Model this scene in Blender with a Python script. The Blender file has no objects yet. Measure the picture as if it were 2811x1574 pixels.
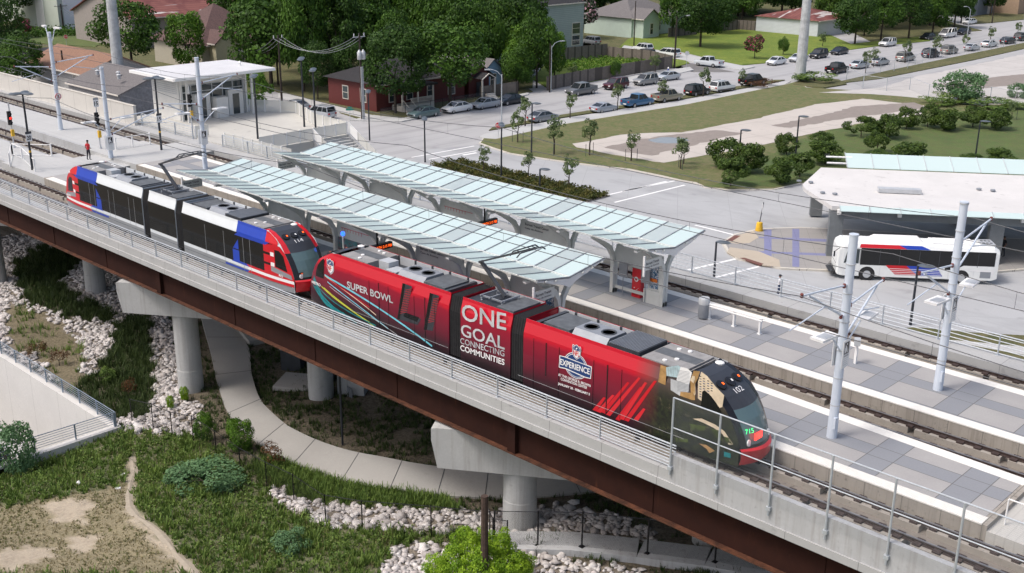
import bpy, math, random, numpy as np
from mathutils import Vector, Matrix
from mathutils.geometry import tessellate_polygon
D = bpy.data; SC = bpy.context.scene; COL = SC.collection
R = math.radians
random.seed(7); rng = np.random.default_rng(7)
# ------------------------------------------------------------------ camera
CF, CPITCH, CROLL, CYAW, CH, CYY = 3075.07056, 0.329438864, -0.00909120998, -0.760528804, 21.8103504, -36.1732503
_cp, _sp = math.cos(CPITCH), math.sin(CPITCH)
FW = np.array([math.sin(CYAW)*_cp, math.cos(CYAW)*_cp, -_sp])
_r = np.cross(FW, [0, 0, 1.]); _r /= np.linalg.norm(_r); _d = np.cross(FW, _r)
RT = math.cos(CROLL)*_r+math.sin(CROLL)*_d; DN = -math.sin(CROLL)*_r+math.cos(CROLL)*_d
CP = np.array([0, CYY, CH])
cam = D.objects.new('camera', D.cameras.new('camera')); COL.objects.link(cam); SC.camera = cam
cam.matrix_world = Matrix(((RT[0], -DN[0], -FW[0], CP[0]), (RT[1], -DN[1], -FW[1], CP[1]), (RT[2], -DN[2], -FW[2], CP[2]), (0, 0, 0, 1)))
cam.data.sensor_width = 36; cam.data.sensor_fit = 'HORIZONTAL'; cam.data.lens = CF/2811*36
cam.data.clip_start = 1; cam.data.clip_end = 4000
SC.render.resolution_x = 1024; SC.render.resolution_y = 573
# ------------------------------------------------------------------ world, sun, exposure
SUN_EL, SUN_AZ = R(58), R(205)      # azimuth: direction the light comes from, measured from +Y towards +X
w = D.worlds.new('World'); SC.world = w; w.use_nodes = True
nt = w.node_tree; nt.nodes.clear()
sky = nt.nodes.new('ShaderNodeTexSky'); sky.sky_type = 'NISHITA'; sky.sun_disc = False
sky.sun_elevation = SUN_EL; sky.sun_rotation = SUN_AZ; sky.dust_density = 6; sky.air_density = 1.0; sky.ozone_density = 1.0
bg = nt.nodes.new('ShaderNodeBackground'); bg.inputs[1].default_value = 0.15
wo = nt.nodes.new('ShaderNodeOutputWorld'); nt.links.new(sky.outputs[0], bg.inputs[0]); nt.links.new(bg.outputs[0], wo.inputs[0])
sun = D.objects.new('sun', D.lights.new('sun', 'SUN')); COL.objects.link(sun)
sun.data.energy = 1.25; sun.data.angle = R(14); sun.data.color = (1, .985, .965)
_sd = Vector((math.sin(SUN_AZ)*math.cos(SUN_EL), math.cos(SUN_AZ)*math.cos(SUN_EL), math.sin(SUN_EL)))
sun.rotation_euler = _sd.to_track_quat('Z', 'Y').to_euler(); sun.location = (0, -60, 80)
SC.view_settings.view_transform = 'Standard'; SC.view_settings.look = 'None'
SC.view_settings.exposure = 0.33; SC.view_settings.gamma = 1
# ------------------------------------------------------------------ pixel (2811 px photo) -> point on a plane of the place
def ray(x, y): return FW+RT*(x-1405.5)/CF+DN*(y-787)/CF
def at(x, y, z):
    v = ray(x, y); t = (z-CP[2])/v[2]; return CP+v*t
def atY(x, y, Y):
    v = ray(x, y); return CP+v*((Y-CP[1])/v[1])
def px(P):
    v = np.asarray(P, float)-CP; z = v@FW
    return (1405.5+CF*(v@RT)/z, 787+CF*(v@DN)/z)
def F(x, y): return (x*1.0912, y*1.0912)
def Z1(x, y): return (x/2.7404, y/2.7404)
def Z2(x, y): return (940+x/2.7404, y/2.7404)
def Z3(x, y): return (1870+x/2.7375, y/2.7375)
def Z6(x, y): return (1870+x/2.622, 500+y/2.622)
def hgt(base, topy, z0):
    P = at(base[0], base[1], z0); lo, hi = 0, 80
    for _ in range(40):
        m = (lo+hi)/2
        if px((P[0], P[1], z0+m))[1] > topy: lo = m
        else: hi = m
    return m
# ------------------------------------------------------------------ mesh builder
class MB:
    def __init__(s): s.v = []; s.f = []; s.m = []; s.mi = 0
    def add(s, vs, fs):
        n = len(s.v); s.v += [tuple(map(float, q)) for q in vs]; s.f += [tuple(i+n for i in f) for f in fs]; s.m += [s.mi]*len(fs); return s
    def box(s, x0, x1, y0, y1, z0, z1):
        return s.add([(x0, y0, z0), (x1, y0, z0), (x1, y1, z0), (x0, y1, z0), (x0, y0, z1), (x1, y0, z1), (x1, y1, z1), (x0, y1, z1)],
                     [(0, 3, 2, 1), (4, 5, 6, 7), (0, 1, 5, 4), (1, 2, 6, 5), (2, 3, 7, 6), (3, 0, 4, 7)])
    def obox(s, c, L, W, H, a=0):           # oriented box, centre of its base at c
        ca, sa = math.cos(a), math.sin(a); q = []
        for z in (0, H):
            for dx, dy in ((-L/2, -W/2), (L/2, -W/2), (L/2, W/2), (-L/2, W/2)):
                q.append((c[0]+dx*ca-dy*sa, c[1]+dx*sa+dy*ca, c[2]+z))
        return s.add(q, [(0, 3, 2, 1), (4, 5, 6, 7), (0, 1, 5, 4), (1, 2, 6, 5), (2, 3, 7, 6), (3, 0, 4, 7)])
    def bar(s, p, q, w, h=None):
        h = h or w; p = Vector(p); q = Vector(q); d = (q-p).normalized()
        up = Vector((0, 0, 1)) if abs(d.z) < .95 else Vector((1, 0, 0))
        a = d.cross(up).normalized()*w/2; b = a.cross(d).normalized()*h/2
        return s.add([p-a-b, p+a-b, p+a+b, p-a+b, q-a-b, q+a-b, q+a+b, q-a+b],
                     [(0, 1, 2, 3), (7, 6, 5, 4), (0, 4, 5, 1), (1, 5, 6, 2), (2, 6, 7, 3), (3, 7, 4, 0)])
    def tube(s, p, q, r, r2=None, n=8, cap=True):
        r2 = r if r2 is None else r2; p = Vector(p); q = Vector(q); d = (q-p).normalized()
        up = Vector((0, 0, 1)) if abs(d.z) < .95 else Vector((1, 0, 0))
        a = d.cross(up).normalized(); b = a.cross(d).normalized()
        vs = [p+(a*math.cos(t)+b*math.sin(t))*r for t in [2*math.pi*i/n for i in range(n)]]
        vs += [q+(a*math.cos(t)+b*math.sin(t))*r2 for t in [2*math.pi*i/n for i in range(n)]]
        fs = [(i, i+n, (i+1) % n+n, (i+1) % n) for i in range(n)]
        if cap: fs += [tuple(range(n)), tuple(range(2*n-1, n-1, -1))]
        return s.add(vs, fs)
    def path(s, pts, r, n=6):
        for a, b in zip(pts, pts[1:]): s.tube(a, b, r, n=n)
        return s
    def poly(s, pts):                        # flat polygon in 3D (any shape)
        pts = [Vector(p) for p in pts]; tr = tessellate_polygon([pts])
        nrm = Vector((0, 0, 0))
        for i in range(len(pts)): nrm += pts[i].cross(pts[(i+1) % len(pts)])
        fs = []
        for t in tr:
            n2 = (pts[t[1]]-pts[t[0]]).cross(pts[t[2]]-pts[t[0]])
            fs.append(tuple(t) if n2.dot(nrm) >= 0 else tuple(reversed(t)))
        return s.add(pts, fs)
    def prism(s, pts, z0, z1):
        ar = sum(pts[i][0]*pts[(i+1) % len(pts)][1]-pts[(i+1) % len(pts)][0]*pts[i][1] for i in range(len(pts)))
        if ar < 0: pts = pts[::-1]
        n = len(pts); s.poly([(p[0], p[1], z1) for p in pts])
        vs = [(p[0], p[1], z0) for p in pts]+[(p[0], p[1], z1) for p in pts]
        return s.add(vs, [(i, (i+1) % n, (i+1) % n+n, i+n) for i in range(n)])
    def loft(s, rings, closed=True, cap=False):
        n = len(rings[0]); vs = [q for r in rings for q in r]; fs = []
        for i in range(len(rings)-1):
            for j in range(n if closed else n-1):
                k = (j+1) % n; fs.append((i*n+j, i*n+k, (i+1)*n+k, (i+1)*n+j))
        if cap: fs += [tuple(range(n-1, -1, -1)), tuple(range((len(rings)-1)*n, len(rings)*n))]
        return s.add(vs, fs)
    def lathe(s, c, prof, n=14):             # prof: (r, z) list
        return s.loft([[(c[0]+r*math.cos(2*math.pi*i/n), c[1]+r*math.sin(2*math.pi*i/n), c[2]+z) for i in range(n)] for r, z in prof], cap=True)
    def build(s, name, mats, parent=None, smooth=False, kind=None):
        me = D.meshes.new(name)
        o0 = Vector(parent['_o']) if parent is not None and '_o' in parent else Vector((0, 0, 0))
        vs = [(q[0]-o0.x, q[1]-o0.y, q[2]-o0.z) for q in s.v] if o0.length else s.v
        me.from_pydata(vs, [], s.f)
        for m in (mats if isinstance(mats, (list, tuple)) else [mats]): me.materials.append(m)
        if any(s.m): me.polygons.foreach_set('material_index', s.m)
        if smooth:
            me.polygons.foreach_set('use_smooth', [True]*len(me.polygons))
            try: me.set_sharp_from_angle(angle=R(40))
            except Exception: pass
        me.update(); o = D.objects.new(name, me); COL.objects.link(o)
        if parent is not None:
            o.parent = parent
            if '_o' in parent: o['_o'] = list(parent['_o'])
        if kind: o['kind'] = kind
        return o
def thing(name, label, cat, loc=(0, 0, 0), rz=0, group=None, local=False):
    """an Empty at the thing's base; parts given in place coordinates unless local"""
    o = D.objects.new(name, None); COL.objects.link(o); o.empty_display_size = .2
    o.location = [float(c) for c in loc]; o.rotation_euler = (0, 0, rz); o['label'] = label; o['category'] = cat
    if group: o['group'] = group
    if not local and rz == 0: o['_o'] = [float(c) for c in loc]
    return o
def tag(o, label, cat, group=None):
    o['label'] = label; o['category'] = cat
    if group: o['group'] = group
    return o
def recenter(o, c):
    c = Vector([float(t) for t in c]); o.data.transform(Matrix.Translation(-c)); o.location = c; return o
def unshift(o):                          # the mesh was built round its own origin: undo the offset build() applied
    o.data.transform(Matrix.Translation(Vector(o['_o']))); return o
def dup(root, loc, rz=0, label=None, sc=1, group=None):
    r = root.copy(); COL.objects.link(r); r.location = [float(c) for c in loc]; r.rotation_euler = (0, 0, rz)
    r.scale = (sc, sc, sc) if not isinstance(sc, tuple) else sc
    if label: r['label'] = label
    if group: r['group'] = group
    for ch in root.children:
        c = ch.copy(); COL.objects.link(c); c.parent = r
        for g in ch.children:
            d = g.copy(); COL.objects.link(d); d.parent = c
    return r
# ------------------------------------------------------------------ materials
def srgb(h):
    h = h.lstrip('#'); c = [int(h[i:i+2], 16)/255 for i in (0, 2, 4)]
    return tuple((x/12.92 if x <= .04045 else ((x+.055)/1.055)**2.4) for x in c)
def newmat(name):
    m = D.materials.new(name); m.use_nodes = True; n = m.node_tree.nodes; b = n['Principled BSDF']; return m, m.node_tree, b
def N(t, typ, **kw):
    n = t.nodes.new(typ)
    for k, v in kw.items(): setattr(n, k, v)
    return n
def mixc(t, fac, a, b, mode='MIX'):
    m = N(t, 'ShaderNodeMix', data_type='RGBA', blend_type=mode)
    for i, q in ((0, fac), (6, a), (7, b)):
        if isinstance(q, bpy.types.NodeSocket): t.links.new(q, m.inputs[i])
        elif q is not None: m.inputs[i].default_value = q if i == 0 else (*q[:3], 1)
    return m.outputs[2]
def noise(t, scale, detail=5, rough=.6, coord=None, lo=.35, hi=.65, dist=0):
    n = N(t, 'ShaderNodeTexNoise'); n.inputs['Scale'].default_value = scale; n.inputs['Detail'].default_value = detail
    n.inputs['Roughness'].default_value = rough; n.inputs['Distortion'].default_value = dist
    if coord is None:
        g = t.nodes.get('GEO') or N(t, 'ShaderNodeNewGeometry', name='GEO'); coord = g.outputs['Position']
    t.links.new(coord, n.inputs['Vector'])
    r = N(t, 'ShaderNodeMapRange'); r.inputs[1].default_value = lo; r.inputs[2].default_value = hi
    t.links.new(n.outputs[0], r.inputs[0]); return r.outputs[0]
def bump(t, b, h, strength=.3, dist=.02):
    n = N(t, 'ShaderNodeBump'); n.inputs['Strength'].default_value = strength; n.inputs['Distance'].default_value = dist
    t.links.new(h, n.inputs['Height']); t.links.new(n.outputs[0], b.inputs['Normal'])
def mat(name, col, rough=.6, metal=0, var=.12, scale=2., spec=None, bmp=0, emit=0, alpha=None, stretch=None):
    m, t, b = newmat(name)
    if isinstance(col, str): col = srgb(col)
    c2 = tuple(max(0, c*(1-var)) for c in col); c1 = tuple(min(1, c*(1+var*.6)) for c in col)
    if var:
        co = None
        if stretch:
            g = N(t, 'ShaderNodeNewGeometry', name='GEO'); mp = N(t, 'ShaderNodeVectorMath', operation='MULTIPLY')
            t.links.new(g.outputs['Position'], mp.inputs[0]); mp.inputs[1].default_value = stretch; co = mp.outputs[0]
        f = noise(t, scale, 6, .65, co); t.links.new(mixc(t, f, c2, c1), b.inputs['Base Color'])
        if bmp: bump(t, b, f, bmp)
    else: b.inputs['Base Color'].default_value = (*col, 1)
    b.inputs['Roughness'].default_value = rough; b.inputs['Metallic'].default_value = metal
    if spec is not None: b.inputs['Specular IOR Level'].default_value = spec
    if emit: b.inputs['Emission Color'].default_value = (*col, 1); b.inputs['Emission Strength'].default_value = emit
    if alpha is not None: b.inputs['Alpha'].default_value = alpha
    return m
def gridlines(t, sx, sy, wd, ox=0, oy=0, ang=0):
    """1 on joint lines of a grid laid in the place's X/Y"""
    g = t.nodes.get('GEO') or N(t, 'ShaderNodeNewGeometry', name='GEO')
    vr = N(t, 'ShaderNodeVectorRotate', rotation_type='Z_AXIS'); vr.inputs['Angle'].default_value = ang; t.links.new(g.outputs['Position'], vr.inputs['Vector'])
    sp = N(t, 'ShaderNodeSeparateXYZ'); t.links.new(vr.outputs[0], sp.inputs[0]); outs = []
    for k, (s_, o_) in enumerate(((sx, ox), (sy, oy))):
        if not s_: continue
        a = N(t, 'ShaderNodeMath', operation='ADD'); t.links.new(sp.outputs[k], a.inputs[0]); a.inputs[1].default_value = 1000*s_-o_
        b = N(t, 'ShaderNodeMath', operation='MODULO'); t.links.new(a.outputs[0], b.inputs[0]); b.inputs[1].default_value = s_
        c = N(t, 'ShaderNodeMath', operation='LESS_THAN'); t.links.new(b.outputs[0], c.inputs[0]); c.inputs[1].default_value = wd
        outs.append(c.outputs[0])
    if len(outs) == 1: return outs[0]
    m = N(t, 'ShaderNodeMath', operation='MAXIMUM'); t.links.new(outs[0], m.inputs[0]); t.links.new(outs[1], m.inputs[1]); return m.outputs[0]
def concrete(name, col, joint=None, wd=.03, ang=0, stain=.35, scale=.35, rough=.85, streak=False, jcol=.35, lane=None):
    m, t, b = newmat(name); col = srgb(col) if isinstance(col, str) else col
    f1 = noise(t, scale, 6, .6, lo=.35, hi=.7); f2 = noise(t, 9, 4, .7, lo=.3, hi=.7)
    c = mixc(t, f1, tuple(x*(1-stain*.5) for x in col), tuple(min(1, x*1.07) for x in col))
    c = mixc(t, f2, c, tuple(x*.9 for x in col)); 
    f3 = noise(t, scale*4.3, 3, .5, lo=.62, hi=.75); c2 = tuple(x*(1-stain) for x in col); c = mixc(t, f3, c, c2)
    if streak:
        g = t.nodes.get('GEO'); mp = N(t, 'ShaderNodeVectorMath', operation='MULTIPLY'); t.links.new(g.outputs['Position'], mp.inputs[0]); mp.inputs[1].default_value = (2.4, 2.4, .12)
        f4 = noise(t, 1.6, 5, .7, mp.outputs[0], .5, .72); c = mixc(t, f4, c, mixc(t, float(streak), c, (.17, .145, .12)))
    if lane:
        g = t.nodes.get('GEO'); mp = N(t, 'ShaderNodeVectorMath', operation='MULTIPLY'); t.links.new(g.outputs['Position'], mp.inputs[0]); mp.inputs[1].default_value = lane
        f5 = noise(t, 1, 5, .65, mp.outputs[0], .48, .7); c = mixc(t, f5, c, mixc(t, .45, c, (.16, .16, .17)))
    if joint: c = mixc(t, gridlines(t, joint[0], joint[1], wd, ang=ang), c, tuple(x*jcol for x in col))
    t.links.new(c, b.inputs['Base Color']); b.inputs['Roughness'].default_value = rough; bump(t, b, f2, .15, .01); return m
M = {}
M['pavement'] = concrete('street_concrete', (.40, .40, .405), (6, 4.6), .05, 0, .26, .09, jcol=.72, lane=(.55, .02, 1))
M['busdrive'] = concrete('drive_concrete', (.40, .41, .42), (5, 5), .05, R(-35.5), .26, .12, jcol=.75, lane=(.07, .22, 1))
M['sidewalk'] = concrete('sidewalk_concrete', (.46, .465, .46), (1.6, 1.6), .03, 0, .15, .4, jcol=.75)
M['path'] = concrete('path_concrete', (.36, .35, .33), None, stain=.12, scale=.5)
M['pier'] = concrete('pier_concrete', (.45, .455, .45), None, stain=.2, scale=.8, streak=.35)
M['wallc'] = concrete('cast_concrete', (.43, .44, .45), None, stain=.25, scale=1.1, streak=.4)
M['deckc'] = concrete('deck_concrete', (.41, .415, .415), (3.0, 0), .03, 0, .25, .7, jcol=.5)
M['edge'] = concrete('platform_side_concrete', (.36, .33, .29), (1.55, 0), .03, 0, .45, 1.0, streak=.8, jcol=.45)
M['strip'] = mat('edge_tile_white', (.76, .74, .69), .7, var=.07, scale=3)
M['rail_steel'] = mat('rail_steel_top', (.30, .30, .31), .35, .6, var=.05)
M['rust'] = mat('rail_rust', (.05, .032, .028), .8, var=.3, scale=6)
M['galv'] = mat('galvanised_steel', (.50, .54, .58), .45, .35, var=.1, scale=5)
M['polepaint'] = mat('pole_light_grey_paint', (.60, .66, .74), .4, .1, var=.06, scale=1.5)
M['white'] = mat('white_paint', (.80, .80, .79), .45, var=.04)
M['canopyframe'] = mat('canopy_frame_paint', (.63, .65, .63), .4, .1, var=.06)
M['darkpole'] = mat('dark_pole_paint', (.03, .035, .045), .4, .2, var=.15)
M['black'] = mat('black_gloss', (.012, .012, .014), .25, var=0)
M['rubber'] = mat('rubber', (.02, .02, .022), .8, var=.2)
M['darkgrey'] = mat('dark_grey_metal', (.06, .065, .075), .5, .2, var=.15)
M['grey'] = mat('mid_grey_metal', (.28, .30, .33), .5, .3, var=.1)
M['lgrey'] = mat('light_grey_metal', (.50, .52, .54), .45, .2, var=.08)
M['yellow'] = mat('yellow_paint', (.75, .45, .03), .5, var=.1)
M['red'] = mat('signal_red', (.62, .02, .03), .4, var=.05)
M['blueled'] = mat('blue_lamp_lit', (.02, .1, 1), .4, var=0, emit=3)
M['redled'] = mat('red_lamp_lit', (1, .03, .02), .4, var=0, emit=2.5)
M['orangeled'] = mat('orange_led_lit', (1, .12, .01), .4, var=0, emit=1.2)
M['greenled'] = mat('green_led_lit', (.05, 1, .25), .4, var=0, emit=1.5)
def m_glass(name, col, rough, alpha):
    m, t, b = newmat(name); b.inputs['Base Color'].default_value = (*col, 1); b.inputs['Roughness'].default_value = rough
    b.inputs['Specular IOR Level'].default_value = .7; b.inputs['Alpha'].default_value = alpha; return m
M['frost'] = m_glass('frosted_canopy_glass', (.54, .66, .65), .2, .93)
M['clear'] = m_glass('clear_canopy_glass', (.50, .58, .58), .12, .72)
M['window'] = m_glass('dark_window_glass', (.03, .045, .05), .06, 1)
M['carglass'] = m_glass('car_glass', (.02, .025, .03), .05, 1)
M['cabglass'] = m_glass('cab_windscreen', (.10, .16, .17), .05, 1)
def m_steel():
    m, t, b = newmat('weathering_steel')
    f = noise(t, .6, 6, .7, lo=.3, hi=.7); c = mixc(t, f, (.020, .007, .0055), (.034, .011, .007))
    g = t.nodes['GEO']; mp = N(t, 'ShaderNodeVectorMath', operation='MULTIPLY'); t.links.new(g.outputs['Position'], mp.inputs[0]); mp.inputs[1].default_value = (1.2, 1, .15)
    f2 = noise(t, 3, 4, .7, mp.outputs[0], .6, .85); c = mixc(t, f2, c, (.075, .026, .012))
    t.links.new(c, b.inputs['Base Color']); b.inputs['Roughness'].default_value = .9; b.inputs['Specular IOR Level'].default_value = .2; return m
M['corten'] = m_steel()
M['cortenflange'] = mat('weathering_steel_flange', (.085, .03, .014), .7, var=.6, scale=2)
# ================================================================== GROUND
def sm(a, b, x):
    t = np.clip((x-a)/(b-a), 0, 1); return t*t*(3-2*t)
def G(X, Y):
    X = np.asarray(X, float); Y = np.asarray(Y, float)
    g = np.interp(X, [-140, -97, -67, -50, -34, -20, 0, 30], [-9.5, -10.7, -11.1, -10.0, -8.5, -7.7, -7.2, -7])
    t = sm(8, 21, Y); g = g*(1-t)-6.05*t
    g = g+(.12*np.sin(X*.55+Y*.3)+.1*np.sin(Y*.8-X*.21))*(1-t)
    n = sm(-3, -12, Y)*.9                                    # the weedy near bank stands a little higher
    return g+n*np.interp(X, [-62, -52, -20], [0, 1, .6])
def atg(x, y):
    v = ray(x, y); t = 30.
    for _ in range(400):
        P = CP+v*t
        if P[2] <= float(G(P[0], P[1])): break
        t += .4
    lo, hi = t-.4, t
    for _ in range(20):
        m = (lo+hi)/2; P = CP+v*m
        if P[2] <= float(G(P[0], P[1])): hi = m
        else: lo = m
    return P
def inpoly(x, y, poly):
    x = np.asarray(x); y = np.asarray(y); c = np.zeros(x.shape, bool); n = len(poly); j = n-1
    for i in range(n):
        xi, yi = poly[i]; xj, yj = poly[j]
        k = ((yi > y) != (yj > y)) & (x < (xj-xi)*(y-yi)/((yj-yi) or 1e-9)+xi); c ^= k; j = i
    return c
def pxv(X, Y, Z):
    v = np.stack([X-CP[0], Y-CP[1], Z-CP[2]], -1); z = v@FW; return 1405.5+CF*(v@RT)/z, 787+CF*(v@DN)/z
PIT = [(-63.6, -6.3), (-140, -6.3), (-140, -13.6), (-63.6, -13.6)]
# zones on the low ground, outlined in photo pixels /1.0912 then laid on the ground as patches of planting
Zr = {  # riprap
 'a': [(-40, 590), (45, 590), (150, 600), (300, 640), (330, 780), (430, 790), (470, 1000), (520, 1040), (490, 1095), (320, 1090), (290, 1050), (150, 970), (0, 880), (-40, 850)],
 'b': [(665, 1205), (760, 1262), (900, 1275), (1240, 1290), (1420, 1270), (1560, 1300), (1665, 1350), (1650, 1372), (1400, 1345), (1200, 1352), (960, 1330), (820, 1330), (700, 1270)],
 'c': [(1000, 1370), (1240, 1380), (1400, 1400), (1640, 1445), (1640, 1520), (900, 1520), (980, 1400)]}
Zb = [  # planting beds of dark grass inside it
 [(40, 660), (100, 625), (190, 620), (216, 655), (150, 705), (180, 745), (300, 795), (262, 812), (180, 800), (60, 760), (42, 700)],
 [(20, 765), (62, 768), (130, 805), (195, 855), (217, 895), (200, 935), (330, 1040), (180, 1000), (140, 960), (100, 900), (30, 880), (18, 820)],
 [(290, 815), (375, 790), (385, 960), (375, 1050), (250, 1048), (185, 985), (240, 940), (285, 870)]]
Zd = [  # bare tan dirt
 [(325, 1150), (345, 1175), (335, 1260), (360, 1310), (430, 1370), (510, 1442), (455, 1442), (400, 1380), (330, 1310), (318, 1230)],
 [(100, 1270), (165, 1258), (240, 1262), (215, 1310), (150, 1320)], [(-20, 1390), (60, 1375), (150, 1380), (120, 1405), (30, 1440), (-20, 1420)], [(150, 1345), (230, 1350), (250, 1385), (190, 1390)],
 [(440, 1180), (480, 1170), (470, 1200)]]
def zone(X, Y, Z):
    x, y = pxv(X, Y, Z); x = x/1.0912; y = y/1.0912; x = x+9*np.sin(y*.11+X); y = y+7*np.sin(x*.13+Y*.7)
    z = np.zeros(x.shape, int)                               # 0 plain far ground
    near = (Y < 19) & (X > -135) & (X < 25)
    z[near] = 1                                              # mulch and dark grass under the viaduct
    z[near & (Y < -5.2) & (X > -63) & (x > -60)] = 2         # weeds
    z[near & (Y < -2.2) & (X > -52) & (y > 1275-(x-600)*.03) & (y > 1100)] = 2
    z[near & inpoly(x, y, [(330, 1085), (500, 1090), (640, 1195), (800, 1330), (1230, 1360), (1230, 1500), (-60, 1500), (-60, 1180), (300, 1100)])] = 2
    z[near & inpoly(x, y, [(-60, 1290), (120, 1255), (330, 1215), (345, 1300), (520, 1450), (-60, 1450)])] = 3   # dry grass
    for q in Zd: z[near & inpoly(x, y, q)] = 4
    for q in Zr.values(): z[near & inpoly(x, y, q) & (Y > -40)] = 5
    for i, q in enumerate(Zb): z[near & inpoly(x, y, q)] = (6, 7, 6)[i]
    return z
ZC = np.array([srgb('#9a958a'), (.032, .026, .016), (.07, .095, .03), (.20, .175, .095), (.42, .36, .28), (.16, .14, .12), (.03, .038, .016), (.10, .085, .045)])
def axis(fine, step, outs): return np.unique(np.round(np.concatenate([np.arange(fine[0], fine[1]+step, step), outs]), 3))
gx = axis((-112, 6), .4, [-1600, -900, -500, -300, -220, -180, -150, -135, -125, -118, 12, 20, 30, 45, 80, 150, 300, 700, 1500])
gy = axis((-30, 21.2), .4, [-1500, -600, -200, -100, -60, -45, -36, 26, 40, 80, 160, 300, 500, 900, 1600])
XX, YY = np.meshgrid(gx, gy, indexing='ij'); ZZ = G(XX, YY)
inp = inpoly(XX, YY, PIT)
nx, ny = XX.shape; idx = np.arange(nx*ny).reshape(nx, ny)
keep = ~(inp[:-1, :-1] & inp[1:, 1:] & inp[1:, :-1] & inp[:-1, 1:])
q = np.stack([idx[:-1, :-1], idx[1:, :-1], idx[1:, 1:], idx[:-1, 1:]], -1)[keep]
def npmesh(name, V, Fq, mats, smooth=False):
    me = D.meshes.new(name); V = np.asarray(V, np.float32); Fq = np.asarray(Fq, np.int32); k = Fq.shape[1]
    me.vertices.add(len(V)); me.vertices.foreach_set('co', V.ravel()); me.loops.add(Fq.size); me.loops.foreach_set('vertex_index', Fq.ravel())
    me.polygons.add(len(Fq)); me.polygons.foreach_set('loop_start', np.arange(0, Fq.size, k, dtype=np.int32))
    try: me.polygons.foreach_set('loop_total', np.full(len(Fq), k, np.int32))
    except Exception: pass
    if smooth: me.polygons.foreach_set('use_smooth', np.ones(len(Fq), bool))
    for m in (mats if isinstance(mats, (list, tuple)) else [mats]): me.materials.append(m)
    me.update(calc_edges=True); return me
def pcol(me, cols, name='tint'):
    a = me.color_attributes.new(name, 'FLOAT_COLOR', 'POINT'); c = np.ones((len(cols), 4), np.float32); c[:, :3] = cols; a.data.foreach_set('color', c.ravel())
def m_ground():
    m, t, b = newmat('ground_soil'); a = N(t, 'ShaderNodeVertexColor', layer_name='tint')
    f = noise(t, 1.1, 8, .7, lo=.3, hi=.7); f2 = noise(t, 6, 5, .7, lo=.3, hi=.7)
    c = mixc(t, f, a.outputs[0], mixc(t, .55, a.outputs[0], (.02, .018, .01))); c = mixc(t, f2, c, mixc(t, .35, a.outputs[0], (.5, .42, .3)))
    t.links.new(c, b.inputs['Base Color']); b.inputs['Roughness'].default_value = .95; bump(t, b, f2, .6, .06); return m
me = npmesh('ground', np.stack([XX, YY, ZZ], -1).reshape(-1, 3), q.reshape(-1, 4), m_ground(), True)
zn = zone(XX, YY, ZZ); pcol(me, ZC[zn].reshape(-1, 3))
o = D.objects.new('ground', me); COL.objects.link(o); o['kind'] = 'structure'
# paved street surface (everything that is not lawn), one sheet just above the ground
mb = MB(); mb.poly([(-700, 21.5, -6.0), (60, 21.5, -6.0), (60, 800, -6.0), (-700, 800, -6.0)]); mb.build('street_surface', M['pavement'], kind='structure')
mb = MB(); pts = [(-63, 21.6), (50, 21.6), (50, 110), (-30, 110), (-57, 72), (-57.6, 66), (-60, 61), (-67, 60.5), (-89, 57), (-96, 58), (-98, 52), (-92, 42), (-90, 26), (-80, 21.6)]
mb.poly([(a, b, -5.985) for a, b in pts]); mb.build('bus_drive', M['busdrive'], kind='structure')
# ------------------------------------------------------------------ lawns, pavements, kerbs
def m_lawn(name, c1, c2, c3, s=.25):
    m, t, b = newmat(name); f = noise(t, s, 6, .65, lo=.35, hi=.65); f2 = noise(t, 1.3, 8, .8, lo=.42, hi=.62)
    c = mixc(t, f, c1, c2); c = mixc(t, f2, c, c3); t.links.new(c, b.inputs['Base Color']); b.inputs['Roughness'].default_value = .95
    bump(t, b, f2, .8, .05); return m
M['lawn'] = m_lawn('lawn_patchy', (.12, .135, .045), (.08, .12, .03), (.18, .155, .08))
M['lawng'] = m_lawn('lawn_green', (.06, .11, .026), (.10, .145, .035), (.10, .11, .04))
M['lawnb'] = m_lawn('lawn_bright', (.12, .18, .02), (.20, .23, .03), (.10, .16, .02))
M['verge'] = m_lawn('verge_grass', (.10, .10, .035), (.15, .13, .06), (.07, .085, .03))
M['oldslab'] = concrete('old_concrete_slab', (.50, .46, .42), (7, 7), .08, R(12), .18, .25, jcol=.6)
M['oldlot'] = concrete('old_lot_concrete', (.50, .48, .46), (8, 8), .1, R(10), .3, .16, jcol=.55)
M['gravel'] = concrete('dark_gravel_patch', (.27, .235, .21), None, stain=.5, scale=1.2)
M['puddle'] = mat('puddle_water', (.25, .27, .28), .05, var=0, spec=.9)
M['asphalt'] = concrete('old_asphalt', (.17, .165, .16), None, stain=.3, scale=.4)
M['kerb'] = concrete('kerb_concrete', (.58, .55, .49), (3, 3), .04, stain=.15)
def P6(pts, z=-6.0, f=F): return [tuple(at(*f(*q), z)[:2]) for q in pts]
def slab(name, pts, m, z0, z1): b = MB(); b.prism(pts, z0, z1); return b.build(name, m, kind='structure')
kerbline = [(1246, 352), (1215, 350), (1205, 362), (1229, 371), (1280, 388), (1397, 406), (1497, 419), (1581, 428), (1664, 445), (1711, 456), (1747, 462), (1774, 474), (1831, 480), (1948, 479), (2015, 464)]
L1 = P6(kerbline+[(2090, 470), (2640, 520), (2640, 250), (2336, 252), (2149, 229), (2030, 222), (2008, 206), (1975, 214), (1723, 265), (1413, 315)])
slab('lawn_kerb', L1, M['kerb'], -6.1, -5.89)
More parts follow.
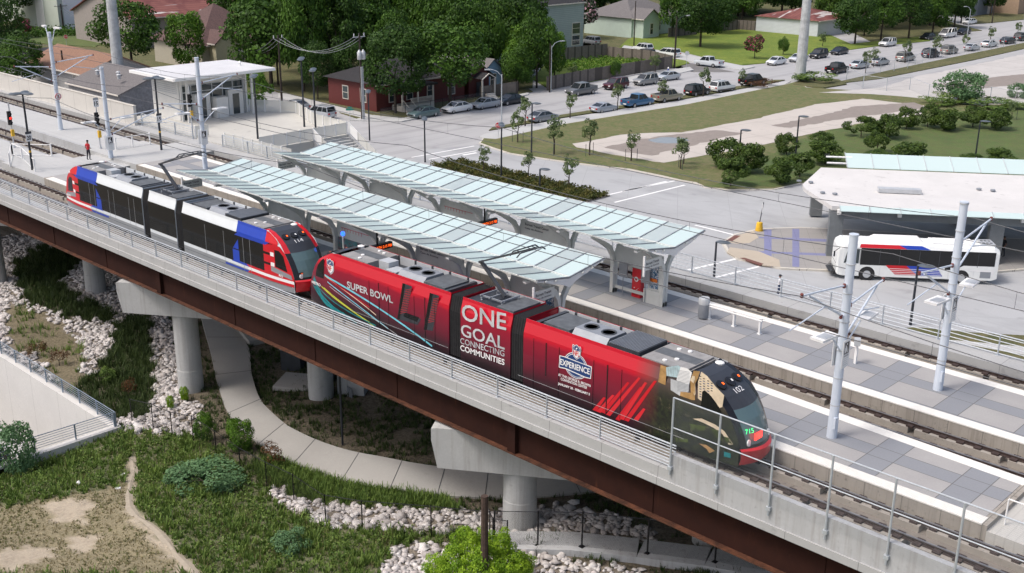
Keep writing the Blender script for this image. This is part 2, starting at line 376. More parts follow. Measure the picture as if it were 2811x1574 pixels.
def rough(P, amp=.35, st=1.2):
    out = []; n = len(P)
    for i in range(n):
        a, c = Vector(P[i]), Vector(P[(i+1) % n]); L_ = (c-a).length; k_ = max(1, int(L_/st)); nn = Vector((-(c-a).y, (c-a).x)).normalized()
        for k in range(k_): out.append(tuple(a+(c-a)*k/k_+nn*(random.uniform(-amp, amp) if k else 0)))
    return out
def shrink(P, d):                         # move each vertex inwards by about d
    n = len(P); ar = sum(P[i][0]*P[(i+1) % n][1]-P[(i+1) % n][0]*P[i][1] for i in range(n)); s = 1 if ar > 0 else -1; out = []
    for i in range(n):
        a, b, c = Vector(P[i-1]), Vector(P[i]), Vector(P[(i+1) % n]); e1 = (b-a).normalized(); e2 = (c-b).normalized()
        nn = Vector((-(e1.y+e2.y), e1.x+e2.x))*s; nn = nn.normalized() if nn.length > 1e-6 else nn; out.append(tuple(b+nn*d))
    return out
slab('lawn', shrink(L1, .22), M['lawn'], -6.08, -5.86)
# greener ground east of the shrubs
GR = P6([(1790, 470), (1900, 400), (2080, 330), (2260, 290), (2620, 268), (2620, 512), (2100, 462), (2015, 458), (1950, 470), (1840, 472)], -5.86)
slab('lawn_green', rough(GR, .5, 1.5), M['lawng'], -6.0, -5.845)
PATH0 = P6([(1714, 334), (1900, 300), (2050, 263), (2170, 249), (2345, 268), (2320, 290), (2180, 308), (2000, 345), (1860, 378), (1714, 402), (1670, 410), (1560, 392), (1450, 371), (1440, 362), (1500, 352), (1560, 340), (1640, 335)], -5.86)
slab('old_slab', rough(PATH0, .22, 1.2), M['oldslab'], -5.95, -5.838)
slab('gravel_patch', rough(P6([(1600, 352), (1690, 340), (1800, 328), (1870, 335), (1800, 352), (1714, 372), (1640, 392), (1560, 380), (1520, 372)], -5.84), .3, .9), M['gravel'], -5.9, -5.832)
slab('gravel_patch', rough(P6([(1940, 316), (2060, 292), (2150, 268), (2300, 258), (2330, 272), (2230, 285), (2120, 300), (1990, 322)], -5.84), .3, .9), M['gravel'], -5.9, -5.831)
slab('puddle', rough(P6([(1630, 352), (1660, 346), (1720, 347), (1735, 354), (1700, 361), (1650, 359)], -5.83), .3, .9), M['puddle'], -5.88, -5.826)
slab('lot', rough(P6([(2060, 235), (2149, 229), (2220, 222), (2300, 196), (2400, 176), (2576, 138), (2700, 118), (2700, 262), (2576, 262), (2470, 268), (2390, 262), (2336, 252), (2200, 240)]), .3, 1.5), M['oldlot'], -6.05, -5.852)
slab('gravel_patch', rough(P6([(2350, 215), (2450, 200), (2640, 180), (2640, 205), (2480, 222), (2400, 224)], -5.85), .3, .9), M['gravel'], -5.9, -5.842)
slab('sidewalk', P6([(1246, 352), (1413, 315), (1723, 265), (1975, 214), (1990, 206), (1950, 212), (1723, 254), (1413, 301), (1255, 334), (1225, 338), (1205, 345), (1215, 350)]), M['sidewalk'], -6.05, -5.875)
slab('verge', P6([(1230, 330), (1413, 298), (1723, 250), (1950, 209), (1975, 203), (1950, 203), (1723, 242), (1560, 268), (1413, 291), (1240, 322)]), M['verge'], -6.05, -5.86)
slab('verge', P6([(2105, 212), (2210, 200), (2300, 182), (2450, 152), (2700, 96), (2700, 84), (2450, 135), (2240, 178), (2120, 205)]), M['verge'], -6.05, -5.87)
slab('mound', P6([(1995, 215), (2010, 205), (2060, 197), (2110, 203), (2130, 214), (2070, 224)]), M['verge'], -6.05, -5.8)
# far kerb side: yards
slab('yard', P6([(930, 290), (1010, 302), (1080, 287), (1180, 262), (1300, 240), (1340, 232), (1330, 226), (1160, 240), (1000, 262), (900, 266)]), M['verge'], -6.05, -5.87)
slab('sidewalk', P6([(880, 305), (1010, 308), (1090, 292), (1180, 268), (1330, 240), (1330, 235), (1180, 262), (1080, 286), (1010, 300), (940, 292)]), M['sidewalk'], -6.05, -5.862)
slab('yard', P6([(690, 230), (900, 300), (950, 305), (1000, 262), (1340, 222), (1340, 150), (640, 150)]), M['verge'], -6.05, -5.875)
slab('sidewalk', P6([(700, 236), (720, 238), (960, 298), (935, 305), (700, 246)]), M['sidewalk'], -6.05, -5.864)
slab('yard', P6([(1380, 225), (1480, 208), (1600, 186), (1700, 170), (1735, 160), (1700, 140), (1620, 110), (1380, 150), (1340, 200)]), M['lawnb'], -6.05, -5.872)
slab('sidewalk', P6([(1440, 238), (1560, 212), (1700, 188), (1745, 178), (1735, 170), (1600, 192), (1430, 228)]), M['sidewalk'], -6.05, -5.865)
VL = P6([(1560, 118), (1700, 128), (1860, 166), (1925, 160), (1990, 146), (2200, 118), (2340, 104), (2330, 92), (2140, 112), (2090, 90), (1910, 72), (1690, 60), (1580, 100)])
slab('vacant_lawn', VL, M['lawnb'], -6.05, -5.874)
slab('sidewalk', P6([(1560, 126), (1700, 150), (1862, 178), (1900, 170), (1862, 166), (1700, 134), (1570, 116)]), M['sidewalk'], -6.05, -5.866)
slab('side_street', P6([(1430, 104), (1560, 127), (1690, 150), (1850, 182), (1745, 182), (1640, 132), (1480, 122), (1380, 118)]), M['asphalt'], -6.05, -5.985)
slab('verge', P6([(2290, 100), (2400, 84), (2470, 78), (2400, 60), (2330, 30), (2100, 60), (2200, 110)]), M['verge'], -6.05, -5.876)
slab('verge', P6([(2440, 62), (2500, 58), (2576, 50), (2576, 35), (2500, 30), (2440, 45)]), M['verge'], -6.05, -5.876)
slab('yard', P6([(60, 90), (300, 122), (240, 112), (240, 60), (30, 60)]), M['lawng'], -6.05, -5.876)
slab('yard', P6([(60, 108), (240, 120), (250, 112), (300, 100), (60, 70)]), M['lawng'], -6.05, -5.877)
slab('back_yards', [(-470, 40), (-146, 60), (-160, 110), (-140, 140), (-160, 330), (-470, 500)], M['verge'], -6.05, -5.985)
# painted lines on the drives
def line(pts, wd, nm='lane_line', z=-5.978, f=F, m='white'):
    P = [Vector(at(*f(*q), z)) for q in pts]; b = MB()
    for a, c in zip(P, P[1:]):
        d = (c-a).normalized(); n = Vector((-d.y, d.x, 0))*wd/2; b.add([a-n, c-n, c+n, a+n], [(0, 1, 2, 3)])
    return b.build(nm, M[m], kind='structure')
for q in ([(520, 1185), (990, 1100)], [(650, 1200), (1010, 1135)], [(2100, 1440), (2500, 1362)]): line(q, .28, f=Z2)
line([(905, 1168), (1010, 1150)], .5, f=Z2)
def Z5(x, y): return (800+x/2.4075, 500+y/2.4075)
line([(2050, 95), (2480, -5)], .3, f=Z5); line([(2135, 135), (2600, 20)], .3, f=Z5)
line([(0, 645), (415, 548)], .3, f=Z6); line([(215, 695), (600, 598)], .3, f=Z6); line([(100, 310), (400, 385)], .3, f=Z6)
# bus island
ISL = P6([(290, 440), (380, 385), (560, 345), (850, 335), (1060, 345), (1500, 370), (2467, 420), (2700, 440), (2700, 650), (2467, 640), (1900, 690), (1060, 647), (720, 632), (590, 605), (400, 560), (330, 515)], -5.98, Z6)
slab('bus_island_kerb', ISL, M['kerb'], -6.0, -5.83)
M['island'] = concrete('island_paving', (.31, .30, .29), (1.2, 1.2), .03, R(-35.5), .15, .5, jcol=.7)
M['islandblue'] = concrete('island_blue_paving', (.20, .21, .36), (1.2, 1.2), .03, R(-35.5), .15, .5, jcol=.7)
M['ramp'] = concrete('island_ramp', (.46, .40, .32), None, stain=.15); M['brick'] = mat('brick_red_paving', (.16, .07, .055), .8, var=.3, scale=5)
slab('bus_island', shrink(ISL, .25), M['island'], -5.95, -5.822)
for q in ([(597, 343), (650, 343), (650, 610), (597, 520)], [(800, 338), (850, 338), (850, 612), (800, 608)], [(560, 395), (1060, 412), (1060, 432), (560, 404)], [(390, 492), (1060, 515), (1060, 532), (390, 503)], [(1400, 380), (1460, 380), (1460, 440), (1400, 440)]):
    _k = globals().get('_k', 0)+1; slab('island_stripe', P6(q, -5.82, Z6), M['islandblue'], -5.9, -5.8185+.0006*_k)
slab('island_ramp', P6([(320, 430), (385, 390), (520, 352), (555, 400), (490, 440), (400, 445)], -5.82, Z6), M['ramp'], -5.9, -5.813)
slab('island_ramp', P6([(330, 505), (400, 545), (600, 600), (715, 612), (705, 560), (560, 500), (350, 470)], -5.82, Z6), M['ramp'], -5.9, -5.814)
slab('brick_band', P6([(320, 425), (385, 383), (428, 388), (365, 428)], -5.82, Z6), M['brick'], -5.9, -5.809)
slab('brick_band', P6([(420, 548), (455, 545), (595, 590), (570, 598)], -5.82, Z6), M['brick'], -5.9, -5.8095)
# grass strip right at the foot of the viaduct
slab('verge', P6([(1500, 1060), (1700, 1050), (2100, 1088), (2500, 1110), (2500, 1300), (2100, 1210), (1850, 1130)], -5.98, Z6), M['verge'], -6.0, -5.93)
slab('drive_edge', P6([(1850, 1130), (2100, 1150), (2500, 1190), (2500, 1250), (2300, 1215)], -5.93, Z6), M['sidewalk'], -6.0, -5.925)
# ------------------------------------------------------------------ curved footpath under the viaduct
cl = [((505, 798), (590, 798)), ((530, 890), (626, 880)), ((545, 960), (634, 950)), ((575, 1045), (655, 1010)), ((640, 1112), (705, 1060)), ((700, 1155), (760, 1100)), ((800, 1195), (850, 1140)), ((900, 1222), (940, 1165)), ((1000, 1240), (1030, 1182)), ((1100, 1250), (1120, 1192)), ((1200, 1256), (1210, 1200)), ((1300, 1256), (1300, 1207)), ((1400, 1250), (1390, 1207)), ((1500, 1240), (1470, 1202)), ((1600, 1222), (1540, 1190))]
L = [atg(*F(*a)) for a, _ in cl]; Rr = [atg(*F(*b)) for _, b in cl]
L = [L[0]+(L[0]-L[1])*3, L[0]+(L[0]-L[1])]+L+[L[-1]+(L[-1]-L[-2])*2]; Rr = [Rr[0]+(Rr[0]-Rr[1])*3, Rr[0]+(Rr[0]-Rr[1])]+Rr+[Rr[-1]+(Rr[-1]-Rr[-2])*2]
b = MB(); rings = []
def crs(P, n=5):
    out = []
    for i in range(1, len(P)-2):
        for k in range(n):
            t = k/n; out.append(.5*((2*P[i])+(-P[i-1]+P[i+1])*t+(2*P[i-1]-5*P[i]+4*P[i+1]-P[i+2])*t*t+(-P[i-1]+3*P[i]-3*P[i+1]+P[i+2])*t**3))
    return out
Ls, Rs = crs(L), crs(Rr)
for a, c in zip(Ls, Rs):
    z = max(float(G(a[0], a[1])), float(G(c[0], c[1])), float(G(*((a+c)/2)[:2])))+.12
    rings.append([(a[0], a[1], z-.5), (a[0], a[1], z), (c[0], c[1], z), (c[0], c[1], z-.5)])
b.loft(rings, closed=False, cap=False); pathob = b.build('footpath', M['path'], kind='structure')
b = MB()                                  # saw-cut joints of the path
dt = [atg(*F(*q)) for q in ((332, 1150), (338, 1185), (328, 1215), (324, 1245), (327, 1275), (345, 1300), (375, 1318), (402, 1340), (425, 1368), (445, 1395), (470, 1420), (495, 1450), (520, 1480))]
bb = MB(); rr_ = []
for i_ in range(len(dt)-1):
    d_ = Vector(dt[i_+1]-dt[i_]); n_ = Vector((-d_.y, d_.x, 0)).normalized()*(.2+.07*math.sin(i_*2.1))
    for k_ in range(4):
        c_ = Vector(dt[i_])+d_*k_/4; c_.z = float(G(c_.x, c_.y))+.05; rr_.append([tuple(c_-n_+Vector((0, 0, -.05))), tuple(c_), tuple(c_+n_+Vector((0, 0, -.05)))])
bb.loft(rr_, closed=False); bb.f = [f_[::-1] for f_ in bb.f]; bb.build('dirt_track', concrete('track_dirt', (.37, .32, .25), None, stain=.5, scale=3.5), kind='structure')
DTP = [tuple(q_[0][:2]) for q_ in rr_]+[tuple(q_[2][:2]) for q_ in rr_[::-1]]
for k in range(2, len(rings)-1, 6):
    p, q2 = Vector(rings[k][1]), Vector(rings[k][2]); b.bar(p+Vector((0, 0, .004)), q2+Vector((0, 0, .004)), .04, .012)
b.build('footpath_joints', M['darkgrey'], kind='structure')
b = MB(); S0 = [at(*F(*q), -9.6) for q in ((605, 800), (700, 850), (640, 870))]
b.prism([tuple(atg(*F(*q))[:2]) for q in ((575, 800), (640, 800), (700, 852), (628, 872))], -11, float(G(-60, 4))+.25); b.build('path_landing', M['path'], kind='structure')
wk = [atg(*q) for q in ((90, 655), (160, 640), (380, 735), (470, 790), (430, 810), (240, 722), (120, 690))]
b = MB(); b.prism([tuple(q[:2]) for q in wk], -12, float(G(-84, 2))+.3); b.build('lower_walk', M['path'], kind='structure')
# ------------------------------------------------------------------ the road trench on the left, its walls and railings
b = MB(); b.box(-150, -63.3, -6.6, -6.05, -17, -10.35); b.box(-63.85, -63.3, -14.2, -6.6, -17, -10.35); b.box(-150, -63.3, -14.2, -13.7, -17, -10.5)
o = b.build('trench_wall', concrete('trench_wall_concrete', (.62, .61, .59), (4.2, 0), .035, stain=.1, scale=.5, jcol=.6)); tag(o, 'pale smooth concrete retaining wall of the sunken road at lower left', 'retaining wall'); recenter(o, (-63.5, -6.3, -10.35))
b = MB(); b.box(-150, -63.9, -13.6, -6.7, -17, -16.5); b.build('trench_road', M['sidewalk'], kind='structure')
# ================================================================== VIADUCT
XL, XR = -260, 12
XF = -23.4                                # where the chain link fence begins
via = thing('rail_viaduct', 'elevated concrete rail deck carried on dark rusty weathering steel girders', 'viaduct', (-34, 0, -9))
b = MB(); b.box(XL, XR, -1.9, 19.6, -.80, -.45); b.build('deck_slab', M['deckc'], via)
b = MB(); b.box(XL, XF, -2.15, -1.75, -.5, 0); b.box(XL, XR, -2.22, -1.7, -.83, -.5); b.build('edge_beam', M['deckc'], via)
b = MB(); b.box(XF, XR, -2.15, -1.88, -.5, .75); b.build('parapet', M['wallc'], via)
b = MB(); b.box(XL, XR, 18.15, 19.75, -.8, .2); b.build('far_walkway', M['deckc'], via)
for k, y in enumerate((-1.62, 3.2, 6.6, 10.2, 13.6, 17.2)):
    g = MB(); g.box(XL, XR, y-.02, y+.02, -2.62, -.83)
    if k == 0:
        for x in (-88, -80, -72, -56, -48, -41, -24.5, -16.5, -9): g.box(x-.012, x+.012, y-.06, y-.02, -2.6, -.83)
        for x in (-95.8, -64.6, -32.6, -1.5): g.box(x-.25, x+.25, y-.26, y-.02, -2.6, -.83)
    gd = g.build('girder', M['corten'], via)
    f = MB(); f.box(XL, XR, y-.28, y+.28, -2.69, -2.62); f.build('flange', M['cortenflange'], gd)
# fascia joints (dark gaps) as small sub geometry
# piers
ua = R(33.5); uv = Vector((math.cos(ua), math.sin(ua), 0)); uw = Vector((-uv.y, uv.x, 0))
plab = {-98.6: 'viaduct pier at the far left edge, mostly hidden under the rusty girder', -66.2: 'tall round concrete pier with hammerhead cap on white stones, left of the footpath', -34.4: 'round concrete pier with hammerhead cap beside the curved footpath and black fence', -2.6: 'viaduct pier at the right end under the fenced deck'}
for px0, lab in plab.items():
    c = Vector((px0, .7, 0)); zb = float(G(px0, .7))-.6
    p = thing('viaduct_pier', lab, 'pier', (px0, .7, zb+.6), group='piers carrying the viaduct')
    a0, a1 = c-uv*4.3, c+uv*14; h = .95; b = MB(); rings = []
    for (s, zb_, zt) in ((-4.35, -3.5, -2.85), (-4.05, -5.0, -2.8), (14, -5.0, -2.8)):
        q_ = c+uv*s; rings.append([q_-uw*h+Vector((0, 0, zb_)), q_+uw*h+Vector((0, 0, zb_)), q_+uw*h+Vector((0, 0, zt)), q_-uw*h+Vector((0, 0, zt))])
    b.loft([[tuple(v) for v in r_] for r_ in rings], cap=True); b.build('pier_cap', M['pier'], p)
    for s in (-1.6, 1.2): b = MB(); b.obox((c.x+uv.x*s, c.y+uv.y*s, -2.79), 1.2, 1.0, .1, ua); b.build('bearing', M['deckc'], p)
    for s in (0, 9.6):
        q_ = c+uv*s; z0 = float(G(q_.x, q_.y))-.6
        b = MB(); b.lathe((q_.x, q_.y, 0), [(.87, z0), (.87, z0+2.3), (.85, z0+2.32), (.85, -5.0)], 28); b.build('pier_column', M['pier'], p, smooth=True)
# ------------------------------------------------------------------ tracks
TR = ((0, 'nearest rail track, under the two trains and beside the chain link fence'), (7.765, 'middle rail track running between the two glass roofed platforms'), (16.115, 'farthest rail track, beside the concrete walkway and grey railing'))
M['plinth'] = concrete('track_plinth', (.36, .33, .29), None, stain=.45, scale=1.5); M['trackbed'] = concrete('track_bed_grime', (.22, .195, .17), None, stain=.5, scale=.9)
for y0, lab in TR:
    t = thing('rail_track', lab, 'rail track', (-40, y0+.72, -.45), group='rail tracks on the viaduct')
    b = MB(); b.box(XL, XR, y0-.55, y0+1.98, -.46, -.44); b.build('track_bed', M['trackbed'], t)
    for yy in (y0, y0+1.435):
        b = MB(); b.box(XL, XR, yy-.03, yy+.03, -.03, 0)
        r1 = b.build('rail', M['rail_steel'], t); b = MB(); b.box(XL, XR, yy-.05, yy+.05, -.05, -.03); b.box(XL, XR, yy-.03, yy+.03, -.14, -.05); b.box(XL, XR, yy-.12, yy+.12, -.16, -.14)
        x = -150
        while x < XR: b.box(x, x+.30, yy-.28, yy+.28, -.165, -.09); x += .76
        b.build('rail_base', M['rust'], r1)
        b = MB(); x = XL
        while x < XR: b.box(x, x+3.8, yy-.33, yy+.33, -.44, -.17); x += 4.1
        b.build('plinth', M['plinth'], t)
# ------------------------------------------------------------------ platforms
M['pavA'] = None
def gmax(t):
    a = gridlines(t, 3.62, 0, 1.15); v = t.nodes['GEO']; sp = N(t, 'ShaderNodeSeparateXYZ'); t.links.new(v.outputs['Position'], sp.inputs[0])
    m1 = N(t, 'ShaderNodeMath', operation='ADD'); t.links.new(sp.outputs[1], m1.inputs[0]); m1.inputs[1].default_value = 268-1.57; m2 = N(t, 'ShaderNodeMath', operation='MODULO'); t.links.new(m1.outputs[0], m2.inputs[0]); m2.inputs[1].default_value = 2.68
    m3 = N(t, 'ShaderNodeMath', operation='LESS_THAN'); t.links.new(m2.outputs[0], m3.inputs[0]); m3.inputs[1].default_value = .95; m4 = N(t, 'ShaderNodeMath', operation='MAXIMUM'); t.links.new(a, m4.inputs[0]); t.links.new(m3.outputs[0], m4.inputs[1]); return m4.outputs[0]
def m_plat():
    m, t, b = newmat('platform_pavers'); base = (.34, .33, .325); dark = (.25, .26, .28)
    f = noise(t, .5, 5, .6, lo=.35, hi=.65); c = mixc(t, f, base, (.38, .37, .36))
    gl = gmax(t); c = mixc(t, gl, c, dark)
    jl = gridlines(t, 3.62, 2.68, .035, 0, 1.57, 0); c = mixc(t, jl, c, (.13, .13, .13)); jl = gridlines(t, 3.62, 2.68, .035, 1.15, 2.52, 0); c = mixc(t, jl, c, (.13, .13, .13))
    f2 = noise(t, 14, 4, .7, lo=.3, hi=.7); c = mixc(t, f2, c, mixc(t, .12, c, (0, 0, 0))); t.links.new(c, b.inputs['Base Color']); b.inputs['Roughness'].default_value = .75; return m
M['pavers'] = m_plat()
def platform(y0, y1, x0, x1, lab, taper=0):
    t = thing('station_platform', lab, 'platform', ((x0+x1)/2, (y0+y1)/2, -.45))
    pts = [(x0, y0), (x1, y0), (x1, y1-taper), (x1-14, y1), (x0, y1)]
    b = MB(); b.prism(pts, -.45, .33); b.build('platform_block', M['edge'], t)
    b = MB(); b.prism([(x0, y0+.6), (x1-.3, y0+.6), (x1-.3, y1-.6-taper), (x1-14, y1-.6), (x0, y1-.6)], .3, .35); b.build('paving', M['pavers'], t)
    b = MB(); b.box(x0+.4, x1-.2, y0-.02, y0+.6, .3, .353); b.build('edge_strip', M['strip'], t)
    b = MB(); b.prism([(x0+.4, y1-.6), (x1-14, y1-.6), (x1-.2, y1-.6-taper), (x1-.2, y1+.02-taper), (x1-14, y1+.02), (x0+.4, y1+.02)], .3, .3535); b.build('edge_strip', M['strip'], t)
    return t
platform(2.08, 7.25, -89.2, -12.2, 'nearer station platform of beige and grey pavers, beside the two trains', .55)
platform(9.85, 15.45, -88.5, 10, 'farther station platform of beige and grey pavers, between middle and far track')
# low concrete islands and the level crossing at the left end
t = thing('crossing_walk', 'pale concrete pedestrian crossing over the tracks at the left platform ends', 'crossing', (-93, 9, -.45))
b = MB(); b.box(-97.3, -89.2, 2.08, 7.25, -.45, .315); b.box(-97.3, -88.5, 9.85, 15.45, -.45, .317); b.box(-95.9, -89.6, 7.25, 9.85, -.45, .05); b.box(-95.3, -89.6, 15.45, 18.15, -.45, .12); b.build('walk_slab', M['sidewalk'], t)
for y0, y1, lab in ((2.5, 6.4, 'low concrete island between the nearest and the middle track, beyond the crossing'), (10.3, 15.1, 'low concrete island with a light pole between middle and far track, beyond the crossing')):
    t = thing('track_island', lab, 'concrete island', (-115, y0, -.45)); b = MB(); b.box(XL, -97.3, y0, y1, -.45, .28); b.build('island_kerb', M['wallc'], t); b = MB(); b.box(XL, -97.3, y0+.3, y1-.3, .2, .29); b.build('island_top', M['sidewalk'], t)
# ramp at the right end of the nearer platform
b = MB(); b.prism([(-12.2, 2.08), (6, 2.08), (6, 6.2), (-12.2, 6.7)], -.45, .12); o = b.build('platform_ramp', concrete('ramp_concrete', (.5, .49, .46), (.35, 0), .05, 0, .1, jcol=.85)); tag(o, 'ribbed concrete ramp at the right end of the nearer platform', 'ramp'); recenter(o, (-3, 4.4, -.45))
b = MB()
for a, c in (((-11.9, 3.0), (3, 2.9)), ((-11.9, 5.9), (3, 5.7))):
    b.tube((a[0], a[1], 1.2), (c[0], c[1], 1.05), .03)
    for k in range(6): x = a[0]+k*2.6; b.tube((x, a[1], .1), (x, a[1], 1.18), .03)
o = b.build('ramp_handrail', M['white']); tag(o, 'white tubular handrails along the ribbed ramp', 'handrail'); recenter(o, (-11.9, 4.4, .1))
# ------------------------------------------------------------------ railings
def railing(lab, xs, y, z0, h, nb, postw=.09, top=.038, group=None, mt='galv', x0=None, x1=None):
    t = thing('metal_railing', lab, 'railing', (xs[len(xs)//2], y, z0), group=group)
    x0 = xs[0] if x0 is None else x0; x1 = xs[-1] if x1 is None else x1
    big = 100
    for x in xs[:big]:
        b = MB(); b.box(x-.02, x+.02, y-postw/2, y+postw/2, z0, z0+h-.04); b.box(x-.1, x+.1, y-.09, y+.09, z0, z0+.015); b.build('post', M[mt], t)
    b = MB(); b.tube((x0, y, z0+h), (x1, y, z0+h), top, n=8); b.build('top_rail', M[mt], t)
    for k in range(nb):
        z = z0+.1+(h-.22)*k/(nb-1); b = MB(); b.tube((x0, y, z), (x1, y, z), .023, n=6); b.build('bar', M[mt], t)
    return t
railing('long grey tube railing on the near edge beam in front of both trains', [-27.25-3.09*i for i in range(28)], -1.95, 0, 1.07, 7, x0=-150, x1=XF+.1)
xs = [-37.55+3.15*i for i in range(15)]
railing('grey tube railing on the far walkway, between far track and bus drive', [-37.5+3.15*i for i in range(-13, 15)], 19.4, .2, 1.1, 5, .1)
railing('short grey railing between the far track and the stair plaza', [-80.2, -83.2, -86.2, -90.3], 19.6, .2, 1.1, 6, .12)
railing('grey railing with louvred bars in front of the pavilion side wall', [-95.3, -98.5, -101.7, -104.9], 19.5, .2, 1.2, 6, .14)
# chain link fence
def m_chain(name, col, pitch=.06, wire=.3):
    m, t, b = newmat(name); g = N(t, 'ShaderNodeNewGeometry', name='GEO'); sp = N(t, 'ShaderNodeSeparateXYZ'); t.links.new(g.outputs['Position'], sp.inputs[0])
    hy = N(t, 'ShaderNodeVectorMath', operation='LENGTH'); cx = N(t, 'ShaderNodeCombineXYZ'); t.links.new(sp.outputs[0], cx.inputs[0]); t.links.new(sp.outputs[1], cx.inputs[1]); t.links.new(cx.outputs[0], hy.inputs[0])
    src = sp.outputs[0]; outs = []
    for sg in (1, -1):
        a = N(t, 'ShaderNodeMath', operation='MULTIPLY_ADD'); t.links.new(src, a.inputs[0]); a.inputs[1].default_value = sg; t.links.new(sp.outputs[2], a.inputs[2])
        a2 = N(t, 'ShaderNodeMath', operation='ADD'); t.links.new(a.outputs[0], a2.inputs[0]); a2.inputs[1].default_value = 1000*pitch
        mo = N(t, 'ShaderNodeMath', operation='MODULO'); t.links.new(a2.outputs[0], mo.inputs[0]); mo.inputs[1].default_value = pitch
        l = N(t, 'ShaderNodeMath', operation='LESS_THAN'); t.links.new(mo.outputs[0], l.inputs[0]); l.inputs[1].default_value = pitch*wire; outs.append(l.outputs[0])
    mx = N(t, 'ShaderNodeMath', operation='MAXIMUM'); t.links.new(outs[0], mx.inputs[0]); t.links.new(outs[1], mx.inputs[1]); t.links.new(mx.outputs[0], b.inputs['Alpha'])
    b.inputs['Base Color'].default_value = (*col, 1); b.inputs['Roughness'].default_value = .5; b.inputs['Metallic'].default_value = .2; return m
M['chain'] = m_chain('galvanised_chain_link', (.26, .29, .32), .075, .06); M['chainblack'] = m_chain('black_chain_link', (.01, .01, .01), .075, .09)
t = thing('chain_link_fence', 'tall galvanised chain link fence on the near parapet at lower right', 'fence', (XF, -2.25, -.1)); xs = [XF+.05]+[-21.14+2.38*i for i in range(10)]
for x in xs:
    b = MB(); b.tube((x, -2.24, -.12), (x, -2.24, 3.3), .045); b.box(x-.09, x+.09, -2.3, -2.15, .1, .25); b.build('post', M['galv'], t)
b = MB(); b.tube((xs[0], -2.24, 3.3), (xs[-1], -2.24, 3.3), .03); b.build('top_rail', M['galv'], t); b = MB(); b.tube((xs[0], -2.24, 2.0), (xs[-1], -2.24, 2.0), .025); b.build('mid_rail', M['galv'], t)
b = MB(); b.add([(xs[0], -2.24, .35), (xs[-1], -2.24, .35), (xs[-1], -2.24, 3.3), (xs[0], -2.24, 3.3)], [(0, 1, 2, 3)]); b.build('mesh_panel', M['chain'], t)
# concrete parapet wall with panels, far left
t = thing('parapet_wall', 'long pale concrete panel wall beyond the far track at upper left', 'wall', (-120, 19, .2))
b = MB(); b.box(XL, -105.3, 18.9, 19.2, .2, 2.15); b.build('wall_panels', concrete('panel_wall_concrete', (.62, .60, .56), (2.75, 0), .05, stain=.12, scale=.5, jcol=.55), t); b = MB(); b.box(XL, -105.28, 18.86, 19.24, 2.15, 2.22); b.build('coping', M['kerb'], t)
# ================================================================== TEXT AND FLAT SHAPES
def textmesh(txt, size, font_off=0, shear=0, spacing=1, extrude=0, wscale=1):
    c = D.curves.new('lettering', 'FONT'); c.body = txt; c.size = size; c.offset = font_off; c.shear = shear; c.space_character = spacing; c.extrude = extrude
    c.resolution_u = 3; o = D.objects.new('lettering', c); me = D.meshes.new_from_object(o); D.objects.remove(o)
    if len(me.vertices):
        xs = [v.co.x for v in me.vertices]; ys = [v.co.y for v in me.vertices]; cx = min(xs)
        for v in me.vertices: v.co.x = (v.co.x-cx)*wscale
        return me, (max(xs)-cx)*wscale, min(ys), max(ys)
    return me, 0, 0, 0
def lettering(name, txt, m, parent, O, U, V, w=None, h=None, bold=0, shear=0, off=.006, spacing=1):
    """flat letters on the plane O + x*U + y*V; w and h = width and cap height in metres"""
    me, tw, y0, y1 = textmesh(txt, 1, bold, shear, spacing)
    O, U, V = Vector(O), Vector(U).normalized(), Vector(V).normalized(); n = U.cross(V).normalized()
    sy = h/(y1-y0) if h else w/tw; sx = w/tw if w else sy
    po = Vector(parent['_o']) if parent is not None and '_o' in parent else Vector((0, 0, 0))
    for v in me.vertices:
        x, y = v.co.x*sx, (v.co.y-y0)*sy; v.co = O+U*x+V*y+n*off-po
    me.materials.clear(); me.materials.append(m); me.name = name
    o = D.objects.new(name, me); COL.objects.link(o)
    if parent is not None: o.parent = parent
    return o
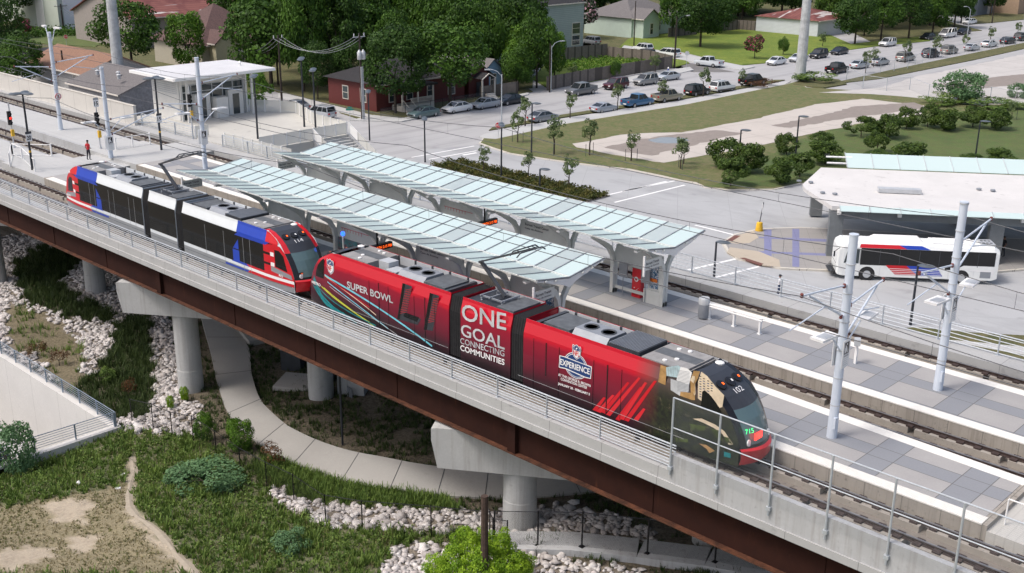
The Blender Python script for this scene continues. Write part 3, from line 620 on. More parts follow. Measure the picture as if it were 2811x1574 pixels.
# ================================================================== TRAINS
YC, HWT = .7175, 1.33
YS = YC-HWT
def sx(x, y): q = atY(x, y, YS); return (q[0], q[2])          # photo pixel -> (X, z) on the side of the train
def m_wrap():
    m, t, b = newmat('red_wrap_print'); g = N(t, 'ShaderNodeNewGeometry', name='GEO'); sp = N(t, 'ShaderNodeSeparateXYZ'); t.links.new(g.outputs['Position'], sp.inputs[0])
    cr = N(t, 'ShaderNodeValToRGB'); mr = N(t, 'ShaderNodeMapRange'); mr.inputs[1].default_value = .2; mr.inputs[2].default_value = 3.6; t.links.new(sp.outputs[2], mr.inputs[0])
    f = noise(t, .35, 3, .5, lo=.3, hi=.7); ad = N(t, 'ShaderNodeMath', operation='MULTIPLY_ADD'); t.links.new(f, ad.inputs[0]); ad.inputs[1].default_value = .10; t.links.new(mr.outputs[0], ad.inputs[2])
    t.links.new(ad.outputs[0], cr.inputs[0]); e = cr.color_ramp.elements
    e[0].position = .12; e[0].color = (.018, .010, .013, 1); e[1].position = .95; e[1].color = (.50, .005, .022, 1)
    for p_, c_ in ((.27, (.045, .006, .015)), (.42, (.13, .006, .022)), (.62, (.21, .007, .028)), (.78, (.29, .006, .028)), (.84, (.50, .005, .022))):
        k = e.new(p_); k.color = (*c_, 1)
    # at the front end the wrap fades to a dark city picture
    mx = N(t, 'ShaderNodeMapRange'); mx.inputs[1].default_value = -26.6; mx.inputs[2].default_value = -25.2; t.links.new(sp.outputs[0], mx.inputs[0])
    gz = N(t, 'ShaderNodeMapRange'); gz.inputs[1].default_value = 1.9; gz.inputs[2].default_value = 2.9; t.links.new(sp.outputs[2], gz.inputs[0])
    top = mixc(t, gz.outputs[0], (.03, .04, .035), (.085, .06, .055)); f2 = noise(t, 3.2, 6, .8, lo=.42, hi=.62, dist=.6); low = mixc(t, f2, (.006, .008, .008), (.032, .042, .016))
    f3 = noise(t, 2.1, 6, .8, lo=.58, hi=.68, dist=1.2); low = mixc(t, f3, low, (.16, .135, .08)); city = mixc(t, gz.outputs[0], low, top)
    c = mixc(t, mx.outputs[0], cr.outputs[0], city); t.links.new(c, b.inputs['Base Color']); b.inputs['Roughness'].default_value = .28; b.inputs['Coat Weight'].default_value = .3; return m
M['wrap'] = m_wrap()
M['trainwhite'] = mat('train_white_paint', (.66, .70, .73), .3, var=.03); M['trainsilver'] = mat('train_silver_paint', (.30, .32, .34), .35, .2, var=.06)
M['trainred'] = mat('train_red_paint', (.56, .012, .022), .3, var=.06); M['trainblue'] = mat('train_blue_paint', (.016, .055, .42), .3, var=.05)
M['bandblack'] = mat('window_band_black', (.008, .009, .010), .12, var=0); M['hood'] = mat('cab_hood_black', (.038, .042, .052), .35, var=.1)
M['roofgrey'] = mat('train_roof_grey', (.11, .12, .13), .6, .1, var=.25, scale=3); M['rooftan'] = mat('train_roof_panel', (.27, .265, .26), .6, var=.2, scale=2)
M['roofdark'] = mat('train_roof_dark', (.035, .04, .05), .6, .1, var=.3, scale=3); M['bellows'] = mat('bellows_rubber', (.018, .018, .02), .9, var=.35, scale=4)
M['decwhite'] = mat('decal_white', (.80, .80, .80), .4, var=.0); M['decsilver'] = mat('decal_silver', (.52, .54, .56), .35, var=.25, scale=1.3)
M['decnavy'] = mat('decal_navy', (.012, .045, .16), .4, var=0); M['decred'] = mat('decal_red', (.55, .01, .02), .4, var=0)
M['olivep'] = mat('decal_olive', (.06, .085, .018), .35, var=.6, scale=5); M['teal'] = mat('decal_teal', (.01, .22, .24), .35, var=.3, scale=4); M['cyan'] = mat('decal_cyan', (.16, .55, .66), .35, var=.2); M['lime'] = mat('decal_lime', (.55, .60, .06), .35, var=.1)
M['cream'] = mat('decal_cream', (.70, .58, .42), .4, var=.15, scale=3); M['tan'] = mat('decal_tan', (.42, .25, .10), .4, var=.3, scale=3); M['glassprint'] = mat('decal_glass_tower', (.42, .56, .60), .4, var=.35, scale=2)
PROF = [(3.1, 3.62), (2.55, 3.52), (2.0, 3.28), (1.55, 2.98), (1.15, 2.55), (.85, 2.1), (.62, 1.62), (.48, 1.2)]
def prof(d):
    if d >= 3.1: return 3.62
    ds = [p[0] for p in PROF][::-1]; zs = [p[1] for p in PROF][::-1]
    return float(np.interp(d, ds, zs))
def hw(d): return HWT if d > 3.2 else HWT-.30*(1-d/3.2)**1.7
def train(lab, xa, xb, ja, jb, livery):
    """body from xa (left end) to xb (right end), bellows centred on ja and jb"""
    T = thing('light_rail_train', lab, 'train', ((xa+xb)/2, YC, 0), group='trains at the platform'); side_y = lambda x: YS-(.0) if xa+3.2 <= x <= xb-3.2 else YC-hw(min(x-xa, xb-x))
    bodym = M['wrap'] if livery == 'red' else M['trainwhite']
    mods = [('end', xa, ja-.42), ('mid', ja+.42, jb-.42), ('end2', jb+.42, xb)]
    for kind, x0, x1 in mods:
        nose = {'end': -1, 'end2': 1}.get(kind, 0); b = MB()
        xs = [x0, x1] if nose == 0 else ([x0, x1-3.2]+[x1-d for d in (2.55, 2.0, 1.55, 1.15, .85, .62, .48)] if nose > 0 else [x0+d for d in (.48, .62, .85, 1.15, 1.55, 2.0, 2.55)]+[x0+3.2, x1])
        rings = []
        for x in xs:
            d = (x1-x if nose > 0 else x-x0) if nose else 99; w_ = hw(d); zt = prof(d) if nose else 3.62
            zz = [.28, .28, .9, 1.4, 2.0, 2.75, 2.98, 3.46, 3.62]; rr = [1.2/HWT, 1, 1, 1, 1, 1, .985, .875, .86]
            rings.append([(x, YC-w_*r_, min(z_, zt)) for z_, r_ in zip(zz, rr)]+[(x, YC+w_*r_, min(z_, zt)) for z_, r_ in zip(zz[::-1], rr[::-1])])
        n = len(rings[0]); half = n//2
        vs = [q for r_ in rings for q in r_]; fs = []
        for i in range(len(rings)-1):
            for j in range(n-1):
                if j == half-1: continue                     # the roof is open: equipment well
                k = j+1; fs.append((i*n+j, (i+1)*n+j, (i+1)*n+k, i*n+k))
            fs.append((i*n+n-1, (i+1)*n+n-1, (i+1)*n, i*n))
        b.add(vs, fs)
        if nose <= 0: b.add([], []); b.f.append(tuple(range((len(rings)-1)*n, len(rings)*n))); b.m.append(0)
        if nose >= 0: b.f.append(tuple(range(n-1, -1, -1))); b.m.append(0)
        body = b.build('body', bodym, T, smooth=False)
        # roof well floor and walls inside the fairings
        rx0, rx1 = (x0 if nose >= 0 else x0+2.7), (x1 if nose <= 0 else x1-2.7)
        b = MB(); b.box(rx0, rx1, YC-1.1, YC+1.1, 3.0, 3.12); b.build('roof_deck', M['roofdark'], T)
        b = MB()
        for y_ in (YC-1.13, YC+1.1): b.box(rx0, rx1, y_, y_+.03, 3.1, 3.6)
        b.build('roof_fairing', M['lgrey'] if livery == 'red' else M['trainwhite'], T)
        if nose:
            s = nose; X0 = x1 if nose > 0 else x0
            # curved front: grid over profile and width
            nn = 9; pr = [(3.1, 3.62)]+PROF[1:]; hood = MB(); glass = MB(); mask = MB(); bump_ = MB(); colr = MB()
            rows = []
            for d, z in pr+[(.44, 1.05)]:
                w_ = hw(d)*(.86 if z > 3.4 else np.interp(z, [2.6, 3.4], [1, .875])); bul = .42*np.interp(z, [1, 2.6, 3.62], [1, .75, .3])
                rows.append([(X0-s*(d-bul*(1-(2*k/(nn-1)-1)**2)), YC+w_*(2*k/(nn-1)-1), z) for k in range(nn)])
            def strip(mb_, i, j0, j1, off=0):
                for k in range(j0, j1):
                    q_ = [rows[i][k], rows[i][k+1], rows[i+1][k+1], rows[i+1][k]]
                    if s > 0: q_ = q_[::-1]
                    mb_.add([(a+s*off, b_, c+off) for a, b_, c in q_], [(0, 1, 2, 3)])
            for i in range(len(rows)-1):
                tgt = hood if i < 4 else (glass if i < 7 else mask)
                for (j0, j1, t_) in ((0, 1, mask if (i >= 4 or livery == 'red') else colr), (1, nn-2, tgt), (nn-2, nn-1, mask if (i >= 4 or livery == 'red') else colr)): strip(t_, i, j0, j1)
            if hood.f: hood.build('cab_hood', M['hood'], T, smooth=True)
            gl = glass.build('windscreen', M['cabglass'], T, smooth=True)
            if mask.f: mask.build('front_mask', M['black'], T, smooth=True)
            if colr.f: colr.build('front_frame', M['trainred'], T, smooth=True)
            # bumper skirt
            rg = []
            for z, ex, ww in ((1.07, 0, 1), (1.0, .07, 1.01), (.6, .06, 1.0), (.34, -.03, .97)):
                w_ = hw(.45)*ww; rg.append([(X0-s*(.44-(.42+ex)*(1-(2*k/10-1)**2)-ex), YC+w_*(2*k/10-1), z) for k in range(11)])
            b = MB(); b.loft(rg if s < 0 else [r_[::-1] for r_ in rg], closed=False); b.build('bumper', M['trainred'], T, smooth=True)
            for sy in (-1, 1):                               # headlights, hood lamps
                b = MB(); b.lathe((0, 0, 0), [(.01, .03), (.13, .02), (.15, -.02)], 12)
                hl = unshift(b.build('headlight', M['white'], T)); hl.rotation_euler = (0, R(78)*s, 0); hl.location = Vector((X0-s*.27, YC+sy*.72, 1.28))-Vector(T.location)
            for kk, sy in enumerate((-.62, 0, .62)):
                b = MB(); b.lathe((0, 0, 0), [(.2, .0), (.19, .03), (.05, .04)], 12); b.mi = 1; b.add([(.02, -.05, .05), (.1, -.05, .05), (.1, .05, .05), (.02, .05, .05)], [(0, 1, 2, 3)])
                hl = unshift(b.build('hood_lamp', [M['black'], M['white'] if kk == 1 else M['orangeled']], T)); k8 = (2, 4, 6)[kk]; v1, v2 = Vector(rows[1][k8]), Vector(rows[3][k8]); nv = (v2-v1).cross(Vector((0, 1, 0))); nv = nv if nv.z > 0 else -nv; nv.normalize(); hl.rotation_euler = nv.to_track_quat('Z', 'Y').to_euler(); hl.location = Vector(rows[2][k8])*.5+(v1+v2)*.25+nv*.04-Vector(T.location); hl.scale = (1.25, 1.25, 1.25)
            b = MB(); zc = 2.0
            b.bar((X0-s*.62, YC-.2, 1.75), (X0-s*.85, YC+.35, 2.45), .03); b.build('wiper', M['black'], T)
            b = MB(); b.lathe((X0-s*2.85, YC+.75, 3.5), [(.2, 0), (.2, .12), (.1, .16)], 12); b.build('roof_horn', M['white'], T)
            b = MB(); b.box(X0-s*3.3 if s > 0 else X0+3.25, X0-s*3.25 if s > 0 else X0+3.3, YC-1.05, YC+1.05, 3.1, 3.55); b.build('roof_screen', M['rooftan'], T)
            n_ = '102' if livery == 'red' else '114'
            fr = Vector((rows[3][4][0], YC-.05, rows[3][4][2])); d2 = Vector(rows[2][4])-Vector(rows[3][4])
            if s > 0: lettering('fleet_number', n_, M['decwhite'], T, fr+Vector((0, -.2, .0)), (0, 1, 0), d2, h=.26, w=.55, off=.02)
            else: lettering('fleet_number', n_, M['decwhite'], T, fr+Vector((0, .3, 0)), (0, -1, 0), d2, h=.26, w=.55, off=.02)
    for jx in (ja, jb):                                       # bellows with folds
        b = MB(); n_ = 12; rings = []
        for k in range(n_+1):
            x = jx-.46+.92*k/n_; w_ = 1.3-(.06 if k % 2 else 0); z = 3.56-(.06 if k % 2 else 0)
            rings.append([(x, YC-w_, .4), (x, YC-w_, 2.75), (x, YC-w_*.86, z), (x, YC+w_*.86, z), (x, YC+w_, 2.75), (x, YC+w_, .4)])
        b.loft(rings); b.build('bellows', M['bellows'], T)
    # bogies and skirt shadow gap
    for cx in (xa+4.6, (ja+jb)/2, xb-4.6):
        for dx in (-.95, .95):
            b = MB()
            for sy in (-.72, .72): b.tube((cx+dx, YC+sy-.06, .33), (cx+dx, YC+sy+.06, .33), .33, n=18)
            b.tube((cx+dx, YC-.7, .33), (cx+dx, YC+.7, .33), .07, n=8); b.build('wheelset', M['rust'], T)
    # roof equipment
    def eq(x0, x1, y0, y1, z1, m, nm): b = MB(); b.box(x0, x1, YC+y0, YC+y1, 3.12, z1); return b.build(nm, M[m], T)
    for s, X0, jj in ((1, xb, jb), (-1, xa, ja)):
        f = lambda d: X0-s*d
        def E(d0, d1, y0, y1, z1, m, nm): return eq(min(f(d0), f(d1)), max(f(d0), f(d1)), y0, y1, z1, m, nm)
        o_ = E(3.35, 5.6, -1.05, 1.05, 3.62, 'rooftan', 'roof_panel'); b = MB(); b.box(min(f(3.4), f(5.55)), max(f(3.4), f(5.55)), YC-.22, YC+.45, 3.62, 3.628); b.build('walkway_mat', M['roofgrey'], o_)
        for q_ in ((4.6, -.75), (4.3, -.3), (4.9, .7), (4.4, .8)): b = MB(); b.lathe((f(q_[0]), YC+q_[1], 3.62), [(.1, 0), (.1, .05), (.03, .06)], 10); b.build('roof_dome', M['white'], o_)
        if s > 0:
            o_ = E(5.75, 7.5, -1.0, 1.0, 3.72, 'roofdark', 'resistor_box'); b = MB()
            for k in range(16): xx = f(5.85)-s*k*.102; b.box(xx-.02, xx+.02, YC-1.0, YC+1.0, 3.72, 3.75)
            b.build('fins', M['grey'], o_)
        else:
            E(5.9, 6.7, -.5, .2, 3.75, 'lgrey', 'valve_box'); E(6.8, 7.6, -.8, .0, 3.5, 'lgrey', 'valve_box')
        for d0 in (7.75,):                                   # air conditioner with two fans
            b = MB(); a0, a1 = min(f(d0), f(d0+2.0)), max(f(d0), f(d0+2.0)); b.loft([[(a0, YC-1.0, 3.15), (a1, YC-1.0, 3.15), (a1, YC+1.0, 3.15), (a0, YC+1.0, 3.15)], [(a0, YC-.55, 3.68), (a1, YC-.55, 3.68), (a1, YC+.6, 3.68), (a0, YC+.6, 3.68)]], cap=True)
            o_ = b.build('air_conditioner', M['grey'], T)
            for xx in (a0+.5, a1-.5):
                b = MB(); b.lathe((xx, YC+.02, 3.68), [(.36, 0), (.36, .03), (.3, .03), (.28, .0)], 18); b.build('fan', M['darkgrey'], o_)
            E(9.85, 11.4, -.85, .85, 3.58, 'roofgrey', 'equipment_box')
        E(11.55, 11.75, -1.08, 1.08, 3.55, 'darkgrey', 'cross_rib')
        for k in range(5):
            xx = f(5.7+k*1.35); b = MB(); b.bar((xx, YC+1.09, 3.15), (xx, YC+1.09, 3.62), .08, .1); b.build('fairing_bracket', M['darkgrey'], T)
    eq(ja+.5, jb-.5, -.9, .9, 3.5, 'roofdark', 'equipment_box'); eq(jb-1.7, jb-.6, -.95, .95, 3.62, 'roofgrey', 'equipment_box')
    # pantograph on the short middle car
    P = MB(); cx = (ja+jb)/2-.7 if livery == 'red' else (ja+jb)/2+.2
    return T, cx
def panto(T, cx, knee, head, ztop, elbow):
    f = MB()
    for y_ in (-.5, .5): f.bar((cx-.7, YC+y_, 3.7), (cx+.9, YC+y_, 3.7), .07)
    for x_ in (-.6, 0, .8): f.bar((cx+x_, YC-.65, 3.74), (cx+x_, YC+.65, 3.74), .07)
    for x_ in (-.6, .8):
        for y_ in (-.55, .55): f.lathe((cx+x_, YC+y_, 3.5), [(.07, 0), (.05, .05), (.07, .1), (.05, .15), (.06, .2)], 8)
    pt = f.build('pantograph', M['grey'], T); a = MB(); kx, kz = knee; hx = head
    a.bar((cx+.5, YC-.05, 3.8), (kx, YC, kz), .14); a.bar((cx+.25, YC+.18, 3.8), (kx+.15, YC+.12, kz-.12), .045)
    for y_ in (-.3, .3): a.bar((kx, YC+y_*.3, kz), (hx, YC+y_*2, ztop-.05), .07)
    a.bar((kx, YC-.15, kz), (kx, YC+.15, kz), .09); a.build('arm', M['darkgrey'], pt)
    h = MB()
    for dx in (-.22, .22): h.path([(hx+dx, YC-.98, ztop-.16), (hx+dx, YC-.75, ztop), (hx+dx, YC+.75, ztop), (hx+dx, YC+.98, ztop-.16)], .035)
    h.bar((hx-.22, YC-.5, ztop-.02), (hx+.22, YC-.5, ztop-.02), .03); h.bar((hx-.22, YC+.5, ztop-.02), (hx+.22, YC+.5, ztop-.02), .03); h.build('collector_head', M['darkgrey'], pt)
TW, cxw = train('white, red and blue light rail train with black window band, left of the pair', -80.35, -50.95, -67.72, -63.49, 'white')
TRd, cxr = train('red wrapped light rail train with SUPER BOWL and ONE GOAL lettering', -50.35, -20.85, -37.72, -33.49, 'red')
panto(TW, -66.1, (-67.56, 5.18), -63.5, 6.52, 0); panto(TRd, -36.0, (-37.2, 5.19), -34.1, 6.5, 0)
# ---- livery laid on the near side, read from the photo onto the side plane
def sidepatch(name, pts, m, T, off=.006, f=None, raw=False):
    P = pts if raw else [sx(*(f(*q) if f else q)) for q in pts]
    if isinstance(T, tuple): T_, xa, xb = T
    # split long pieces near the tapered ends
    def Y(x): return YC-hw(min(x-xa, xb-x))
    b = MB(); P2 = []
    if raw and len(P) == 4 and P[0][1] == P[1][1] and P[2][1] == P[3][1] and P[1][0] == P[2][0]:
        x0, x1, z0, z1 = P[0][0], P[1][0], P[0][1], P[2][1]; n_ = max(1, int((x1-x0)/.4)); X = [x0+(x1-x0)*k/n_ for k in range(n_+1)]
        b.add([(x, Y(x)-off, z0) for x in X]+[(x, Y(x)-off, z1) for x in X], [(k, k+1, n_+2+k, n_+1+k) for k in range(n_)]); return b.build(name, M[m], T_)
    P2 = list(P)
    tr = tessellate_polygon([[Vector((p_[0], p_[1], 0)) for p_ in P2]])
    cuts = [c_ for c_ in [xa+.3*i for i in range(1, 12)]+[xb-.3*i for i in range(11, 0, -1)] if xa+3.3 > c_ or c_ > xb-3.3]
    def clip(pg, c_, s_):
        o_ = []
        for i in range(len(pg)):
            p_, q_ = pg[i], pg[(i+1) % len(pg)]; a_, d_ = s_*(p_[0]-c_), s_*(q_[0]-c_)
            if a_ >= 0: o_.append(p_)
            if a_*d_ < 0: t_ = a_/(a_-d_); o_.append((c_, p_[1]+(q_[1]-p_[1])*t_))
        return o_
    for t_ in tr:
        pg = [P2[i] for i in t_]
        if (pg[1][0]-pg[0][0])*(pg[2][1]-pg[0][1])-(pg[1][1]-pg[0][1])*(pg[2][0]-pg[0][0]) < 0: pg = pg[::-1]
        for lo_, hi_ in zip([-1e3]+cuts, cuts+[1e3]):
            g_ = clip(clip(pg, lo_, 1), hi_, -1)
            if len(g_) > 2: b.add([(x, Y(x)-off, z) for x, z in g_], [tuple(range(len(g_)))])
    return b.build(name, M[m], T_)
WA, WB = -80.35, -50.95; RA, RB = -50.35, -20.85; W_ = (TW, WA, WB); R_ = (TRd, RA, RB)
def rect(x0, x1, z0, z1): return [(x0, z0), (x1, z0), (x1, z1), (x0, z1)]
# white train: silver skirt, white belt, black glass band, red and blue chevrons at both ends
for x0, x1 in ((WA+.5, -68.14), (-67.3, -63.91), (-63.07, WB-.5)):
    sidepatch('skirt_panel', rect(x0, x1, .3, .80), 'trainsilver', W_, .004, raw=True)
    a = x0 if x0 > WA+1 else x0+1.6; c = x1 if x1 < WB-1 else x1-1.7
    sidepatch('window_band', rect(a, c, 1.02, 2.93), 'bandblack', W_, .006, raw=True)
for s, X0 in ((1, WB), (-1, WA)):
    f = lambda d: X0-s*d
    def SP(nm, pts, m, off): return sidepatch(nm, [(f(d), z) for d, z in pts], m, W_, off, raw=True)
    SP('end_panel', [(.48, .9), (.48, 1.2), (.62, 1.62), (.85, 2.1), (1.15, 2.55), (1.55, 2.9), (2.35, 2.9), (3.1, 2.78), (3.1, 2.35), (2.5, 2.35), (2.5, 2.2), (3.1, 2.2), (3.1, 1.72), (2.5, 1.72), (2.5, 1.58), (3.1, 1.58), (3.1, 1.12), (5.0, 1.12), (4.7, .98), (.5, .98)], 'trainred', .009)
    SP('lower_stripe', [(.5, .62), (.5, .80), (4.6, .80), (4.9, .62)], 'trainred', .009); SP('belt_panel', [(.5, .80), (.5, .98), (4.7, .98), (4.9, .80)], 'decwhite', .0095)
    SP('blue_flash', [(4.7, .98), (5.0, 1.12), (6.3, 1.12), (6.6, .98)], 'trainblue', .009); SP('blue_flash', [(4.9, .62), (4.75, .74), (7.3, .74), (7.3, .62)], 'trainblue', .009)
    SP('blue_panel', [(2.6, 2.78), (2.4, 2.9), (6.3, 2.9), (6.1, 2.4), (5.9, 2.78)], 'trainblue', .0092) if False else SP('blue_panel', [(2.9, 2.75), (2.5, 2.97), (5.7, 2.97), (6.1, 2.72)], 'trainblue', .0092)
    SP('blue_panel', [(5.75, 1.85), (5.75, 2.5), (6.35, 1.85)], 'trainblue', .0092); SP('blue_panel', [(5.7, 1.12), (5.7, 1.78), (6.4, 1.78), (6.4, 1.12)], 'trainblue', .0092)
    SP('cab_window', [(1.0, 1.45), (1.28, 2.35), (1.62, 2.62), (2.05, 2.62), (2.05, 1.6)], 'bandblack', .013)
    SP('silver_panel', [(.62, 1.05), (.7, 1.32), (2.0, 1.52), (2.45, 1.55), (2.45, 1.25)], 'trainsilver', .012)
    for z_ in (2.28, 1.66): SP('white_square', [(2.12, z_-.1), (2.12, z_+.14), (2.45, z_+.14), (2.45, z_-.1)], 'decwhite', .012)
    # blue shoulder above the windows (leans in with the fairing)
    b = MB(); xs_ = sorted((f(2.9), f(5.9))); q_ = lambda x, z: (x, YC-HWT*float(np.interp(z, [2.75, 2.98, 3.46, 3.62], [1, .985, .875, .86]))-.008, z)
    for z0, z1 in ((2.78, 2.98), (2.98, 3.46), (3.46, 3.62)): b.add([q_(xs_[0], z0), q_(xs_[1], z0), q_(xs_[1], z1), q_(xs_[0], z1)], [(0, 1, 2, 3)])
    b.build('shoulder_panel', M['trainblue'], TW)
    b = MB(); xs_ = sorted((f(1.75), f(2.9)))
    for x0_, x1_ in [(xs_[0]+(xs_[1]-xs_[0])*k/8, xs_[0]+(xs_[1]-xs_[0])*(k+1)/8) for k in range(8)]:
        for z0, z1 in ((2.6, 2.78), (2.78, 2.98), (2.98, 3.46), (3.46, 3.6)):
            g = lambda x, z: (x, YC-hw(abs(X0-x))*float(np.interp(min(z, prof(abs(X0-x))), [2.75, 2.98, 3.46, 3.62], [1, .985, .875, .86]))-.012, min(z, prof(abs(X0-x))))
            b.add([g(x0_, z0), g(x1_, z0), g(x1_, z1), g(x0_, z1)], [(0, 1, 2, 3)])
    b.build('shoulder_panel', M['trainred'], TW)
    lettering('operator_name', 'METRO', M['decwhite'], TW, (f(2.35) if s > 0 else f(.75), YC-hw(1.5)-.012, 1.06), (1, -.03*s, 0), (0, 0, 1), w=1.0, h=.16, bold=.03)
for x0, x1 in ((-78.2, -68.2), (-63.0, -53)):                # door outlines and seams
    k = x0+2.6
    while k < x1-.8:
        sidepatch('door_seam', rect(k, k+.03, .35, 2.7), 'trainsilver', W_, .011, raw=True); k += .72 if (int(k*7) % 2) else 2.1
sidepatch('skirt_line', rect(WA+.7, WB-.7, .58, .6), 'darkgrey', W_, .0085, raw=True)
# red train
def z5p(nm, pts, m, off=.006): return sidepatch(nm, pts, m, R_, off, f=Z5)
for i, (x0, y0, x1, y1, x2, y2, wd, m) in enumerate((
    (215, 615, 600, 830, 930, 1085, .10, 'cyan'), (215, 620, 420, 760, 560, 880, .05, 'cream'), (235, 660, 420, 800, 640, 970, .06, 'cyan'), (210, 700, 400, 850, 560, 965, .05, 'lime'), (190, 690, 330, 810, 520, 930, .07, 'lime'),
    (170, 700, 300, 830, 560, 950, .07, 'teal'), (150, 700, 270, 840, 430, 930, .10, 'teal'), (140, 690, 250, 830, 400, 900, .10, 'teal'), (130, 690, 230, 830, 350, 870, .10, 'teal'), (125, 680, 210, 820, 300, 850, .10, 'teal'),
    (250, 690, 480, 860, 700, 1010, .03, 'decsilver'), (240, 640, 380, 730, 520, 830, .05, 'decred'))):
    P = []
    for k in range(9):
        t_ = k/8; X_ = (1-t_)**2*x0+2*t_*(1-t_)*x1+t_*t_*x2; Y_ = (1-t_)**2*y0+2*t_*(1-t_)*y1+t_*t_*y2; P.append(sx(*Z5(X_, Y_)))
    lo = [(a, z-wd/2) for a, z in P]; up = [(a, z+wd/2) for a, z in P]; sidepatch('light_streak', lo+up[::-1], m, R_, .005+.0006*i, raw=True)
z5p('teal_flash', [(135, 620), (160, 680), (240, 830), (200, 790), (150, 690), (128, 650)], 'teal', .0045)
z5p('cab_window', [(150, 600), (165, 550), (200, 510), (213, 508), (208, 640), (150, 625)], 'bandblack', .014)
def ltr(txt, pa, pb, m, h=None, ph=None, bold=.03, f=Z5, off=.02, shear=0):
    A, B_ = sx(*f(*pa)), sx(*f(*pb)); w_ = B_[0]-A[0]; hh = h
    if ph: C_ = sx(*f(*ph)); hh = C_[1]-A[1]
    return lettering('lettering', txt, M[m], TRd, (A[0], YS, A[1]), (1, 0, (B_[1]-A[1])/w_), (0, 0, 1), w=w_, h=hh, bold=bold, off=off, shear=shear)
ltr('SUPER BOWL', (370, 700), (672, 803), 'decsilver', ph=(372, 655), bold=.02)
ltr('ONE', (1128, 912), (1422, 982), 'decsilver', ph=(1135, 805), bold=.012); ltr('GOAL', (1122, 1015), (1412, 1110), 'decsilver', ph=(1125, 935), bold=.012)
ltr('CONNECTING', (1118, 1067), (1410, 1155), 'decsilver', ph=(1119, 1028), bold=.008); ltr('COMMUNITIES', (1118, 1112), (1410, 1212), 'decwhite', ph=(1119, 1074), bold=.02)
ltr('METRO', (137, 668), (195, 692), 'decwhite', h=.17)
z5p('numeral_fifty', [(735, 668), (798, 690), (760, 880), (858, 905), (835, 945), (700, 905)], 'roofdark'); z5p('numeral_fifty', [(752, 862), (845, 895), (830, 925), (740, 888)], 'bandblack', .008)
z5p('numeral_one', [(915, 732), (978, 752), (935, 985), (875, 975)], 'roofdark'); z5p('numeral_one', [(915, 732), (935, 740), (895, 978), (875, 975)], 'bandblack', .008); z5p('numeral_fifty', [(735, 668), (752, 674), (718, 905), (700, 905)], 'bandblack', .008)
for k in range(14):
    t_ = k/14; a = (798-t_*38, 705+t_*165); z5p('numeral_lines', [(a[0]-44, a[1]+8), (a[0], a[1]), (a[0], a[1]+2.5), (a[0]-44, a[1]+11)], 'decred', .009); a = (978-t_*36, 765+t_*165); z5p('numeral_lines', [(a[0]-40, a[1]+8), (a[0], a[1]), (a[0], a[1]+2.5), (a[0]-40, a[1]+11)], 'decred', .009)
def shield(cx, cz, h, off):
    w_ = h*.72; sh = [(-.5, .34), (-.42, .46), (-.25, .40), (0, .5), (.25, .40), (.42, .46), (.5, .34), (.47, -.2), (.3, -.36), (0, -.5), (-.3, -.36), (-.47, -.2)]
    f = lambda k: [(cx+a*w_*k, cz+b_*h*k) for a, b_ in sh]
    o_ = sidepatch('league_shield', f(1), 'decwhite', R_, off, raw=True); sidepatch('league_shield_rim', f(.92), 'decnavy', R_, off+.002, raw=True); sidepatch('league_shield_field', f(.82), 'decwhite', R_, off+.004, raw=True)
    sidepatch('league_shield_top', [(cx-.4*w_, cz+.1*h), (cx+.4*w_, cz+.1*h), (cx+.41*w_, cz+.3*h), (cx+.2*w_, cz+.33*h), (cx, cz+.40*h), (cx-.2*w_, cz+.33*h), (cx-.41*w_, cz+.3*h)], 'decnavy', R_, off+.006, raw=True)
    sidepatch('league_shield_ball', [(cx-.13*w_, cz+.16*h), (cx+.02*w_, cz+.18*h), (cx+.13*w_, cz+.30*h), (cx, cz+.3*h)], 'decwhite', R_, off+.008, raw=True)
    for sx_ in (-.3, .3):
        for dz in (.17, .26): sidepatch('league_shield_star', rect(cx+(sx_-.04)*w_, cx+(sx_+.04)*w_, cz+dz*h-.02*h, cz+dz*h+.02*h), 'decwhite', R_, off+.008, raw=True)
    lettering('lettering', 'NFL', M['decred'], TRd, (cx-.36*w_, YC-hw(min(cx-RA, RB-cx))-off-.004, cz-.26*h), (1, 0, 0), (0, 0, 1), w=.72*w_, h=.34*h, bold=.03, off=.004)
a, c = sx(*Z5(255, 508)), sx(*Z5(258, 612)); shield((a[0]+c[0])/2, (a[1]+c[1])/2, a[1]-c[1], .008)
def Zc(x, y): return (1400+x/4.593, 840+y/4.593)
C0 = sx(*Zc(830, 755)); rx = (sx(*Zc(985, 800))[0]-sx(*Zc(690, 715))[0])/2*1.0; rz = (sx(*Zc(830, 590))[1]-sx(*Zc(830, 915))[1])/2
for k, m, off in ((1, 'decwhite', .007), (.95, 'decnavy', .009), (.88, 'decwhite', .011), (.84, 'decnavy', .013)):
    sidepatch('badge_ring', [(C0[0]+rx*k*math.cos(R(10*i)), C0[1]+rz*k*math.sin(R(10*i))) for i in range(36)], m, R_, off, raw=True)
for pts, m, off in (([(628, 622), (700, 640), (960, 740), (1035, 765), (1022, 920), (950, 905), (700, 795), (618, 775)], 'decwhite', .016), ([(636, 632), (700, 650), (955, 748), (1025, 775), (1014, 908), (950, 893), (705, 783), (626, 766)], 'decnavy', .018)):
    sidepatch('badge_banner', pts, m, R_, off, f=Zc)
ltr('EXPERIENCE', (636, 738), (1008, 868), 'decwhite', ph=(638, 662), bold=.02, f=Zc, off=.026)
S_ = sx(*Zc(846, 488)), sx(*Zc(840, 675)); shield((S_[0][0]+S_[1][0])/2, (S_[0][1]+S_[1][1])/2, S_[0][1]-S_[1][1], .022)
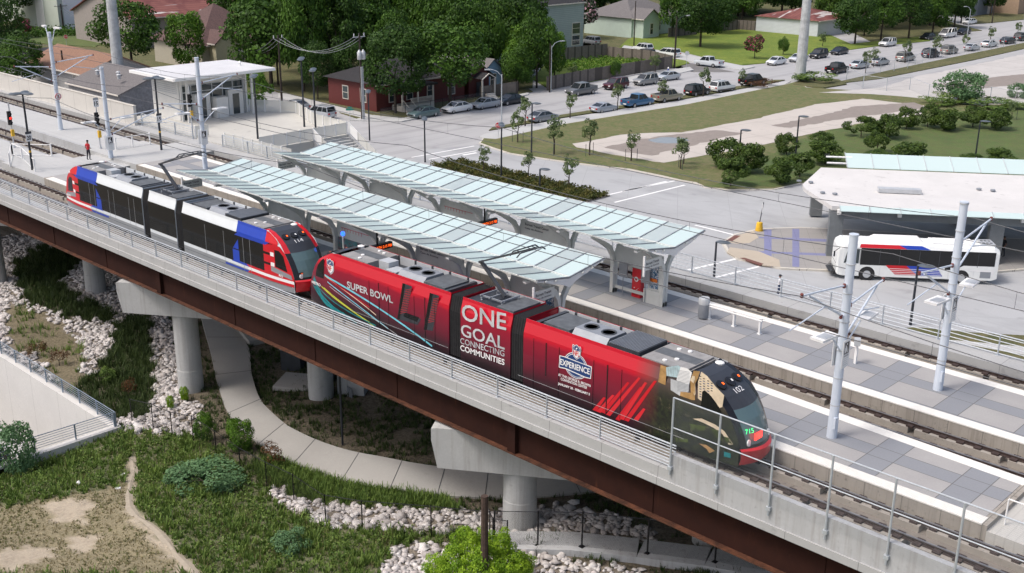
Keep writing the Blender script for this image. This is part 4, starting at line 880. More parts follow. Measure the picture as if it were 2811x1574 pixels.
ltr('AT THE GEORGE R. BROWN', (612, 880), (1018, 1025), 'decwhite', h=.13, f=Zc, bold=.02); ltr('CONVENTION CENTER', (643, 935), (975, 1050), 'decwhite', h=.13, f=Zc, bold=.02); ltr('JANUARY 28 - FEBRUARY 5', (608, 1000), (1010, 1140), 'decwhite', h=.15, f=Zc, bold=.03)
for i, (p_, q_) in enumerate((((1040, 1310), (1180, 1150)), ((1090, 1330), (1290, 1120)), ((1150, 1340), (1480, 960)), ((1210, 1370), (1620, 900)), ((1330, 1430), (1640, 1020)), ((1380, 1420), (1700, 960)), ((1440, 1440), (1820, 940)), ((1560, 1430), (1680, 1290)))):
    a, c = sx(*Zc(*p_)), sx(*Zc(*q_)); sidepatch('red_streak', [(a[0], a[1]), (a[0]+.24, a[1]), (c[0]+.13, c[1]), (c[0], c[1])], 'red' if i % 2 else 'decred', R_, .006+.0005*i, raw=True)
# printed towers at the front end
for pts, m in (([(1900, 745), (1980, 770), (1960, 1000), (1870, 960)], 'tan'),):
    sidepatch('printed_tower', pts, m, R_, .006, f=Zc)
c7 = lambda x, y: (1800+x/6.4375, 900+y/6.4375)
c2_ = lambda x, y: (1850+x/6.4375, 1150+y/6.4375)
for pts, m, f_ in (([(185, 700), (400, 665), (440, 700), (380, 880), (190, 850)], 'glassprint', c7), ([(390, 800), (440, 690), (560, 720), (640, 790), (590, 1010), (370, 930)], 'decwhite', c7), ([(265, 900), (590, 1010), (580, 1130), (420, 1200), (265, 1100)], 'decsilver', c7), ([(670, 760), (780, 775), (740, 900), (690, 1000), (690, 1280), (640, 1280), (430, 1200), (440, 1130), (620, 1150), (610, 930)], 'tan', c7), ([(610, 930), (650, 850), (690, 860), (700, 1180), (680, 1200)], 'cream', c7),
   ([(330, 0), (480, 0), (700, 110), (860, 240), (1000, 480), (930, 480), (830, 290), (680, 170), (500, 70)], 'cream', c2_), ([(280, 90), (560, 140), (520, 215), (300, 200)], 'olivep', c2_), ([(640, 180), (800, 230), (830, 420), (700, 330)], 'olivep', c2_), ([(430, 440), (560, 470), (700, 580), (610, 620), (560, 540)], 'tan', c2_), ([(20, 330), (250, 360), (240, 420), (40, 400)], 'olivep', c2_), ([(850, 600), (960, 640), (960, 720), (850, 690)], 'teal', c2_), ([(850, 330), (930, 360), (990, 480), (880, 430)], 'olivep', c2_)):
    sidepatch('printed_tower', pts, m, R_, .0065, f=f_)
for k in range(16): zy = 745+k*24; sidepatch('printed_lines', [(385, zy), (600, zy+40), (600, zy+47), (385, zy+7)], 'grey', R_, .0085, f=c7)
for k in range(7): sidepatch('printed_lines', [(200+k*30, 705), (206+k*30, 705), (200+k*29, 860), (194+k*29, 860)], 'grey', R_, .0085, f=c7)

sidepatch('printed_tower', [(800, 780), (900, 860), (1040, 1050), (1180, 1210), (1150, 1420), (1100, 1430), (860, 1110), (815, 1130), (800, 1300), (740, 1250), (745, 950)], 'cream', R_, .007, f=c7)
for k in range(9):
    for j, x_ in enumerate((770, 830, 900, 960)):
        y_ = 850+k*45+j*42
        if y_ < 1180-(j*10) or x_ < 800: sidepatch('printed_windows', [(x_, y_), (x_+32, y_+12), (x_+30, y_+26), (x_-2, y_+14)], 'decnavy' if k % 3 else 'bandblack', R_, .009, f=c7)
sidepatch('cab_window', [(820, 1130), (860, 1110), (960, 1210), (1050, 1340), (1110, 1442), (1150, 1560), (790, 1400)], 'bandblack', R_, .016, f=c7)
def seam(x0, y0, x1, y1, f=Z5, m='black', wd=.035):
    a, c = sx(*f(x0, y0)), sx(*f(x1, y1)); X_ = (a[0]+c[0])/2; sidepatch('door_seam', rect(X_-wd/2, X_+wd/2, c[1], a[1]), m, R_, .012, raw=True)
for q in ((517, 650, 517, 920), (580, 668, 580, 950), (643, 690, 643, 975), (815, 755, 812, 1040), (885, 765, 882, 1060), (950, 800, 948, 1085)): seam(*q, wd=.05 if q[0] in (580, 885) else .025)
for q in ((312, 410, 282, 1010), (470, 470, 440, 880), (635, 525, 598, 1130), (1068, 690, 1030, 1300), (1240, 745, 1205, 1360), (1420, 805, 1380, 1430)): seam(*q, f=Zc, wd=.06 if q[0] in (470, 1240) else .025)
a = sx(*Zc(100, 835)); c = sx(*Zc(1020, 1190)); sidepatch('skirt_line', rect(a[0], RB-3, .72, .735), 'decsilver', R_, .0125, raw=True); sidepatch('skirt_line', rect(-46, -38.2, .72, .735), 'decsilver', R_, .0125, raw=True)
lettering('route_display', '715', M['greenled'], TRd, (-21.28, YC-.95, 1.72), (.35, 1, 0), (-.25, 0, 1), w=.42, h=.2, off=.14)
b = MB(); b.obox((-20.95, YC-.35, 1.42), .06, .5, .28, 0); b.build('front_marker', M['redled'], TRd)
b = MB(); b.obox((WB-.33, YC-.1, 1.3), .06, 1.5, .2, 0); dsp = b.build('front_display', M['black'], TW)
lettering('destination', 'THEATER DISTRICT', M['orangeled'], TW, (WB-.30, YC-.75, 1.33), (0, 1, 0), (0, 0, 1), w=1.4, h=.14, off=.02)
# ================================================================== GLASS ROOFED PLATFORM CANOPIES
def canopy(lab, yv, x0, x1, sh):
    T = thing('platform_canopy', lab, 'canopy', ((x0+x1)/2, yv, .35), group='glass roofed platform canopies')
    zv = 3.98; pb = (yv+2.8, 4.40); pf = (yv-2.45, 4.38); n_ = 27; dx = (x1-x0)/n_
    fr = MB(); clear = {1, 12, 19, n_-2}; last = {n_-2}
    for k in range(n_):
        a, c = x0+k*dx+.02, x0+(k+1)*dx-.02; m = M['clear'] if k in clear else M['frost']
        for (y_, z_), nm in ((pb, 'back'), (pf, 'front')):
            s = 1 if nm == 'back' else -1; ya, yb_ = yv+s*.05, y_
            b = MB(); o1 = .0
            P = [(a, ya, zv), (c, ya, zv), (c, yb_, z_), (a, yb_, z_)]
            if s < 0: P = P[::-1]
            b.add(P+[(x, y, z-.02) for x, y, z in P], [(0, 1, 2, 3), (7, 6, 5, 4), (0, 4, 5, 1), (1, 5, 6, 2), (2, 6, 7, 3), (3, 7, 4, 0)])
            b.build('glass_panel', m, T)
    for k in range(n_+1):
        x = x0+k*dx
        b = MB(); b.bar((x, yv, zv+.012), (x, pb[0]+.03, pb[1]+.012), .055, .06); b.bar((x, yv, zv+.012), (x, pf[0]-.03, pf[1]+.012), .055, .06); b.build('rib', M['grey'] if k % 1 == 0 else None, T)
    b = MB(); b.bar((x0, yv, zv+.02), (x1, yv, zv+.02), .09, .07); b.build('valley_gutter', M['canopyframe'], T)
    for (y_, z_) in (pb, pf):
        b = MB(); b.bar((x0-.05, y_, z_-.03), (x1+.05, y_, z_-.03), .05, .07); b.build('edge_bar', M['canopyframe'], T)
    for t_ in (-.75, -.45, .35, .62, .88):                     # purlins under the glass
        y_ = yv+(pb[0]-yv)*t_ if t_ > 0 else yv+(yv-pf[0])*t_; z_ = zv+(pb[1]-zv)*abs(t_)-.1; b = MB(); b.bar((x0+.05, y_, z_), (x1+.12, y_, z_), .14, .07); b.build('purlin', M['canopyframe'], T)
    for e in (x0+.06, x1-.06):                                 # white curved end trims
        b = MB(); th = .12
        for sgn, (ye, ze) in ((1, pb), (-1, pf)):
            pts = []
            for k in range(7):
                t_ = k/6; pts.append((yv+(ye-yv)*t_, zv-.06+(ze-zv)*t_))
            low = [(y, z-(.42*(1-i/6)**1.2+.05)*(.9+.1*math.cos(i*2))) for i, (y, z) in enumerate(pts)]
            pl = pts+low[::-1]; n2 = len(pl); A = [(e-th/2, y, z) for y, z in pl]; B = [(e+th/2, y, z) for y, z in pl]; b.poly(A); b.poly(B[::-1]); b.add(A+B, [(i, (i+1) % n2, (i+1) % n2+n2, i+n2) for i in range(n2)])
        b.build('end_trim', M['white'], T)
    # column bays: twin posts with arched arms, screens between them
    yc = yv+.15
    bays = [(x1-.7, x1-4.3)]+[(x1-7.7-k*7.35, x1-11.9-k*7.35) for k in range(4)]
    bays = [q for q in bays if q[1] > x0-.3]
    for bi, (a, c) in enumerate(bays):
        for x in (a, c):
            b = MB(); w_ = .11
            for sgn, ye, ze in ((1, yv+2.3, 4.15), (-1, yv-1.9, 4.12)):
                arc = [(yc+sgn*.02, .35), (yc+sgn*.02, 2.1), (yc+sgn*.12, 2.75), (yc+sgn*.42, 3.25), (yc+sgn*1.0, 3.62), (ye, ze)]; out = [(yc+sgn*.22, .35), (yc+sgn*.22, 2.1), (yc+sgn*.32, 2.6), (yc+sgn*.62, 3.05), (yc+sgn*1.15, 3.42), (ye+sgn*.08, ze-.09)]
                for i in range(5):
                    for xx in ((x-w_, x+w_),):
                        A = [arc[i], arc[i+1], out[i+1], out[i]]; n2 = 4; P = [(xx[0], y, z) for y, z in A]+[(xx[1], y, z) for y, z in A]
                        b.add(P, [(0, 1, 2, 3), (7, 6, 5, 4), (0, 4, 5, 1), (1, 5, 6, 2), (2, 6, 7, 3), (3, 7, 4, 0)])
            b.box(x-w_, x+w_, yc-.2, yc+.2, .35, .6); b.build('column', M['canopyframe'], T)
        lo, hi = min(a, c), max(a, c)
        b = MB(); b.box(lo+.12, hi-.12, yc-.03, yc+.03, .62, .80); b.box(lo+.12, hi-.12, yc-.03, yc+.03, 2.15, 2.3); b.build('cross_rail', M['canopyframe'], T)
        b = MB(); b.box(lo+.12, hi-.12, yc-.025, yc+.025, 2.3, 3.25); hb = b.build('header_panel', M['canopyframe'], T)
        if bi:
            b = MB(); b.box(lo+.14, hi-.14, yc-.02, yc+.02, .85, 2.12); b.build('art_screen', M['art'][(bi+sh) % 3], T)
            if bi == 1: lettering('station_name', 'Burnett Transit Center', M['darkgrey'], T, (lo+.5, yc-.026, 2.95), (1, 0, 0), (0, 0, 1), w=2.0, h=.16, bold=.02); lettering('station_name', 'Casa de Amigos', M['darkgrey'], T, (lo+.5, yc-.026, 2.7), (1, 0, 0), (0, 0, 1), w=1.5, h=.15, bold=.02)
            if bi == 2:
                b = MB(); b.lathe((0, 0, 0), [(.3, 0), (.3, .02)], 20); o = unshift(b.build('route_disc', M['white'], T)); o.rotation_euler = (R(90), 0, 0); o.location = Vector((hi-.5, yc-.03, 2.8))-Vector(T.location)
                lettering('route_number', '7', M['darkgrey'], T, (hi-.6, yc-.055, 2.66), (1, 0, 0), (0, 0, 1), h=.3, bold=.04)
                b = MB(); b.box(lo+.5, hi-1, yc-.034, yc-.028, 2.78, 2.81)
                for k in range(8): b.box(lo+.6+k*.27, lo+.63+k*.27, yc-.034, yc-.028, 2.6, 2.78)
                b.build('route_map', M['decred'], T)
    # benches of perforated steel under the first bays
    for bi in (1, 3):
        if bi < len(bays):
            lo = min(bays[bi])
            for k in range(4):
                b = MB(); x = lo+1.1+k*.58
                b.box(x, x+.5, yc-.55, yc-.12, .78, .81); b.bar((x+.25, yc-.13, .82), (x+.25, yc-.03, 1.25), .5, .02); b.build('seat', M['grey'], T)
            b = MB(); b.bar((lo+1.0, yc-.35, .74), (lo+3.5, yc-.35, .74), .06); b.bar((lo+1.3, yc-.35, .35), (lo+1.3, yc-.35, .74), .06); b.bar((lo+3.2, yc-.35, .35), (lo+3.2, yc-.35, .74), .06); b.build('seat_frame', M['grey'], T)
    # information cabinet at the right end
    a = x1-.7; b = MB(); b.box(a-1.25, a-.12, yc-.22, yc+.22, .35, 1.15); b.build('cabinet', M['canopyframe'], T); b = MB(); b.box(a-1.05, a-.2, yc-.1, yc+.1, 1.15, 2.75); b.build('poster_case', M['canopyframe'], T)
    b = MB(); b.box(a-.92, a-.34, yc-.125, yc-.1, 1.25, 2.6); b.build('poster', M['poster'], T); b = MB(); b.box(a-.88, a-.38, yc-.132, yc-.125, 1.65, 1.85); b.build('poster_band', M['orange'], T)
    # end name boards hanging on the track side
    for e, sx_ in ((x1-.35, 1), (x0+.3, -1)):
        b = MB(); b.box(e-.04, e+.04, yv-2.25, yv-.75, 3.05, 3.62); o = b.build('name_board', M['canopyframe'], T); b = MB(); b.box(e-.06, e+.06, yv-2.32, yv-2.24, 2.75, 3.9); b.build('board_edge', M['white'], T)
        lettering('station_name', 'Burnett Transit', M['darkgrey'], T, (e+.042, yv-2.15, 3.36), (0, 1, 0), (0, 0, 1), w=1.15, h=.14, bold=.02); lettering('station_name', 'Casa de Amigos', M['darkgrey'], T, (e+.042, yv-2.15, 3.15), (0, 1, 0), (0, 0, 1), w=1.15, h=.13, bold=.02)
    # moving text display
    for bx in ((bays[2][0]+bays[1][1])/2,):
        b = MB(); b.box(bx-.12, bx+.12, yv-1.9, yv-.3, 2.75, 3.1); b.box(bx-.03, bx+.03, yv-1.4, yv-1.3, 3.1, 3.95); d = b.build('display', M['black'], T)
        lettering('display_text', 'NORTH 2:15 PM', M['orangeled'], T, (bx+.125, yv-1.8, 2.84), (0, 1, 0), (0, 0, 1), w=1.4, h=.17, bold=.02)
    for k in range(6):
        x = x1-1-k*5.6; b = MB()
        for q in (.0,): b.box(x-.12, x+.12, pf[0]+.2, pf[0]+1.5, 3.95, 4.05)
        b.build('soffit_light', M['white'], T)
    return T
def m_art(nm, cs, sc):
    m, t, b = newmat(nm); f = noise(t, sc, 6, .7, lo=.3, hi=.7, dist=1.5); c = mixc(t, f, cs[0], cs[1]); f2 = noise(t, sc*1.7, 4, .7, lo=.5, hi=.6, dist=2); c = mixc(t, f2, c, cs[2]); t.links.new(c, b.inputs['Base Color']); b.inputs['Roughness'].default_value = .3; return m
M['art'] = [m_art('art_glass_blue', ((.02, .06, .22), (.08, .25, .42), (.30, .42, .12)), 1.2), m_art('art_glass_brown', ((.16, .10, .04), (.30, .22, .10), (.18, .28, .08)), 1.5), m_art('art_glass_leaf', ((.04, .12, .10), (.12, .30, .35), (.25, .06, .10)), 1.4)]
M['poster'] = m_art('poster_print', ((.01, .02, .04), (.05, .20, .38), (.75, .75, .78)), 3.5); M['orange'] = mat('poster_orange', (.65, .16, .02), .4, var=.2, scale=9)
canopy('butterfly shaped glass canopy on the nearer platform, directly behind the trains', 4.7, -68.3, -34.9, 0)
canopy('butterfly shaped glass canopy on the farther platform, with the red help kiosk', 12.75, -68.6, -34.2, 1)
# things standing on the platforms
b = MB(); b.box(-46.2, -41.2, 2.8, 6.9, .351, .356); tag(b.build('blue_mat', mat('blue_tactile_paving', (.05, .12, .42), .7, var=.2, scale=3)), 'blue tactile floor area on the nearer platform under the canopy', 'floor mat')
def kiosk(x, y, lab):
    T = thing('help_kiosk', lab, 'kiosk', (x, y, .35), group='red help kiosks'); b = MB(); b.obox((x, y, .35), .62, .35, 1.75, 0); b.build('housing', M['red'], T); b = MB(); b.obox((x, y, 2.1), .66, .4, .35, 0); b.build('hood', M['darkgrey'], T)
    b = MB(); b.lathe((0, 0, 0), [(.15, 0), (.15, .01)], 16); o = unshift(b.build('logo_disc', M['white'], T)); o.rotation_euler = (R(90), 0, 0); o.location = (0, -.18, 1.1); lettering('logo', 'M', M['red'], T, (x-.08, y-.195, 1.37), (1, 0, 0), (0, 0, 1), h=.16, bold=.04)
    b = MB(); b.bar((x-.1, y-.18, .62), (x+.05, y-.18, .85), .07, .01); b.bar((x+.05, y-.18, .8), (x+.18, y-.18, .95), .05, .01); b.lathe((x-.12, y-.18, .9), [(.04, 0), (.04, .05)], 8); b.build('figure_mark', M['white'], T)
kiosk(-36.9, 13.15, 'red help kiosk with a white round mark between the farther canopy posts')
for i, (x, lab) in enumerate(((-37.6, 'dark grey notice panel hanging left of the red kiosk'), (-36.0, 'dark grey notice panel hanging right of the red kiosk'))):
    b = MB(); b.box(x-.3, x+.3, 12.6, 12.66, 1.5, 2.4); b.box(x-.02, x+.02, 12.62, 12.64, .35, 1.5); o = b.build('notice_panel', M['grey']); tag(o, lab, 'notice panel'); recenter(o, (x, 12.63, .35))
T = thing('litter_bin', 'round grey perforated metal litter bin on the farther platform', 'litter bin', (-32.13, 12.85, .35)); b = MB(); b.lathe((-32.13, 12.85, .35), [(.28, .06), (.3, .1), (.3, .85)], 20); b.build('drum', M['grey'], T, smooth=True); b = MB(); b.lathe((-32.13, 12.85, 1.2), [(.31, 0), (.31, .3), (.27, .36), (.15, .37)], 20); b.build('lid', M['lgrey'], T, smooth=True)
T = thing('lean_rail', 'long white tubular leaning rail with three posts beside the litter bin', 'leaning rail', (-30.2, 12.97, .35)); b = MB()
for z in (1.25, 1.12): b.tube((-31.95, 12.9, z), (-28.5, 12.9, z), .05)
b.tube((-31.95, 13.1, 1.2), (-28.5, 13.1, 1.2), .035); b.build('rail', M['white'], T)
for x in (-31.85, -30.25, -28.65): b = MB(); b.box(x-.05, x+.05, 12.9, 13.06, .35, 1.2); b.box(x-.1, x+.1, 12.87, 13.1, .35, .4); b.build('post', M['white'], T)
T = thing('camera_post', 'short white post with a boxy speaker on the farther platform', 'speaker post', (-23.1, 12.87, .35)); b = MB(); b.box(-23.16, -23.04, 12.8, 12.92, .35, 1.35); b.build('post', M['white'], T); b = MB(); b.obox((-23.1, 12.85, 1.35), .3, .4, .32, .5); b.build('speaker', M['lgrey'], T)
T = thing('emergency_light', 'glowing blue emergency lamp under the nearer canopy', 'lamp', (-51.5, 3.3, .35)); b = MB(); b.box(-51.54, -51.46, 3.27, 3.33, .35, 3.0); b.build('post', M['canopyframe'], T); b = MB(); b.lathe((-51.5, 3.3, 3.0), [(.07, 0), (.12, .04), (.12, .2), (.05, .26)], 14); b.build('lens', M['blueled'], T)
# ================================================================== OVERHEAD LINE POLES
def sign_people(T, x, y, z):
    for s in (-1, 1):
        b = MB(); b.box(x+.21, x+.235, y-.3, y+.3, z-.62, z+.62) if s > 0 else b.box(x-.235, x-.21, y-.3, y+.3, z-.62, z+.62); sg = b.build('platform_sign', M['white'], T)
        if s > 0:
            b = MB(); b.box(x+.236, x+.24, y-.19, y+.19, z, z+.52); b.build('sign_field', M['black'], sg); b = MB(); X = x+.2415
            b.add([(X, y-.15, z+.05), (X, y-.06, z+.05), (X, y-.04, z+.26), (X, y-.15, z+.32)], [(0, 1, 2, 3)]); b.add([(X, y+.02, z+.05), (X, y+.10, z+.05), (X, y+.02, z+.3), (X, y-.1, z+.42), (X, y-.12, z+.34)], [(0, 1, 2, 3, 4)]); b.add([(X, y-.03, z+.4), (X, y+.04, z+.4), (X, y+.04, z+.48), (X, y-.03, z+.48)], [(0, 1, 2, 3)]); b.build('sign_mark', M['white'], sg)
            lettering('sign_text', 'CAUTION', M['darkgrey'], sg, (x+.237, y-.19, z-.12), (0, 1, 0), (0, 0, 1), w=.38, h=.07, bold=.02, off=.003)
            for k in range(4): b = MB(); b.box(x+.2355, x+.2375, y-.17, y+.17, z-.22-k*.09, z-.2-k*.09); b.build('sign_line', M['lgrey'], sg)
def ocpole(x, y, z, h, lab, r=.2, arms=(), panels=(), sign=None, lamps=()):
    T = thing('catenary_pole', lab, 'pole', (x, y, z), group='overhead line poles')
    b = MB(); b.lathe((x, y, z), [(r*1.12, 0), (r*1.08, .9), (r, 1.0), (r*.9, h-.05), (r*.98, h-.05), (r*.98, h)], 20); b.build('shaft', M['polepaint'], T, smooth=True)
    for zz in [1.5+k*1.25 for k in range(int((h-1.6)/1.25)+1)]: b = MB(); b.lathe((x, y, z+zz), [(r*1.06, 0), (r*1.06, .04)], 16); b.build('clamp', M['lgrey'], T)
    if h < 9.5: b = MB(); b.obox((x+.17, y-.12, z+.5), .1, .25, .5, 0); b.build('hatch', M['polepaint'], T)
    for s, L, z1 in arms:                                       # cantilever to one track: top tube, strut, steady arm
        ye = y+s*L; b = MB(); b.tube((x, y+s*r, z+z1), (x-.1, ye, z+z1+.35), .045); b.tube((x, y+s*r, z+z1-1.35), (x-.1, ye-s*.55, z+z1+.22), .05); b.tube((x-.05, y+s*L*.45, z+z1-.55), (x-.3, ye+s*.35, z+z1-1.05), .03); ar = b.build('bracket_arm', M['polepaint'], T)
        for q in ((x, y+s*(r+.16), z+z1), (x, y+s*(r+.16), z+z1-1.33), (x-.1, ye, z+z1+.36)): b = MB(); b.lathe((q[0], q[1], q[2]-.09), [(.05, 0), (.08, .05), (.05, .1), (.08, .14), (.05, .19)], 8); b.build('insulator', mat('insulator_brown', (.16, .03, .02), .4, var=0) if 'ins' not in M else M['ins'], ar)
    for s, zp in panels:                                        # flat lamp heads on struts
        ye = y+s*1.75; b = MB(); b.tube((x, y+s*.1, z+zp-1.1), (x+.1, ye-s*.45, z+zp-.05), .035); lp = b.build('lamp_strut', M['polepaint'], T)
        b = MB(); b.obox((x+.1, ye, z+zp-.05), .62, 1.15, .1, .1*s); b.build('lamp_head', M['white'], lp); b = MB(); b.obox((x+.14, ye+s*.08, z+zp+.05), .45, .62, .02, .1*s); b.build('lamp_glass', M['lgrey'], lp)
    if sign: sign_people(T, x, y, z+sign)
    for dy, dx in lamps:
        b = MB(); b.path([(x, y, z+h-1.3), (x+dx*.45, y+dy*.45, z+h-.5), (x+dx*.7, y+dy*.7, z+h+.2), (x+dx*1.0, y+dy*1.0, z+h+.42)], .045); la = b.build('lamp_arm', M['polepaint'], T); b = MB(); b.obox((x+dx*1.15, y+dy*1.15, z+h+.36), .32, .75, .16, math.atan2(dy, dx)-R(90)); b.build('lamp_head', M['white'], la)
    return T
M['ins'] = mat('insulator_brown', (.16, .03, .02), .4, var=0)
ocpole(-19.9, 4.65, .35, 9.02, 'light grey line pole on the nearer platform, nearest to the camera', .2, ((-1, 3.6, 6.9), (1, 3.4, 5.9)), ((-1, 5.1), (1, 5.1)), 3.9)
ocpole(-18.8, 12.7, .35, 9.1, 'light grey line pole on the farther platform at the right', .2, ((-1, 3.6, 6.2), (1, 3.8, 7.2)), ((-1, 4.9), (1, 4.9)), 4.1)
ocpole(-107.9, 12.4, .25, 9.5, 'light grey line pole with two street lamps on the left concrete island', .2, ((-1, 3.7, 6.2), (1, 4.2, 6.6)), (), None, ((0.2, -1.2), (.35, .9)))
ocpole(-92.7, 9.75, .25, 7.95, 'light grey line pole by the level crossing with a speed sign beside it', .19, ((1, 5.5, 3.4),), ((-1, 3.4), (1, 3.4)), 1.35)
ocpole(-82.95, 13.2, .35, 9.3, 'light grey line pole at the left end of the farther platform', .19, ((1, 3.8, 7.2), (-1, 3.4, 5.5)), ((-1, 4.9), (1, 4.9)), 2.7)
def wires(name, lab, P, r=.014, m='darkgrey', sag=0, nseg=10):
    b = MB()
    for a, c in P:
        pts = [tuple(a[i]+(c[i]-a[i])*k/nseg-(sag*4*(k/nseg)*(1-k/nseg) if i == 2 else 0) for i in range(3)) for k in range(nseg+1)]; b.path(pts, r, 5)
    o = b.build(name, M[m]); tag(o, lab, 'wire'); return recenter(o, P[0][0])
for y, lab in ((.72, 'pair of overhead line wires above the nearest track'), (8.48, 'pair of overhead line wires above the middle track'), (16.83, 'pair of overhead line wires above the farthest track')):
    T = thing('overhead_wire', lab, 'overhead wire', (-19.9, y, 5.4), group='overhead line wires')
    for zz, sg in ((6.56, 0), (7.7, .75)):
        xs = [-245, -200, -154, -107.9, -83, -51.5, -19.9, 12.0]; b = MB()
        for a, c in zip(xs, xs[1:]):
            n_ = 12; b.path([(a+(c-a)*k/n_, y, zz-(sg*4*(k/n_)*(1-k/n_))) for k in range(n_+1)], .019, 5)
        if sg:
            for a, c in zip(xs[3:], xs[4:]):
                for k in (2, 4, 6, 8, 10): t_ = k/12; x = a+(c-a)*t_; b.tube((x, y, 6.56), (x, y, 7.7-.75*4*t_*(1-t_)), .008, n=4)
        b.build('contact_wire' if not sg else 'messenger_wire', M['darkgrey'], T)
# ================================================================== DARK PLATFORM AND PLAZA LAMPS
M['lamphead'] = mat('lamp_head_grey', (.10, .12, .14), .35, .2, var=.1)
def lamp(x, y, z, h, lab, heads=2, a=0, grp='dark twin headed lamp posts'):
    T = thing('lamp_post', lab, 'lamp post', (x, y, z), group=grp); b = MB(); b.lathe((x, y, z), [(.11, 0), (.1, .3), (.075, h)], 10); b.build('pole', M['darkpole'], T)
    for k in range(heads):
        t_ = a+k*(2*math.pi/heads if heads != 2 else math.pi); cx, cy = x+math.cos(t_)*.55, y+math.sin(t_)*.55
        b = MB(); b.bar((x, y, z+h-.08), (cx, cy, z+h-.02), .06); n_ = 12; rg = []
        for rr, zz in ((.05, -.12), (.36, -.05), (.46, .02), (.32, .11), (.03, .15)):
            rg.append([(cx+math.cos(t_)*math.cos(q)*rr*1.35-math.sin(t_)*math.sin(q)*rr*.75, cy+math.sin(t_)*math.cos(q)*rr*1.35+math.cos(t_)*math.sin(q)*rr*.75, z+h+zz) for q in [2*math.pi*i/n_ for i in range(n_)]])
        b.loft(rg, cap=True); b.build('lamp_head', M['lamphead'], T, smooth=True)
    return T
for (sp_, z0, ty, lab, hd) in ((Z1(245, 1280), .3, 705/2.74, 'dark lamp post with three heads and a 20 sign at the left crossing end', 3), (Z1(1215, 1130), .3, 590/2.74, 'dark lamp post with a 15 sign in front of the pavilion', 3), (Z1(1940, 1045), .3, 575/2.74, 'dark twin headed lamp post on the plaza at the railing corner', 2),
    (Z1(2290, 955), .3, 445/2.74, 'taller dark twin headed lamp post at the back of the plaza', 2), (Z1(2375, 980), .3, 528/2.74, 'dark lamp post with one pair of heads, right of the tall plaza lamp', 2),
    (Z2(205, 1058), -5.98, 690/2.74, 'dark twin headed lamp post at the head of the stairs by the silver conduit pole', 2), (Z2(622, 1222), -5.98, 895/2.74, 'dark twin headed lamp post behind the farther canopy near the crosswalk', 2), (Z2(1195, 1350), -5.98, 940/2.74, 'dark twin headed lamp post in the planting bed with the red sign behind', 2),
    (Z2(1422, 1150), -5.86, 778/2.74, 'dark single headed lamp post on the lawn corner near the grey car', 1), (Z2(1484, 1425), -5.9, 1272/2.74, 'dark single headed lamp post at the right end of the planting bed', 1),
    (Z3(432, 1225), -5.85, 978/2.7375, 'dark garden lamp post standing in the large shrub clump', 1), (Z3(858, 1180), -5.85, 875/2.7375, 'dark garden lamp post beside the round shrub in mid lawn', 1), (Z3(2213, 1160), -5.85, 912/2.7375, 'dark garden lamp post on the green lawn at the right', 1),
    (Z6(235, 695), -5.98, 430/2.622, 'dark lamp post behind the far railing next to the striped crosswalk', 1), (F(2290, 818), -5.98, 668*1.0912, 'dark lamp post on the grass strip in front of the bus', 1)):
    ty = ty if ty > 0 else 0
    if lab.startswith('dark lamp post behind the far'): ty = 500+430/2.622
    P = at(*sp_, z0); lamp(P[0], P[1], z0, hgt(sp_, ty, z0), lab, hd, R(-42) if hd == 2 else R(20))
def plate(T, x, y, z, w_, h_, m='white', txt=None, tm='black', nm='sign_plate', th=.3):
    b = MB(); b.box(x+.08, x+.1, y-w_/2, y+w_/2, z-h_/2, z+h_/2); b.build(nm, M[m], T)
    if txt: lettering('sign_text', txt, M[tm], T, (x+.1, y-w_*.36, z-h_*.3), (0, 1, 0), (0, 0, 1), w=w_*.72, h=h_*th*2, bold=.03, off=.006)
# speed signs on posts
for (sp_, z0, lab, sig) in ((Z1(107, 1110), .3, 'railway signal showing red with a yellow box at the far left', 1), (Z1(757, 1120), .3, 'railway signal with yellow box and a 15 sign, left of the crossing pole', 1), (Z1(1445, 960), .3, 'railway signal with yellow box in front of the pavilion doors', 1)):
    P = at(*sp_, z0); x, y, _ = P; T = thing('rail_signal', lab, 'rail signal', (x, y, z0), group='rail signals'); b = MB(); b.lathe((x, y, z0), [(.16, 0), (.09, .25), (.06, .5), (.055, 4.1)], 10); b.build('post', M['lgrey'], T)
    b = MB(); b.obox((x+.1, y, z0+1.05), .22, .26, .62, 0); b.build('yellow_box', M['yellow'], T)
    b = MB(); b.obox((x+.12, y-.12, z0+2.1), .22, .32, 1.25, 0); hd = b.build('signal_head', M['black'], T)
    for k in range(3):
        b = MB(); b.tube((x+.22, y-.12, z0+2.35+k*.38), (x+.42, y-.12, z0+2.35+k*.38), .13, n=12, cap=False); b.build('visor', M['black'], hd); b = MB(); b.tube((x+.235, y-.12, z0+2.35+k*.38), (x+.245, y-.12, z0+2.35+k*.38), .12, n=12); b.build('lens', M['redled'] if k == 1 and 'red' in lab else M['darkgrey'], hd)
    if '15' in lab: plate(T, x, y, z0+4.15, .5, .62, txt='15'); plate(T, x, y, z0+4.56, .5, .18, m='grey')
for (q, ztop, txt) in ((at(*Z1(245, 1280), .3), 3.05, '20'), (at(*Z1(1215, 1130), .3), 3.15, '15')):
    T = thing('speed_sign', {'20': 'white 20 speed sign on the three headed lamp post at the left edge', '15': 'white 15 speed sign on the dark lamp post in front of the pavilion'}[txt], 'sign', (q[0], q[1], ztop)); plate(T, q[0]+.02, q[1], ztop, .5, .62, txt=txt); plate(T, q[0]+.02, q[1], ztop+.42, .52, .2, m='darkgrey'); b = MB(); b.lathe((q[0], q[1], ztop-1.25), [(.1, 0), (.1, .16)], 10); b.build('yellow_band', M['yellow'], T)
